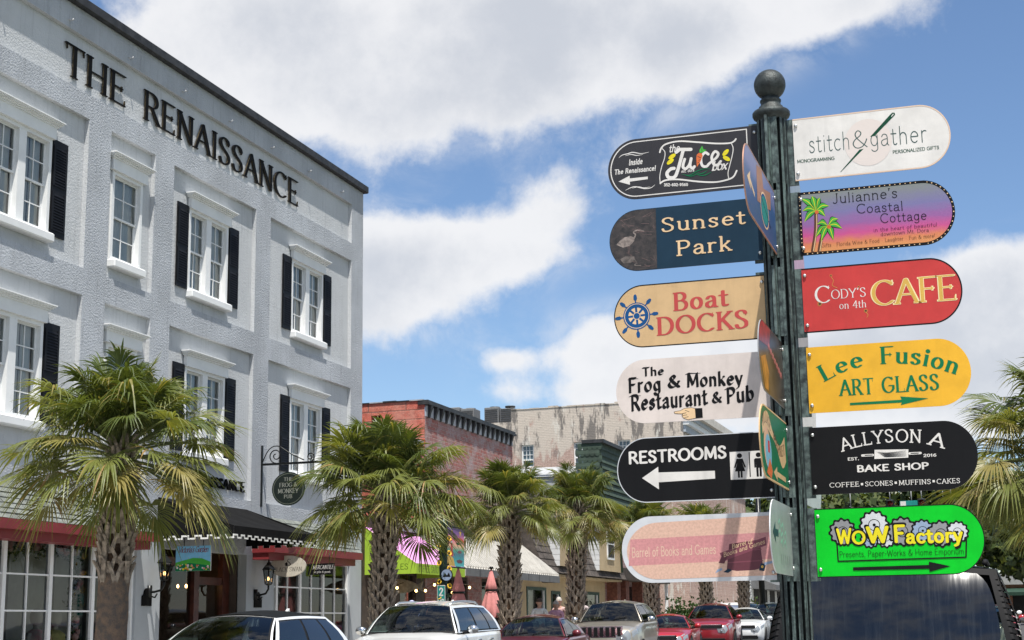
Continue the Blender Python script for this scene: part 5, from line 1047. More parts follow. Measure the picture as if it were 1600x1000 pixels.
# tall weathered building
WEA = brickmat('weathered_brick', (.4, .27, .23), (.46, .33, .28), (.43, .34, .3), 'XZ', .3, .1, .012, .0, var=.35)
def weather(m):
    nt = m.node_tree; g = NG(nt); b = nt.nodes['Principled BSDF']; src = b.inputs['Base Color'].links[0].from_socket; ob = g.n('ShaderNodeTexCoord').outputs['Object']; sx = g.n('ShaderNodeSeparateXYZ'); g.sock(sx, 0, ob)
    hi = g.ramp(sx.outputs[2], 9.2, 11.6); n = g.noise(g.mapping(ob, scale=(1.2, 1.2, .45)), 1.1, 7, .68); n2 = g.noise(g.mapping(ob, scale=(1.7, 1.7, .42)), 1.0, 9, .68)
    c = g.mix(g.ramp(g.math('ADD', n, g.math('MULTIPLY', hi, .34)), .66, .76, 0, .85), src, rgba((.52, .47, .41))); c = g.mix(g.math('MULTIPLY', g.ramp(n2, .5, .57, 0, .85), hi), c, rgba((.13, .12, .115))); n3 = g.noise(g.mapping(ob, (7, 0, 3), scale=(1.6, 1.6, .3)), 1.4, 6, .7)
    c = g.mix(g.ramp(n3, .55, .62, 0, .85), c, rgba((.58, .55, .5))); nt.links.new(c, b.inputs['Base Color'])
weather(WEA)
we = thing('brick_building', (-20, 80, GZ(74)), 'tall weathered brick building with peeling white paint and small sash windows', 'building')
WX = [(-23.56, -22.89), (-20.75, -20.08), (-18.43, -17.76), (-17.4, -16.75)]
mb = MB(); ubs = sorted([0, 9.1] + [-15 - x for w in WX for x in w]); mb.relief((-15, 74, 0), (-1, 0, 0), (0, 0, 1), (0, -1, 0), ubs, [-.1, 9.58, 10.76, 12.1, 12.62], lambda u, v: None if 9.58 < v < 10.76 and any(-15 - b_ < u < -15 - a for a, b_ in WX) else 0., WEA)
mb.box(-24.1, -15.02, 74.23, 92, -.1, 12.3, WEA); mb.box(-36, -24.1, 74, 90, -.1, 12.0, WEA); r_ = random.Random(8)
for k in range(18): mb.box(-15 - .505 * (k + 1), -15 - .505 * k, 73.97, 74.3, 12.62, 12.64 + r_.random() * .09, WEA)
mb.build('wall', we)
for a, b_ in WX:
    mb = MB(); f = .07; y = 74.1; mb.box(a, a + f, y, y + .08, 9.58, 10.76, WHITE); mb.box(b_ - f, b_, y, y + .08, 9.58, 10.76, WHITE); mb.box(a + f, b_ - f, y, y + .08, 10.69, 10.76, WHITE); mb.box(a + f, b_ - f, y, y + .08, 9.58, 9.65, WHITE); mb.box(a + f, b_ - f, y - .01, y + .07, 9.95, 10.02, WHITE)
    for q in (1, 2): mb.box(a + f + q * (b_ - a - 2 * f) / 3 - .012, a + f + q * (b_ - a - 2 * f) / 3 + .012, y + .01, y + .06, 10.02, 10.69, WHITE); mb.box(a + f, b_ - f, y + .012, y + .062, 10.02 + q * .223 - .012, 10.02 + q * .223 + .012, WHITE)
    w = mb.build('window', we); mb = MB(); mb.quad((a, y + .05, 9.6), (b_, y + .05, 9.6), (b_, y + .05, 10.75), (a, y + .05, 10.75), M('blue_grey_pane', (.06, .1, .12), rough=.08, spec=.8)); mb.build('pane', w)
mb = MB(); CRM = M('cream_cornice', (.5, .47, .42), rough=.7, var=.15); BLUEG = M('blue_grey_cornice', (.34, .38, .43), rough=.7, var=.1)
for i, (o, z0, z1, m_) in enumerate(((.12, 11.0, 11.35, BLUEG), (.3, 11.35, 11.6, WHITE), (.42, 11.6, 11.8, BLUEG), (.62, 11.8, 12.2, CRM))): mb.box(-15.0, -15 + o, 74.0 - o * .4, 92, z0, z1, m_)
mb.build('cornice', we)
ACM = M('grey_unit_casing', (.13, .135, .14), rough=.6, var=.15, vscale=6)
for x0, x1, lb in ((-28.6, -27.0, 'grey rooftop air conditioning unit behind the black bracketed cornice'), (-26.4, -24.7, 'grey rooftop air conditioning unit beside the weathered parapet')):
    t = thing('rooftop_unit', ((x0 + x1) / 2, 77, 12.0), lb, 'air conditioner', 'rooftop air conditioning units'); w = (x1 - x0) / 2
    for k in range(2):
        mb = MB(); a = x0 + k * (w + .03); mb.bbox(a, a + w - .03, 76.4, 77.5, 12.0, 13.2 + (.12 if x0 < -27 else 0) - k * .1, ACM, .03)
        for q in range(9): mb.box(a + .06, a + w - .09, 76.37, 76.4, 12.15 + q * .11, 12.19 + q * .11, DTRIM)
        mb.build('casing', t); mb = MB(); mb.lathe([(0, 13.2), (.28, 13.2), (.28, 13.28), (0, 13.3)], (a + w / 2, 76.95, 0), DTRIM, 16); mb.build('fan_guard', t)
# white clapboard shop, then distant fronts closing the street
CLAP = M('white_clapboard', (.62, .63, .63), rough=.7, var=.08, vscale=2, streak=.2)
for (x0, x1, y0, y1, h, m_, rf, lb) in ((-26, -15.0, 92.3, 106, 6.2, CLAP, LGREY, 'white clapboard shop with a grey roof further down the street'), (-30, -15, 106.4, 124, 7.5, BRK1, DTRIM, 'dark red brick shop at the far end of the left side'),
                                       (-13, -4, 150, 160, 5.5, TANW, DSH, 'distant tan shop front across the end of the street'), (-3, 7, 146, 158, 4.6, M('terracotta_render', (.42, .2, .14), rough=.9, var=.2), LGREY, 'distant terracotta shop front at the right edge')):
    t = thing('shop', ((x0 + x1) / 2, y0, GZ(y0)), lb, 'building'); mb = MB(); mb.box(x0, x1, y0, y1, 0, h, m_)
    if m_ is CLAP:
        for k in range(30): mb.box(x0, x1 + .02, y0 - .02, y1, .6 + k * .18, .62 + k * .18, m_)
    mb.build('wall', t); mb = MB(); mb.prism([(x0 - .3, y0 - .3, h), (x1 + .4, y0 - .3, h), (x1 + .1, y0 - .3, h + 1.1), (x0, y0 - .3, h + 1.1)], (0, y1 - y0 + .6, 0), rf); mb.build('roof', t)
    for k in range(4):
        mb = MB()
        if x1 < -14: y = y0 + 1.2 + k * (y1 - y0) / 4.2; mb.box(x1, x1 + .04, y, y + 2, 1.4, 3.6, DARK)
        else: x = x0 + .7 + k * (x1 - x0) / 4.2; mb.box(x, x + 1.5, y0 - .04, y0, 2, 4, DARK)
        mb.build('window', t)
    mb = MB(); am = (GVAL, REDP, GREENT, I_white)[int(abs(y0)) % 4]
    if x1 < -14: mb.prism([(x1, y0 + .4, 4.4), (x1 + 1.5, y0 + .4, 3.8), (x1 + 1.5, y0 + .4, 3.5), (x1, y0 + .4, 3.6)], (0, y1 - y0 - .8, 0), am)
    else: mb.prism([(x0 + .3, y0, 4.3), (x0 + .3, y0 - 1.4, 3.9), (x0 + .3, y0 - 1.4, 3.6), (x0 + .3, y0, 3.7)], (x1 - x0 - .6, 0, 0), am)
    mb.build('awning', t)
# ---------------------------------------------------------------- street furniture
GPOST = M('green_lamp_post', (.012, .035, .03), rough=.45, metal=.3, var=.3, vscale=8)
lx, ly = -10.9, 28.9; gz = GZ(ly) + .09
t = thing('street_lamp', (lx, ly, gz), 'dark green banner post wound with yellow sunflowers before the white awning', 'street lamp')
mb = MB(); mb.lathe([(0, gz), (.2, gz), (.2, gz + .15), (.14, gz + .3), (.1, gz + .7), (.075, gz + .8), (.085, 3.6), (.1, 3.62), (.1, 3.74), (0, 3.74)], (lx, ly, 0), GPOST, 16); mb.build('post', t)
mb = MB(); mb.tube([(lx, ly, 3.62), (lx + .02, ly + 1.25, 3.62)], .018, LANT, 6); mb.build('banner_arm', t); mb = MB(); mb.tube([(lx, ly, 2.8), (lx + .02, ly + 1.25, 2.8)], .018, LANT, 6); mb.build('banner_arm', t)
banm = gradmat('banner_print', [(0., H('4fb0b0')), (.18, H('2f8f94')), (.32, H('3f6f7f')), (.42, H('4f9a7c')), (.55, H('e8b08a')), (.68, H('e0708a')), (.85, H('7a4a8c')), (1., H('583a72'))], 2, 0., .9, .06)
ban = thing('banner', (lx + .02, ly + .7, 2.82), 'street banner printed with a sunset lakeside and lighthouse on the lamp post', 'banner'); mb = MB()
mb.box(lx + .01, lx + .016, ly + .17, ly + 1.2, 2.82, 3.6, banm); mb.build('cloth', ban); c = Canvas((lx + .0165, ly + .17, 2.82), (0, 1, 0), (0, 0, 1), (1, 0, 0))
c.poly([(180, 200), (380, 200), (330, 420), (310, 560), (250, 560), (230, 420)], I_docks); c.rect(235, 325, 470, 510, I_white); c.poly([(0, 0), (480, 0), (380, 160), (160, 230), (0, 180)], I_gold); c.poly([(560, 120), (760, 150), (940, 120), (860, 70), (640, 70)], I_mar); c.disc(760, 300, 120, 30, I_mar2); c.disc(700, 470, 160, 24, I_dgreen); c.poly([(500, 560), (800, 600), (1030, 540), (1030, 500), (500, 520)], I_orange)
for u, v, s in ((800, 690, 90), (300, 700, 60)): c.poly([(u + (s if i % 2 == 0 else s * .4) * cos(pi * i / 5 + pi / 2), v + (s if i % 2 == 0 else s * .4) * sin(pi * i / 5 + pi / 2)) for i in range(10)], I_gold)
c.build('print', ban)
ban.parent = None
gar = thing('flower_garland', (lx, ly, gz), 'sunflower garland spiralling up the green lamp post', 'garland'); rs = random.Random(2); PETAL = M('sunflower_petal', (.75, .45, .02), rough=.7, var=.2); EYE = M('sunflower_eye', (.06, .03, .012), rough=.9)
mb = MB(); path = [(lx + .11 * cos(k * .5), ly + .11 * sin(k * .5), 2.2 + k * .042) for k in range(34)]
for p in path:
    for q in range(7):
        d = V(rs.gauss(0, 1), rs.gauss(0, 1), rs.gauss(0, .7)).normalized(); e = d.cross(V(.3, .2, 1)).normalized(); s = rs.uniform(.04, .08); p_ = V(*p) + d * .03; mb.add([p_ - e * s * .4, p_ + d * s, p_ + e * s * .4], [(0, 1, 2)], IVY)
mb.build('vine', gar)
for k in range(9):
    z = 2.2 + k * .17 + rs.uniform(-.05, .05); a = -pi / 2 + (.9 if k % 2 else -.7); cx, cy = lx + .15 * cos(a) + .05, ly + .15 * sin(a); mb = MB(); n_ = V(cos(a) * .7 + .3, sin(a), .25).normalized(); e1 = n_.cross(V(0, 0, 1)).normalized(); e2 = e1.cross(n_)
    for i in range(12): q = 2 * pi * i / 12; d = e1 * cos(q) + e2 * sin(q); w_ = e1 * -sin(q) + e2 * cos(q); o = V(cx, cy, z); mb.add([o + d * .025 - w_ * .012, o + d * .045 - w_ * .014 + n_ * .01, o + d * .062, o + d * .045 + w_ * .018 + n_ * .01, o + d * .025 + w_ * .012], [(0, 1, 2, 3, 4)], PETAL)
    mb.ball((cx, cy, z), .024, EYE, 8, 6); mb.build('sunflower', gar)
t = thing('street_sign', (lx + .05, ly - .1, 1.9), 'small green and white parking sign fixed to the banner post', 'sign'); mb = MB(); mb.box(lx - .085, lx + .085, ly - .13, ly - .12, 1.95, 2.42, I_white); mb.build('plate', t); c = Canvas((lx, ly - .13, 2.18), (1, 0, 0), (0, 0, 1), (0, -1, 0)); c.rect(-78, 78, -220, 225, I_teal); c.text('2', 'bold', -50, 50, 40, 140, I_white); c.text('HR', 'bold', -70, 70, -150, 110, I_white); c.build('lettering', t)
t = thing('street_sign', (lx, ly - .12, 2.5), 'small round black and white emblem plate on the banner post', 'sign'); mb = MB(); mb.tube([(lx + .12, ly - .14, 2.62), (lx + .12, ly - .12, 2.62)], .13, I_black, 20); mb.build('plate', t); c = Canvas((lx + .12, ly - .1405, 2.62), (1, 0, 0), (0, 0, 1), (0, -1, 0)); c.disc(0, 0, 112, 112, I_bgrey); c.poly([(-90, -40), (-30, 40), (10, -10), (50, 50), (90, -40)], I_black); c.build('print', t)
# closed pink parasols
PAR = M('dusty_pink_canvas', (.55, .21, .2), rough=.9, var=.2, vscale=5); WOODP = M('parasol_pole', (.2, .12, .06), rough=.6)
def parasol(x, y, zt, zb, r, lab, seed):
    g0 = GZ(y) + .09; t = thing('closed_parasol', (x, y, g0), lab, 'parasol', 'closed pink parasols outside the cafe'); ph = seed
    mb = MB(); mb.tube([(x, y, g0), (x, y, zt + .04)], .025, WOODP, 8); mb.lathe([(0, g0), (.28, g0), (.28, g0 + .08), (.05, g0 + .12), (0, g0 + .12)], (x, y, 0), LANT, 18); mb.build('pole', t)
    mb = MB(); mb.lathe([(0, zt + .06), (.05, zt + .05), (.06, zt), (.0, zt)], (x, y, 0), LANT, 10); mb.build('cap', t)
    H_ = zt - zb; prof = [(0., .02), (.08, .07), (.3, .16), (.42, .22), (.45, .17), (.5, .19), (.7, .29), (.9, .36), (1., .33)]; rings = []
    for f, rr in prof: rings.append([(x + r / .36 * rr * (1 + .13 * cos(8 * a + ph) * f + .08 * cos(3 * a + ph)) * cos(a), y + r / .36 * rr * (1 + .13 * cos(8 * a + ph) * f) * sin(a), zt - f * H_ - (.06 * cos(8 * a + ph) if f == 1 else 0)) for a in [2 * pi * j / 48 for j in range(48)]])
    mb.loft(rings, PAR, smooth=True); mb.build('canopy', t); mb = MB(); mb.lathe([(.178 * r / .36 * 1.25, zt - .44 * H_), (.185 * r / .36 * 1.25, zt - .46 * H_), (.178 * r / .36 * 1.25, zt - .48 * H_)], (x, y, 0), LANT, 20, cap=False); mb.build('strap', t)
parasol(-12.3, 33.6, 2.95, 1.7, .25, 'closed dusty pink parasol beside the banner post', .4); parasol(-12.3, 36.0, 3.0, 1.85, .25, 'closed dusty pink parasol beside a palm trunk', 1.7)
# traffic lights on a mast arm, street name sign
t = thing('traffic_light', (.9, 62, GZ(62)), 'black traffic signal heads hanging from a wire across the road', 'traffic light'); mb = MB(); mb.tube([(.9, 62, GZ(62)), (.9, 62, 6.9)], [.14, .09], LANT, 10); mb.build('mast', t); mb = MB(); mb.tube([(-9.6, 62, GZ(62)), (-9.6, 62, 6.9)], [.14, .09], LANT, 10); mb.build('mast', t); mb = MB(); mb.tube([(.9, 62, 6.76), (-4, 62, 6.72), (-9.6, 62, 6.78)], .014, LANT, 5); mb.build('span_wire', t)
for x, zz in ((-5.88, 0), (-4.33, 1), (-3.5, 0), (-3.11, 1), (-2.29, 1), (-1.99, 1)):
    mb = MB(); mb.tube([(x, 62, 6.75), (x, 62, 6.25 if zz else 6.0)], .02, GREYM, 6); mb.build('hanger', t)
    if zz:
        mb = MB(); mb.bbox(x - .16, x + .16, 61.9, 62.1, 5.4, 6.3, LANT, .03); hd = mb.build('signal_head', t)
        for k, cc in enumerate(((.02, .12, .05), (.2, .12, .01), (.2, .012, .01))): mb = MB(); mb.tube([(x, 61.9, 5.55 + k * .3), (x, 61.88, 5.55 + k * .3)], .1, M('lens_%s' % ('green', 'amber', 'red')[k], cc, rough=.2), 14); mb.tube([(x, 61.89, 5.63 + k * .3), (x, 61.72, 5.61 + k * .3)], .1, LANT, 10, cap=False); mb.build('lamp', hd)
mb = MB(); mb.box(-3.95, -3.2, 61.93, 61.95, 6.02, 6.24, I_teal); mb.box(-3.93, -3.72, 61.925, 61.93, 6.04, 6.22, I_white); mb.build('name_plate', t)
# planter boxes and A-board along the far pavement
TERR = M('planter_stone', (.3, .28, .25), rough=.9, var=.2)
for i, y in enumerate((60.5, 66.5, 76, 80)):
    t = thing('planter', (-12.6, y, GZ(y) + .09), ('stone planter of bushes beyond the jeep', 'stone planter of bushes beyond the red coupe', 'planter of yellowing shrubs before the white shop', 'planter of green shrubs beside the far palms')[i], 'planter', 'planters along the pavement'); g0 = GZ(y) + .09; mb = MB(); mb.bbox(-13.2, -12.0, y - .6, y + .6, g0, g0 + .6, TERR, .03); mb.build('box', t)
    mb = MB(); r = random.Random(i)
    for k in range(700):
        d = V(r.gauss(0, .36), r.gauss(0, .36), abs(r.gauss(0, .35))); p = V(-12.6, y, g0 + .6) + d; n_ = V(r.gauss(0, 1), r.gauss(0, 1), r.gauss(0, 1)).normalized(); e = n_.cross(V(.2, .7, .4)).normalized(); s = r.uniform(.05, .11); mb.add([p - n_ * s, p + e * s * .5, p + n_ * s, p - e * s * .5], [(0, 1, 2, 3)], IVY if i != 2 else M('yellow_shrub', (.16, .13, .03), rough=.7, var=.4))
    mb.build('foliage', t)
t = thing('sandwich_board', (-13.2, 57.2, GZ(57)), 'small black chalkboard standing by the brick piers', 'sign'); g0 = GZ(57) + .09; mb = MB(); mb.prism([(-13.5, 57.2, g0), (-12.9, 57.2, g0), (-12.9, 57.4, g0 + 1.1), (-13.5, 57.4, g0 + 1.1)], (0, .04, 0), TIMB); mb.build('frame', t); mb = MB(); mb.add([(-13.44, 57.2, g0 + .1), (-12.96, 57.2, g0 + .1), (-12.96, 57.375, g0 + 1.04), (-13.44, 57.375, g0 + 1.04)], [(0, 1, 2, 3)], SHUT); mb.build('slate', t)
# ---------------------------------------------------------------- palms and trees
LEAVES = [leafmat('palm_green', (.062, .088, .022), (.1, .128, .032), .32), leafmat('palm_light_green', (.12, .145, .036), (.165, .18, .048), .36), leafmat('palm_yellow_green', (.2, .19, .058), (.25, .21, .07), .36), leafmat('palm_dry', (.3, .2, .08), (.22, .14, .05), .25)]
STALK = M('palm_stalk', (.14, .16, .05), rough=.5, var=.3, vscale=6)
BOOT = M('palm_boot', (.31, .25, .195), rough=.95, var=.5, vscale=14, bump=.5, bscale=50); FIBRE = M('palm_fibre', (.11, .065, .038), rough=1., var=.6, vscale=12, bump=.8, bscale=60)
FIBR2 = M('palm_old_sheath', (.16, .105, .07), rough=1., var=.6, vscale=9, col2=(.1, .085, .075), bump=.8, bscale=40)
def palm_crown(seed, nleaf=48, scale=1., zc=0., ns=40, fan=1., droop=.04):
    r = random.Random(seed); mb = MB(); st = MB()
    for i in range(nleaf):
        f = (i + .5) / nleaf; az = i * 2.39996 + r.uniform(-.3, .3); el = radians(80 - 84 * f + r.uniform(-13, 13) - (34 if r.random() < droop and f > .5 else 0))
        d = V(cos(az) * cos(el), sin(az) * cos(el), sin(el)); Lp = scale * r.uniform(.45, 1.0) * (.72 + .55 * max(0., cos(el)))
        # arching stalk
        p = V(0, 0, zc + scale * (.1 - .35 * f)); pts = [p]; dd = d.copy(); n = 6
        for k in range(n): dd = (dd + V(0, 0, -.035 - .05 * f)).normalized(); p = p + dd * Lp / n; pts.append(p)
        st.tube(pts, [.022 * scale] + [.014 * scale] * (n - 1) + [.01 * scale], STALK, 4, cap=False)
        s = dd.cross(V(0, 0, 1)); s = s.normalized() if s.length > .05 else V(1, 0, 0); nn = s.cross(dd).normalized()
        roll = r.uniform(-.5, .5); s, nn = s * cos(roll) + nn * sin(roll), nn * cos(roll) - s * sin(roll)
        age = f * .85 + r.uniform(-.25, .25); mt = LEAVES[0 if age < .45 else (1 if age < .92 else 2)]
        if r.random() < .12: mt = LEAVES[1 if age < .5 else 2]
        L = scale * fan * r.uniform(.42, .6); grav = r.uniform(.35, .95)
        for k in range(ns):
            t = (k + .5) / ns * 2 - 1; th = t * radians(142) + r.uniform(-.025, .025); costa = .34 * max(0., cos(th)) ** 1.5
            base = p + dd * (L * costa * .8) + V(0, 0, -1) * L * costa * costa * .55; dr = (dd * cos(th) + s * sin(th) + nn * (.22 * abs(sin(th)) - .1)).normalized(); wv = dr.cross(nn).normalized()
            ln = L * (.78 + .22 * cos(th)) * r.uniform(.88, 1.06); hw = ln * .5 * sin(radians(142) / ns) * 1.02; vs = []; gk = grav * r.uniform(.5, 1.5); bend = nn * r.gauss(0, .06) + wv * r.gauss(0, .05)
            for (q, w) in ((.03, .06), (.28, .62), (.5, .95), (.72, .62), (.9, .28), (1.04, .04)):
                c = base + dr * ln * q + V(0, 0, -1) * ln * gk * max(0, q - .3) ** 1.7 * 1.25 + bend * (max(0, q - .45) ** 1.5) * ln
                vs += [c - wv * hw * w * 1.15, c + nn * hw * w * .55, c + wv * hw * w * 1.15]
            m_ = mt if r.random() > .07 else LEAVES[2 if age < .7 else 3]
            mb.add(vs, [(3 * a + e, 3 * a + e + 1, 3 * a + e + 4, 3 * a + e + 3) for a in range(5) for e in (0, 1)], m_)
    return mb, st
def palm_trunk(r0, z0, z1, zb, seed, lean=(0, 0)):
    """z0 ground, zb where the criss-cross boots begin, z1 the crown"""
    r = random.Random(seed); mb = MB(); X_ = lambda z: (lean[0] * (z - z0) / (z1 - z0), lean[1] * (z - z0) / (z1 - z0)); prof = []; n = 20; rings = []
    zs = [z0 + (z1 - z0) * k / 24 for k in range(25)]
    for z in zs:
        rr = r0 * (1.06 if z < zb else .86) * (1 - .18 * max(0, (z - (z1 - .9)) / .9)) * (1 + .25 * max(0, 1 - (z - z0) / .5) ** 2); cx, cy = X_(z)
        rings.append([(cx + rr * (1 + r.uniform(-.05, .05)) * cos(2 * pi * j / n), cy + rr * (1 + r.uniform(-.05, .05)) * sin(2 * pi * j / n), z) for j in range(n)])
    k = sum(1 for z in zs if z < zb); mb.loft(rings[:k + 1], FIBR2, smooth=True); mb.loft(rings[k:], FIBRE, smooth=True)
    row = 0; z = zb - .1; nb = 7
    while z < z1 + .02:
        cx, cy = X_(z); g = 1 - .2 * max(0, (z - (z1 - .9)) / .9)
        for j in range(nb):
            a = 2 * pi * (j + (.5 if row % 2 else 0)) / nb + r.uniform(-.06, .06); hh = r.uniform(.24, .36) * (r0 / .22)
            if r.random() < .05: continue
            for sgn in (-1, 1):
                da = sgn * r.uniform(.26, .44); o0, o1 = r0 * g * .9, r0 * g * r.uniform(1.12, 1.5); w0, w1 = .045 * r0 / .24, .024 * r0 / .24
                P = lambda f, off, side: (cx + (o0 + (o1 - o0) * f ** 1.6 + off) * cos(a + da * f + side), cy + (o0 + (o1 - o0) * f ** 1.6 + off) * sin(a + da * f + side), z + hh * f)
                rg = []
                for f in (0, .5, 1.): w = (w0 + (w1 - w0) * f) / r0; rg.append([P(f, 0, -w), P(f, 0, w), P(f, .028, w * .8), P(f, .028, -w * .8)])
                mb.loft(rg, BOOT, cap=True)
        z += .15 * r0 / .22; row += 1
    return mb
def palm(x, y, zc, r0, zb, seed, scale, lab, lean=(0, 0), nleaf=48, src=None, rot=0., ns=40, fan=1., droop=.04):
    gz = GZ(y) + .09; t = thing('palm_tree', (x, y, gz), lab, 'palm tree', 'sabal palms along the pavement')
    if src is None:
        tm = palm_trunk(r0, 0., zc - gz - .05, zb - gz, seed, lean); tm.v = [(v[0] + x, v[1] + y, v[2] + gz) for v in tm.v]; tm.build('trunk', t)
        cm, st = palm_crown(seed, nleaf, scale, 0., ns, fan, droop); off = V(x + lean[0], y + lean[1], zc)
        for m_ in (cm, st): m_.v = [tuple(Vector(v) + off) for v in m_.v]
        c = cm.build('crown', t); st.build('stalk', c)
    else:
        for ch in src.children:
            k = ch.copy(); COL.objects.link(k); k.parent = t
            for s2 in ch.children: q = s2.copy(); COL.objects.link(q); q.parent = k
        t.rotation_euler.z = rot; t.scale = (scale,) * 3
    return t
palm(-10.9, 16.9, 3.99, .185, 2.3, 11, 1.04, 'largest sabal palm standing before the left shop window', (0, .15), 108, droop=.05)
pB = palm(-10.9, 25.6, 4.08, .19, 1.6, 23, 1.14, 'sabal palm at the corner of the hotel beside the lime awning', (.05, .25), 112)
pC = palm(-10.9, 33.1, 4.28, .2, 1.2, 37, .92, 'sabal palm growing before the white ribbed awning', (0, .2), 96)
palm(-10.9, 38.5, 4.68, .2, 1.6, 41, 1.0, 'sabal palm growing before the shingled dormers', (0, .75), 96)
palm(-10.9, 48.0, 0, 0, 0, 0, 1.02, 'sabal palm half hidden behind the faded barrel board', src=pC, rot=2.1)
palm(-10.9, 57.0, 0, 0, 0, 0, 1.06, 'sabal palm behind the faded board beyond the red cars', src=pB, rot=.7)
palm(-10.9, 65.0, 0, 0, 0, 0, 1.0, 'farthest small sabal palm left of the signpost', src=pC, rot=4.0)
palm(1.4, 26.0, 4.15, .25, 1.6, 53, 1.5, 'sabal palm at the right edge behind the bake shop board', (0, 0), 130, ns=48, fan=.9)
palm(1.3, 37.0, 0, 0, 0, 0, 1.0, 'sabal palm beyond the first one at the right edge', src=pB, rot=3.)
# broadleaf trees closing the street
CROWN = [leafmat('oak_leaf_dark', (.022, .036, .012), (.035, .055, .018), .2), leafmat('oak_leaf', (.045, .07, .02), (.065, .09, .028), .25), leafmat('oak_leaf_light', (.085, .11, .03), (.11, .13, .04), .3)]
BARK = M('oak_bark', (.11, .09, .07), rough=.95, var=.4, vscale=5, bump=.5)
def oak(x, y, h, rad, seed, lab, n=4200, ls=.42):
    r = random.Random(seed); gz = GZ(y); t = thing('oak_tree', (x, y, gz), lab, 'tree', 'broadleaf trees closing the street')
    tr = MB(); tr.tube([(x, y, gz - .2), (x + .1, y, gz + h * .25), (x, y, gz + h * .5)], [.55, .4, .3], BARK, 9); cm = MB(); lobes = []
    for k in range(17):
        a = r.uniform(0, 2 * pi); q = rad * sqrt(r.random()) * .85; z = gz + h * r.uniform(.32, .86); q *= 1 - .45 * max(0, (z - gz) / h - .55) / .4; lobes.append((V(x + q * cos(a), y + q * sin(a) * .8, z), rad * r.uniform(.24, .42)))
    for c, lr in lobes[:9]: tr.tube([(x, y, gz + h * .35), ((x + c.x) / 2, (y + c.y) / 2, gz + h * .5), tuple(c)], [.2, .13, .05], BARK, 6)
    tr.build('trunk', t)
    for k in range(n):
        c, lr = r.choice(lobes); d = V(r.gauss(0, 1), r.gauss(0, 1), r.gauss(0, 1)).normalized(); p = c + d * lr * r.uniform(.55, 1.08) * V(1, 1, .8).length / 1.6; nv = (d + V(r.gauss(0, .6), r.gauss(0, .6), r.gauss(0, .6))).normalized(); e1 = nv.cross(V(.3, .5, .81)).normalized(); e2 = nv.cross(e1); s = ls * r.uniform(.5, 1.2)
        pts = [p + (e1 * cos(q) + e2 * sin(q)) * s * (1 if i % 2 else .5) for i, q in enumerate([2 * pi * j / 8 for j in range(8)])]; cm.add(pts, [tuple(range(8))], r.choice(CROWN))
    cm.build('crown', t); return t
TREES = [(-19, 128, 13.5, 6.5), (-12.5, 122, 12, 6), (-7.5, 126, 12.5, 5.5), (-3, 120, 12, 6), (2.5, 118, 11.5, 5.5), (8, 124, 12.5, 6), (-16, 140, 14, 7), (-5, 138, 14, 7), (5, 136, 14, 7), (3.4, 88, 9, 4)]
NM = ['above the clapboard shop roof', 'above the last left shops', 'behind the black bake shop board', 'above the traffic lights', 'behind the right hand palm', 'at the far right edge', 'farther back on the left', 'farther back behind the traffic lights', 'farther back behind the palm', 'low and near beside the right hand palms']
for i, (x, y, h, rad) in enumerate(TREES): oak(x, y, h, rad, 60 + i, ('dark green broadleaf tree ' if i < 6 else 'tall shaded tree ' if i < 9 else 'small leafy street tree ') + NM[i])
setcamscale(1., 0.)
# ---------------------------------------------------------------- cars
def paint(name, col, metal=.0, rough=.28): return M('car_paint_' + name, col, rough=rough, metal=metal, coat=.8, spec=.5, var=.06, vscale=3)
CGLASS = glassmat('car_glass', refl=.03, trans=.5, tint=(.75, .95, .9)); SEATM = M('cabin_trim', (.03, .03, .032), rough=.8); DUSTG = M('dusty_rear_glass', (.006, .008, .013), rough=.12, spec=.55)
def dusty(m):
    nt = m.node_tree; g = NG(nt); b = nt.nodes['Principled BSDF']; ob = g.n('ShaderNodeTexCoord').outputs['Object']; n = g.noise(g.mapping(ob, scale=(26, 3, 1.1)), 1.5, 6, .65)
    nt.links.new(g.mix(g.ramp(n, .45, .8, 0, .4), rgba((.005, .007, .012)), rgba((.03, .036, .043))), b.inputs['Base Color']); nt.links.new(g.ramp(n, .4, .75, .07, .1), b.inputs['Roughness'])
dusty(DUSTG)
PRIV = M('privacy_glass', (.005, .006, .009), rough=.1, spec=.5); TYRE = M('tyre', (.015, .015, .016), rough=.85); RIM = M('alloy_rim', (.4, .41, .42), rough=.3, metal=.9)
TRIM = M('car_black_trim', (.011, .011, .012), rough=.65, spec=.12); CHROME = M('chrome', (.7, .71, .72), rough=.12, metal=1.); LAMPG = M('headlamp', (.22, .24, .26), rough=.05, spec=.9, coat=.8); TAIL = M('tail_lamp', (.3, .01, .012), rough=.15, coat=.6); PLATE = M('plate_white', (.6, .6, .6), rough=.5)
def lerp(a, b, t): return a + (b - a) * t
def crv(keys, y):
    """smooth interpolation through (y, value) keys"""
    if y <= keys[0][0]: return keys[0][1]
    for i in range(len(keys) - 1):
        (a, p), (b_, q) = keys[i], keys[i + 1]
        if y <= b_: t = (y - a) / (b_ - a); t = t * t * (3 - 2 * t); return p + (q - p) * t
    return keys[-1][1]
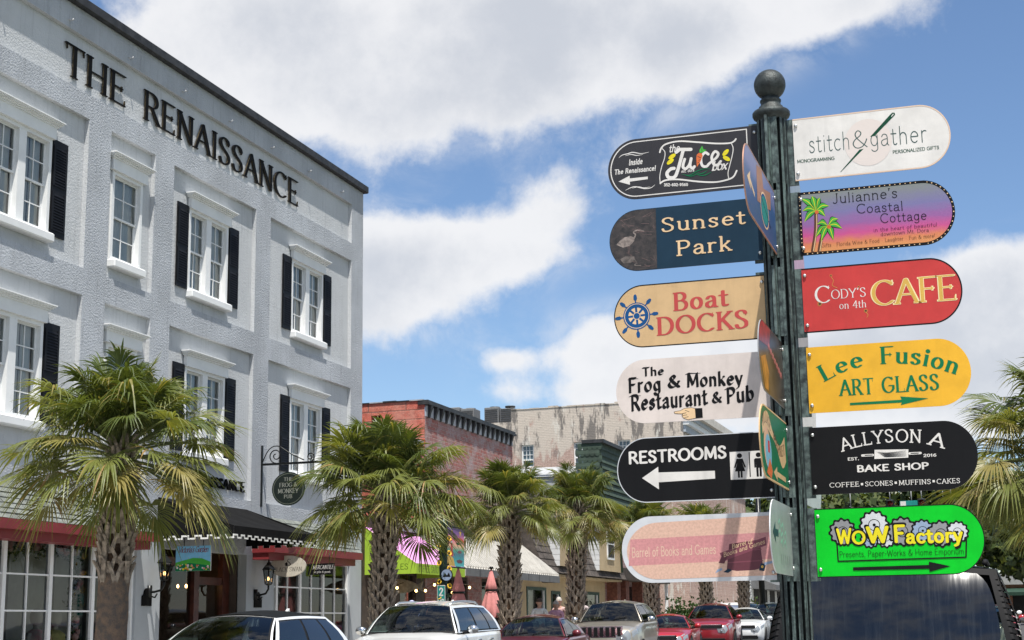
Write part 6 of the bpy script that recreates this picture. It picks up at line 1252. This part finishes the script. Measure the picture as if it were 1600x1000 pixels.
def car(loc, rz, P, body, lab, group=None, roofmat=None, rails=False, grille='bar', suv=False, glass2=None, louv=False, kind='car', hand=True, mircap=None):
    """car built nose towards -Y; P: L W H belt hood deck y0 y1 y2 y3 wr"""
    L, Wd, Ht, belt, hood, deck, y0, y1, y2, y3, wr = [P[k] for k in ('L', 'W', 'H', 'belt', 'hood', 'deck', 'y0', 'y1', 'y2', 'y3', 'wr')]
    t = thing('parked_car', (0, 0, 0), lab, kind, group); w0 = Wd / 2; wb = w0 * .9; yf, yr = -L / 2, L / 2; clr = .24 if suv else .18; roofmat = roofmat or body
    wk = [(yf, w0 * .7), (yf + .12, w0 * .84), (yf + .45, w0 * .95), (yf + 1.1, w0), (yr - 1., w0), (yr - .35, w0 * .95), (yr - .08, w0 * .86), (yr, w0 * .78)]
    tk = [(yf, hood - .3), (yf + .08, hood - .17), (yf + .35, hood - .09), (y0, hood), (y0 + .1, belt), (y3 - .1, belt + .02), (y3 + .05, deck), (yr - .12, deck - .02), (yr, deck - .16)]
    sk = [(yf, clr + .12), (yf + .3, clr), (yr - .4, clr), (yr, clr + .14)]
    ys = sorted(set([yf + .0, yf + .04, yf + .1, yf + .2, yf + .35, yr, yr - .04, yr - .1, yr - .2] + [yf + L * k / 26 for k in range(1, 26)])); rings = []
    for y in ys:
        w, zt, zs = crv(wk, y), crv(tk, y), crv(sk, y); zb = zt - .055
        half = SP((0, zs), (w * .8, zs), (w * .955, zs + .06), (w * .995, lerp(zs, zb, .35)), (w, lerp(zs, zb, .62)), (w * .97, zb - .03), (w * .9, zb + .035), (w * .62, zt + .022), (w * .3, zt + .035), (0, zt + .038), n=2)
        rings.append([(x, y, z) for x, z in half] + [(-x, y, z) for x, z in half[-2:0:-1]])
    mb = MB(); mb.loft(rings, body, cap=True, smooth=True)
    ob = mb.build('body', t)
    def skinpt(y, k, s, o):
        w, zt, zs = crv(wk, y), crv(tk, y), crv(sk, y); zb = zt - .055
        h_ = [(0, zs), (w * .8, zs), (w * .955, zs + .06), (w * .995, lerp(zs, zb, .35)), (w, lerp(zs, zb, .62)), (w * .97, zb - .03), (w * .9, zb + .035), (w * .62, zt + .022), (w * .3, zt + .035), (0, zt + .038)]
        i = min(int(k), 8); f = k - i; x, z = lerp(h_[i][0], h_[i + 1][0], f), lerp(h_[i][1], h_[i + 1][1], f); return (s * (x + o), y, z + o * .6)
    bow = .2; zr = Ht; zrs = Ht - .055; zb = belt + .01
    def wsh(u, v, o=0.):
        q = v; x = u * lerp(wb - .02, wr, q); y = lerp(y0 + bow * u * u, y1 + .09 * u * u, q) - .05 * sin(pi * q) ; z = lerp(lerp(hood + .03, zb, abs(u)), lerp(zr - .012, zrs, u * u), q) + .03 * sin(pi * q); return (x * (1 + o * .4), y - o, z + o)
    def bck(u, v, o=0.):
        x = u * lerp(wb - .03, wr, v); y = lerp(y3 - .14 * u * u, y2 - .06 * u * u, v) + .04 * sin(pi * v); z = lerp(max(deck, belt) + .015, lerp(zr - .015, zrs, u * u), v) + .02 * sin(pi * v); return (x * (1 + o * .4), y + o, z + o * .5)
    def side(s):
        def f(u, v, o=0.):
            x = lerp(wb, wr, v) + .035 * sin(pi * v) * (1 - v * .3); a = lerp(y0 + bow, y1 + .09, v) - .05 * sin(pi * v); b_ = lerp(y3 - .14, y2 - .06, v) + .04 * sin(pi * v); z = lerp(zb, zrs, v) + .03 * sin(pi * v) * .4 + .02 * sin(pi * u) * v
            return (s * (x + o), lerp(a, b_, u), z)
        return f
    def roof(u, v):
        U = u * 2 - 1; a = wsh(U, 1.); b_ = bck(U, 1.); y = lerp(a[1], b_[1], v); return (U * wr, y, lerp(a[2], b_[2], v) + .05 * sin(pi * v) * (1 - .6 * U * U) + .02 * (1 - U * U))
    mb = MB()
    def fill(fn, ur, vr, nu, nv, mt, o=0., flip=False): mb.grid(lambda u, v: fn(lerp(ur[0], ur[1], u), lerp(vr[0], vr[1], v), o), nu, nv, mt, flip=flip)
    for q in ((-1, -.93), (.93, 1)): fill(wsh, q, (0, 1), 1, 6, body); fill(bck, q, (0, 1), 2, 6, body, flip=True)
    for q in ((0, .05), (.95, 1)): fill(wsh, (-.93, .93), q, 12, 1, body); fill(bck, (-.93, .93), q, 12, 1, body, flip=True)
    WIN = ((.05, .41), (.445, .72), (.75, .94)) if suv else ((.05, .46), (.495, .8), (.82, .88))
    for s in (-1, 1):
        f = side(s)
        for q in ((0, .08), (.88, 1)): fill(f, (0, 1), q, 16, 1, body, flip=(s < 0))
        e = [0.] + [k for w_ in WIN for k in w_] + [1.]
        for k in range(0, len(e), 2): fill(f, (e[k], e[k + 1]), (.08, .88), 2, 5, body if k in (0, len(e) - 2) else TRIM, flip=(s < 0))
    mb.build('pillar_frame', t)
    mb = MB()   # cabin: floor, dashboard, seats with headrests, steering wheel
    mb.box(-w0 * .8, w0 * .8, y0 + .1, y3 - .2, belt - .5, belt - .45, SEATM); mb.bbox(-w0 * .8, w0 * .8, y0 + .12, y0 + .55, belt - .4, belt - .02, SEATM, .05); mb.build('dashboard', t)
    for yy, xs in ((y1 + .75, (-.37, .37)), (y1 + 1.6, (-.4, 0., .4))):
        if yy > y3 - .3: continue
        for x in xs:
            mb = MB(); mb.bbox(x - .22, x + .22, yy, yy + .14, belt - .45, belt + .1, SEATM, .05); mb.bbox(x - .12, x + .12, yy + .06, yy + .15, belt + .14, min(belt + .33, Ht - .12), SEATM, .04); mb.tube([(x, yy + .1, belt + .08), (x, yy + .1, belt + .18)], .03, SEATM, 6); mb.build('seat', t)
    mb = MB(); c = V(.37, y0 + .72, belt - .02); mb.tube([c + V(.18 * cos(a), -.06 * sin(a), .17 * sin(a)) for a in [2 * pi * k / 16 for k in range(17)]], .016, TRIM, 5); mb.build('steering_wheel', t)
    mb = MB(); mb.grid(roof, 12, 12, roofmat); mb.build('roof', t)
    def panel(fn, ur, vr, mt, nm, nu=10, nv=6, o=.006, rc=0.):
        mb = MB(); mb.grid(lambda u, v: fn(lerp(ur[0], ur[1], u) * (1 - rc * (v ** 9 + (1 - v) ** 9)), lerp(vr[0], vr[1], v), o), nu, nv, mt)
        return mb.build(nm, t)
    mb = MB()
    for q in ((-.965, -.92), (.92, .965)): fill(wsh, q, (.0, .985), 1, 6, TRIM, .004); fill(bck, q, (.03, .97), 1, 6, TRIM, .004)
    for q in ((.0, .06), (.94, .985)): fill(wsh, (-.92, .92), q, 10, 1, TRIM, .004)
    for q in ((.03, .1), (.92, .97)): fill(bck, (-.92, .92), q, 10, 1, TRIM, .004)
    for s in (-1, 1):
        f = side(s)
        for q in ((.04, .085), (.875, .92)): fill(f, (.04, WIN[-1][1] + .01), q, 14, 1, TRIM, .004)
    mb.build('window_seal', t)
    panel(wsh, (-.93, .93), (.05, .95), CGLASS, 'windshield'); panel(bck, (-.9, .9), (.1, .93), glass2 or CGLASS, 'rear_window', nu=16, nv=14, rc=.1 if louv else .03)
    for s in (-1, 1):
        f = side(s)
        for i, (a, b_) in enumerate(WIN): panel(f, (a, b_), (.08, .88), CGLASS if i == 0 else (glass2 or CGLASS), 'side_window', 6, 4)
        mx = s * (w0 + .09); my = y0 + .52; mb = MB(); mb.ball((mx, my, belt + .07), .1, mircap or body, 12, 8, (1.1, .75, .8)); mb.tube([(s * (wb - .03), my, belt), (mx, my, belt + .03)], .025, TRIM, 6); mr = mb.build('mirror', t)
        mb = MB(); mb.grid(lambda u, v: skinpt(yf + lerp(.0, .5, u) - .004 * (1 - u), lerp(lerp(4.3, 4.75, u), lerp(6.35, 5.6, u), v), s, .007), 8, 5, LAMPG)
        q = [skinpt(yf - .006, k, s, .004) for k in (4.3, 5.2, 6.35)]; e = [(q[0][0] * .62, yf - .01, q[0][2] + .03), (q[2][0] * .68, yf - .01, q[2][2])]; mb.add([q[0], q[1], q[2], e[1], e[0]], [(0, 1, 2, 3, 4)], LAMPG); mb.ball((s * w0 * .55, yf - .0, lerp(q[0][2], q[2][2], .5)), .045, CHROME, 10, 6); mb.build('headlight', t)
        mb = MB(); mb.grid(lambda u, v: skinpt(yr - lerp(.0, .4, u) + .004, lerp(4.1, 5.7, v), s, .007), 6, 4, TAIL, flip=True); mb.build('tail_light', t)
        for ya in (yf + .92, yr - .95):
            rad = .37 if suv else .34; xx = s * (w0 - .01); mb = MB()
            ar = [(xx, ya + (rad + .055) * cos(radians(a)), rad + (rad + .055) * sin(radians(a))) for a in range(-12, 193, 12)]; mb.prism(ar, (s * .014, 0, 0), TRIM); mb.build('wheel_arch', t); mb = MB(); pr = [(rad * .62, -.22), (rad * .92, -.22), (rad, -.18), (rad, -.03), (rad * .94, .015), (rad * .7, .02), (rad * .62, .0)]
            rg = [[(xx + s * q, ya + r_ * cos(2 * pi * j / 28), rad + r_ * sin(2 * pi * j / 28)) for j in range(28)] for r_, q in pr]; mb.loft(rg, TYRE, smooth=True); wl = mb.build('wheel', t); mb = MB(); xr = xx + s * .004
            mb.loft([[(xr - s * .05, ya + rad * .63 * cos(2 * pi * j / 28), rad + rad * .63 * sin(2 * pi * j / 28)) for j in range(28)], [(xr, ya + rad * .63 * cos(2 * pi * j / 28), rad + rad * .63 * sin(2 * pi * j / 28)) for j in range(28)], [(xr, ya + rad * .56 * cos(2 * pi * j / 28), rad + rad * .56 * sin(2 * pi * j / 28)) for j in range(28)], [(xr - s * .04, ya + rad * .55 * cos(2 * pi * j / 28), rad + rad * .55 * sin(2 * pi * j / 28)) for j in range(28)]], RIM)
            for k in range(10):
                a = 2 * pi * k / 10; d = V(0, cos(a), sin(a)); e = V(0, -sin(a), cos(a)); c = V(xr - s * .012, ya, rad); mb.add([c + d * .05 - e * .03, c + d * rad * .58 - e * .018, c + d * rad * .58 + e * .018, c + d * .05 + e * .03], [(0, 1, 2, 3)], RIM)
            mb.tube([(xr - s * .03, ya, rad), (xr, ya, rad)], .07, RIM, 12); mb.build('rim', wl)
        for yd in (y0 + 1.28, y0 + 2.2):
            mb = MB(); mb.bbox(*sorted((s * w0 * .985, s * (w0 * .985 + .035))), yd, yd + .2, belt - .15, belt - .12, CHROME if hand else body, .006); mb.build('door_handle', t)
        if rails:
            q = [roof(.5 + s * .44, .08 + .84 * k / 10) for k in range(11)]; mb = MB(); mb.tube([(p[0], p[1], p[2] + (.05 if 0 < k < 10 else 0)) for k, p in enumerate(q)], .022, M('rail_silver', (.5, .51, .52), rough=.3, metal=.8), 8); mb.build('roof_rail', t)
    mb = MB()
    gz_ = hood - .36
    if grille == 'slots':
        for k in range(7): x = (k - 3) * .155; mb.bbox(x - .055, x + .055, yf - .012, yf + .05, gz_ + .02, gz_ + .27, TRIM, .012)
        mb.box(-.56, .56, yf - .004, yf + .06, gz_, gz_ + .29, CHROME)
    else:
        wg = .42 if grille == 'bar' else .55; mb.bbox(-wg, wg, yf - .015, yf + .08, gz_ + .05, gz_ + .2, TRIM, .03); mb.bbox(-wg * .92, wg * .92, yf - .02, yf + .05, gz_ + .17, gz_ + .2, CHROME, .008)
        for k in range(3): mb.box(-wg * .9, wg * .9, yf - .02, yf, gz_ + .07 + k * .032, gz_ + .078 + k * .032, M('grille_bar', (.06, .06, .062), rough=.4))
    mb.build('grille', t); mb = MB(); mb.bbox(-.7 * w0, .7 * w0, yf - .01, yf + .08, clr + .1, clr + .26, TRIM, .03); mb.build('lower_intake', t)
    if rails or suv: mb = MB(); p = roof(.5, .93); mb.prism([(-.02, p[1] - .1, p[2] - .01), (-.02, p[1] + .06, p[2] - .01), (-.02, p[1] + .05, p[2] + .06)], (.04, 0, 0), body); mb.build('antenna', t)
    mb = MB(); mb.box(-.26, .26, yr - .01, yr + .01, deck - .42 if not suv else deck - .5, deck - .29 if not suv else deck - .37, PLATE); mb.build('number_plate', t)
    for s in (-.35, .25): q = wsh(s, .12, .02); e = wsh(s + .3, .16, .02); mb = MB(); mb.tube([wsh(s - .15, .02, .02), q, e], .009, TRIM, 5); mb.build('wiper', t)
    if louv:
        mb = MB(); p = bck(0, .93, .02); mb.bbox(-.22, .22, p[1] - .03, p[1] + .012, p[2] - .012, p[2] + .02, TAIL, .008); mb.build('brake_light', t)
        mb = MB(); q = bck(.05, .02, .03); mb.tube([q, bck(-.12, .1, .03), bck(-.5, .17, .03)], .011, TRIM, 6); mb.tube([q, bck(.05, .02, -.03)], .03, TRIM, 8); mb.build('wiper', t)
        for s in (-.9, .9): mb = MB(); mb.tube([tuple(V(*bck(s, 1., .0)) + V(0, -.1 - k * .35, .045 + .02 * (k > 0))) for k in range(5)], .022, TRIM, 8); mb.build('roof_rail', t)
        for s in (-1, 1):
            f = side(s)
            for k in range(13):
                v0, v1 = .08 + .066 * k, .125 + .066 * k; mb = MB()
                rows = []
                for v, d in ((v0, .007), (v1, .003), (v1 + .01, .0)): rows.append([bck(s * .945, v, d * .4), bck(s * .985, v, d), f(.985, v, d), f(.93, v, d * .8)])
                for r0_, r1_ in zip(rows, rows[1:]):
                    for j in range(3): mb.add([r0_[j], r0_[j + 1], r1_[j + 1], r1_[j]], [(0, 1, 2, 3) if s > 0 else (3, 2, 1, 0)], TRIM)
                lo = [bck(s * .945, v0, 0.), bck(s * .985, v0, 0.), f(.985, v0, 0.), f(.93, v0, 0.)]
                for j in range(3): mb.add([lo[j], lo[j + 1], rows[0][j + 1], rows[0][j]], [(0, 1, 2, 3) if s > 0 else (3, 2, 1, 0)], TRIM)
                mb.build('louvre', t)
    t.location = loc; t.rotation_euler = ((.0118) * (1 if abs(rz) < 1.5 else -1), 0, rz); return t
SEDAN = dict(L=4.75, W=1.84, H=1.45, belt=1.0, hood=.98, deck=1.03, y0=-.98, y1=-.2, y2=.95, y3=1.72, wr=.535)
COUPE = dict(L=4.5, W=1.8, H=1.33, belt=.93, hood=.91, deck=.98, y0=-.85, y1=-.05, y2=.75, y3=1.6, wr=.52)
CROSS = dict(L=4.75, W=1.92, H=1.63, belt=1.12, hood=1.1, deck=1.12, y0=-1.25, y1=-.35, y2=1.75, y3=2.2, wr=.57)
SUVB = dict(L=5.0, W=1.96, H=1.76, belt=1.22, hood=1.2, deck=1.22, y0=-1.25, y1=-.6, y2=1.95, y3=2.36, wr=.6)
JEEP = dict(L=4.82, W=1.94, H=1.76, belt=1.23, hood=1.21, deck=1.23, y0=-1.08, y1=-.5, y2=1.85, y3=2.28, wr=.6)
SPORT = dict(L=4.48, W=1.86, H=1.64, belt=1.13, hood=1.12, deck=1.14, y0=-1.1, y1=-.4, y2=1.6, y3=2.05, wr=.56)
PH = radians(5); G_ = 'cars parked along the left kerb'
def pk(x, y, *a, **k): return car((x, y, GZ(y) - .05), PH, *a, group=G_, **k)
WHT = paint('white', (.68, .69, .69)); DRED = paint('dark_red', (.13, .012, .02), .3); BEI = paint('beige', (.38, .345, .29), .5, .32); RED = paint('red', (.36, .012, .018), .1); RED2 = paint('crimson', (.25, .012, .02), .2); NAVY = paint('navy', (.012, .018, .04), .3); BLKP = M('car_paint_black', (.006, .0065, .007), rough=.55, spec=.08); DGRN = paint('dark_grey', (.035, .045, .045), .3)
pk(-10.5, 12.7, SEDAN, NAVY, 'dark navy car cut off at the lower left corner')
pk(-10.3, 19.4, CROSS, WHT, 'white crossover with a black glass roof nearest the hotel entrance', roofmat=BLKP, suv=True, glass2=PRIV)
pk(-10.5, 27.0, SUVB, WHT, 'white SUV with silver roof rails below the lime awning', rails=True, suv=True, glass2=PRIV, mircap=CHROME)
pk(-10.5, 34.0, SEDAN, DRED, 'dark red sedan parked between the white SUV and the beige SUV')
pk(-10.5, 41.4, JEEP, BEI, 'beige SUV with a slotted grille behind the dark red sedan', suv=True, grille='slots', glass2=PRIV, mircap=CHROME)
pk(-10.5, 48.1, COUPE, RED, 'low bright red coupe behind the beige SUV', grille='wide')
pk(-10.5, 55.8, SPORT, RED2, 'crimson compact SUV behind the red coupe', suv=True, grille='wide', glass2=PRIV)
pk(-10.5, 63.1, SEDAN, WHT, 'white sedan behind the crimson SUV', grille='wide')
pk(-10.6, 70.5, SPORT, DGRN, 'dark grey car behind the white sedan left of the signpost', suv=True)
car((-13.3, 80, GZ(80)), radians(60), CROSS, WHT, 'white car standing crosswise beyond the far palms', suv=True); car((-9.4, 87, GZ(87) - .05), PH, SUVB, WHT, 'distant white SUV just left of the signpost', suv=True)
BIGS = dict(L=4.9, W=2.14, H=1.93, belt=1.16, hood=1.14, deck=1.18, y0=-1.35, y1=-.75, y2=2.1, y3=2.44, wr=.8)
car((-.9, 14.4, GZ(14.4) - .05), pi, BIGS, BLKP, 'black SUV seen from behind under the green board, louvred rear pillars', suv=True, glass2=DUSTG, louv=True, kind='car')
for i, (x, y, b_, lb) in enumerate(((-.75, 44, BEI, 'beige car parked on the right side of the road'), (-.75, 51, RED, 'red car parked on the right side of the road'), (-.75, 70, WHT, 'white car parked far up the right side of the road'))): car((x, y, GZ(y) - .05), pi, SEDAN, b_, lb)
# ---------------------------------------------------------------- people on the pavement
SKIN = M('skin', (.42, .24, .17), rough=.55, var=.08, vscale=9); SKIN2 = M('skin_dark', (.2, .105, .07), rough=.55, var=.08, vscale=9)
def skinned(name, parent, pts, edges, radii, mat, root, lvl=2):
    me = bpy.data.meshes.new(name); o = parent.location
    me.from_pydata([tuple(Vector(p) - o) for p in pts], edges, []); ob = bpy.data.objects.new(name, me); COL.objects.link(ob); ob.parent = parent
    bpy.context.view_layer.objects.active = ob
    md = ob.modifiers.new('skin', 'SKIN'); md.use_smooth_shade = True; sv = me.skin_vertices[0].data
    for i, r in enumerate(radii): sv[i].radius = (r, r) if not isinstance(r, tuple) else r
    for i in range(len(pts)): sv[i].use_root = (i == root)
    sb = ob.modifiers.new('sub', 'SUBSURF'); sb.levels = lvl; sb.render_levels = lvl; me.materials.append(mat); return ob
def person(x, y, h, face, shirt, legs, skin, hair, lab, cap=None, stride=.12):
    gz = GZ(y) + .09; t = thing('person', (x, y, gz), lab, 'person'); s = h / 1.75; ca, sa = cos(face), sin(face)
    W_ = lambda a, f, z: (x + (a * ca - f * sa) * s, y + (a * sa + f * ca) * s, gz + z * s)   # a: to the person's side, f: forward
    pts = [W_(0, 0, .95), W_(0, .0, 1.12), W_(0, -.01, 1.3), W_(0, -.01, 1.43), W_(0, .01, 1.52), W_(0, .02, 1.6), W_(0, .03, 1.68)]; ed = [(i, i + 1) for i in range(6)]; rd = [(.15, .11), (.135, .1), (.16, .11), (.09, .075), .052, .075, .06]
    for sd, fw in ((-1, stride), (1, -stride)):
        i = len(pts); pts += [W_(sd * .1, fw * .2, .86), W_(sd * .1, fw * .7 + .02, .48), W_(sd * .1, fw - .02, .09), W_(sd * .105, fw + .12, .04)]; ed += [(0, i), (i, i + 1), (i + 1, i + 2), (i + 2, i + 3)]; rd += [.095, .06, .042, .035]
        i = len(pts); pts += [W_(sd * .19, -.01, 1.4), W_(sd * .25, -.03 - fw * .4, 1.13), W_(sd * .24, .08 - fw * .7, .9), W_(sd * .235, .11 - fw * .75, .83)]; ed += [(3, i), (i, i + 1), (i + 1, i + 2), (i + 2, i + 3)]; rd += [.062, .044, .034, .028]
        hi = i + 3
        for k in range(4): j = len(pts); a0 = -.03 + .02 * k; pts += [W_(sd * .235, .11 - fw * .75 + a0, .8), W_(sd * .225, .12 - fw * .75 + a0, .76 - .006 * (1.5 - abs(k - 1.5))), W_(sd * .21, .13 - fw * .75 + a0, .725)]; ed += [(hi, j), (j, j + 1), (j + 1, j + 2)]; rd += [.011, .009, .008]
        j = len(pts); pts += [W_(sd * .215, .15 - fw * .75, .81), W_(sd * .2, .17 - fw * .75, .775)]; ed += [(hi, j), (j, j + 1)]; rd += [.011, .009]
    skinned('body', t, pts, ed, rd, skin, 0)
    mb = MB(); hc = V(*W_(0, .035, 1.665)); mb.ball(hc, .103 * s, skin, 20, 14, (.86, .93, 1.2))
    nz = V(*W_(0, .145, 1.655)); mb.ball(nz, .018 * s, skin, 8, 6, (1, 1, 1.5))
    for sd in (-1, 1): mb.ball(W_(sd * .092, .025, 1.66), .022 * s, skin, 8, 6, (.6, 1, 1.5)); mb.ball(W_(sd * .036, .118, 1.68), .012 * s, M('eye_dark', (.02, .015, .012), rough=.3), 8, 5)
    mb.tube([W_(-.025, .125, 1.6), W_(.025, .125, 1.6)], .006 * s, M('lips', (.3, .12, .1), rough=.5), 5); mb.build('head', t)
    mb = MB(); R_ = 16; rg = []
    for k in range(6):
        th = pi / 2 * k / 5; rg.append([(hc.x + (.099 * s) * cos(th) * cos(2 * pi * j / R_) - sin(face) * -.012, hc.y + (.106 * s) * cos(th) * sin(2 * pi * j / R_), hc.z + .01 * s + (.128 * s) * sin(th)) for j in range(R_)])
    mb.loft(rg, cap or hair, smooth=True)
    if cap: mb.prism([W_(-.075, .08, 1.7), W_(.075, .08, 1.7), W_(.06, .2, 1.685), W_(-.06, .2, 1.685)], (0, 0, .012), cap)
    mb.build('cap' if cap else 'hair', t)
    sp = [W_(0, 0, .93), W_(0, 0, 1.1), W_(0, -.01, 1.3), W_(0, -.01, 1.43)]; se = [(0, 1), (1, 2), (2, 3)]; sr = [(.17, .135), (.155, .122), (.18, .13), (.105, .09)]
    for sd, fw in ((-1, stride), (1, -stride)): i = len(sp); sp += [W_(sd * .19, -.01, 1.4), W_(sd * .235, -.025 - fw * .3, 1.2)]; se += [(3, i), (i, i + 1)]; sr += [.078, .066]
    skinned('shirt', t, sp, se, sr, shirt, 0)
    lp = [W_(0, 0, .95)]; le = []; lr = [(.15, .12)]
    for sd, fw in ((-1, stride), (1, -stride)): i = len(lp); lp += [W_(sd * .1, fw * .2, .84), W_(sd * .1, fw * .7 + .02, .5)]; le += [(0, i), (i, i + 1)]; lr += [.112, .085]
    skinned('shorts', t, lp, le, lr, legs, 0); return t
CL = lambda n, c: M('cloth_' + n, c, rough=.9, var=.12, vscale=8)
HB = M('hair_brown', (.05, .03, .02), rough=.7, var=.3, vscale=20); HG = M('hair_grey', (.4, .37, .34), rough=.7, var=.3, vscale=20)
person(-14.1, 35.2, 1.7, pi, CL('violet', (.2, .2, .4)), CL('denim', (.06, .08, .13)), SKIN, HB, 'person in a pale violet cap behind the white SUV', CL('lavender', (.4, .4, .62)))
person(-14.1, 45.9, 1.76, .3, CL('white', (.62, .62, .62)), CL('khaki', (.28, .23, .16)), SKIN, HB, 'person with dark hair and white shirt before the green framed window')
person(-13.8, 46.7, 1.68, .3, CL('pink', (.55, .3, .4)), CL('grey', (.2, .2, .21)), SKIN, HG, 'person in a pink shirt beside the person in white')
person(-14.3, 48.8, 1.8, pi, CL('salmon', (.5, .32, .3)), CL('khaki', (.28, .23, .16)), SKIN, HG, 'grey haired person in a pale salmon shirt left of a palm trunk')
person(-14.3, 51.6, 1.84, pi, CL('blue_yellow', (.35, .3, .3)), CL('navy', (.03, .04, .08)), SKIN2, HB, 'person in a white cap right of the palm trunk', CL('cap_white', (.6, .6, .58)))
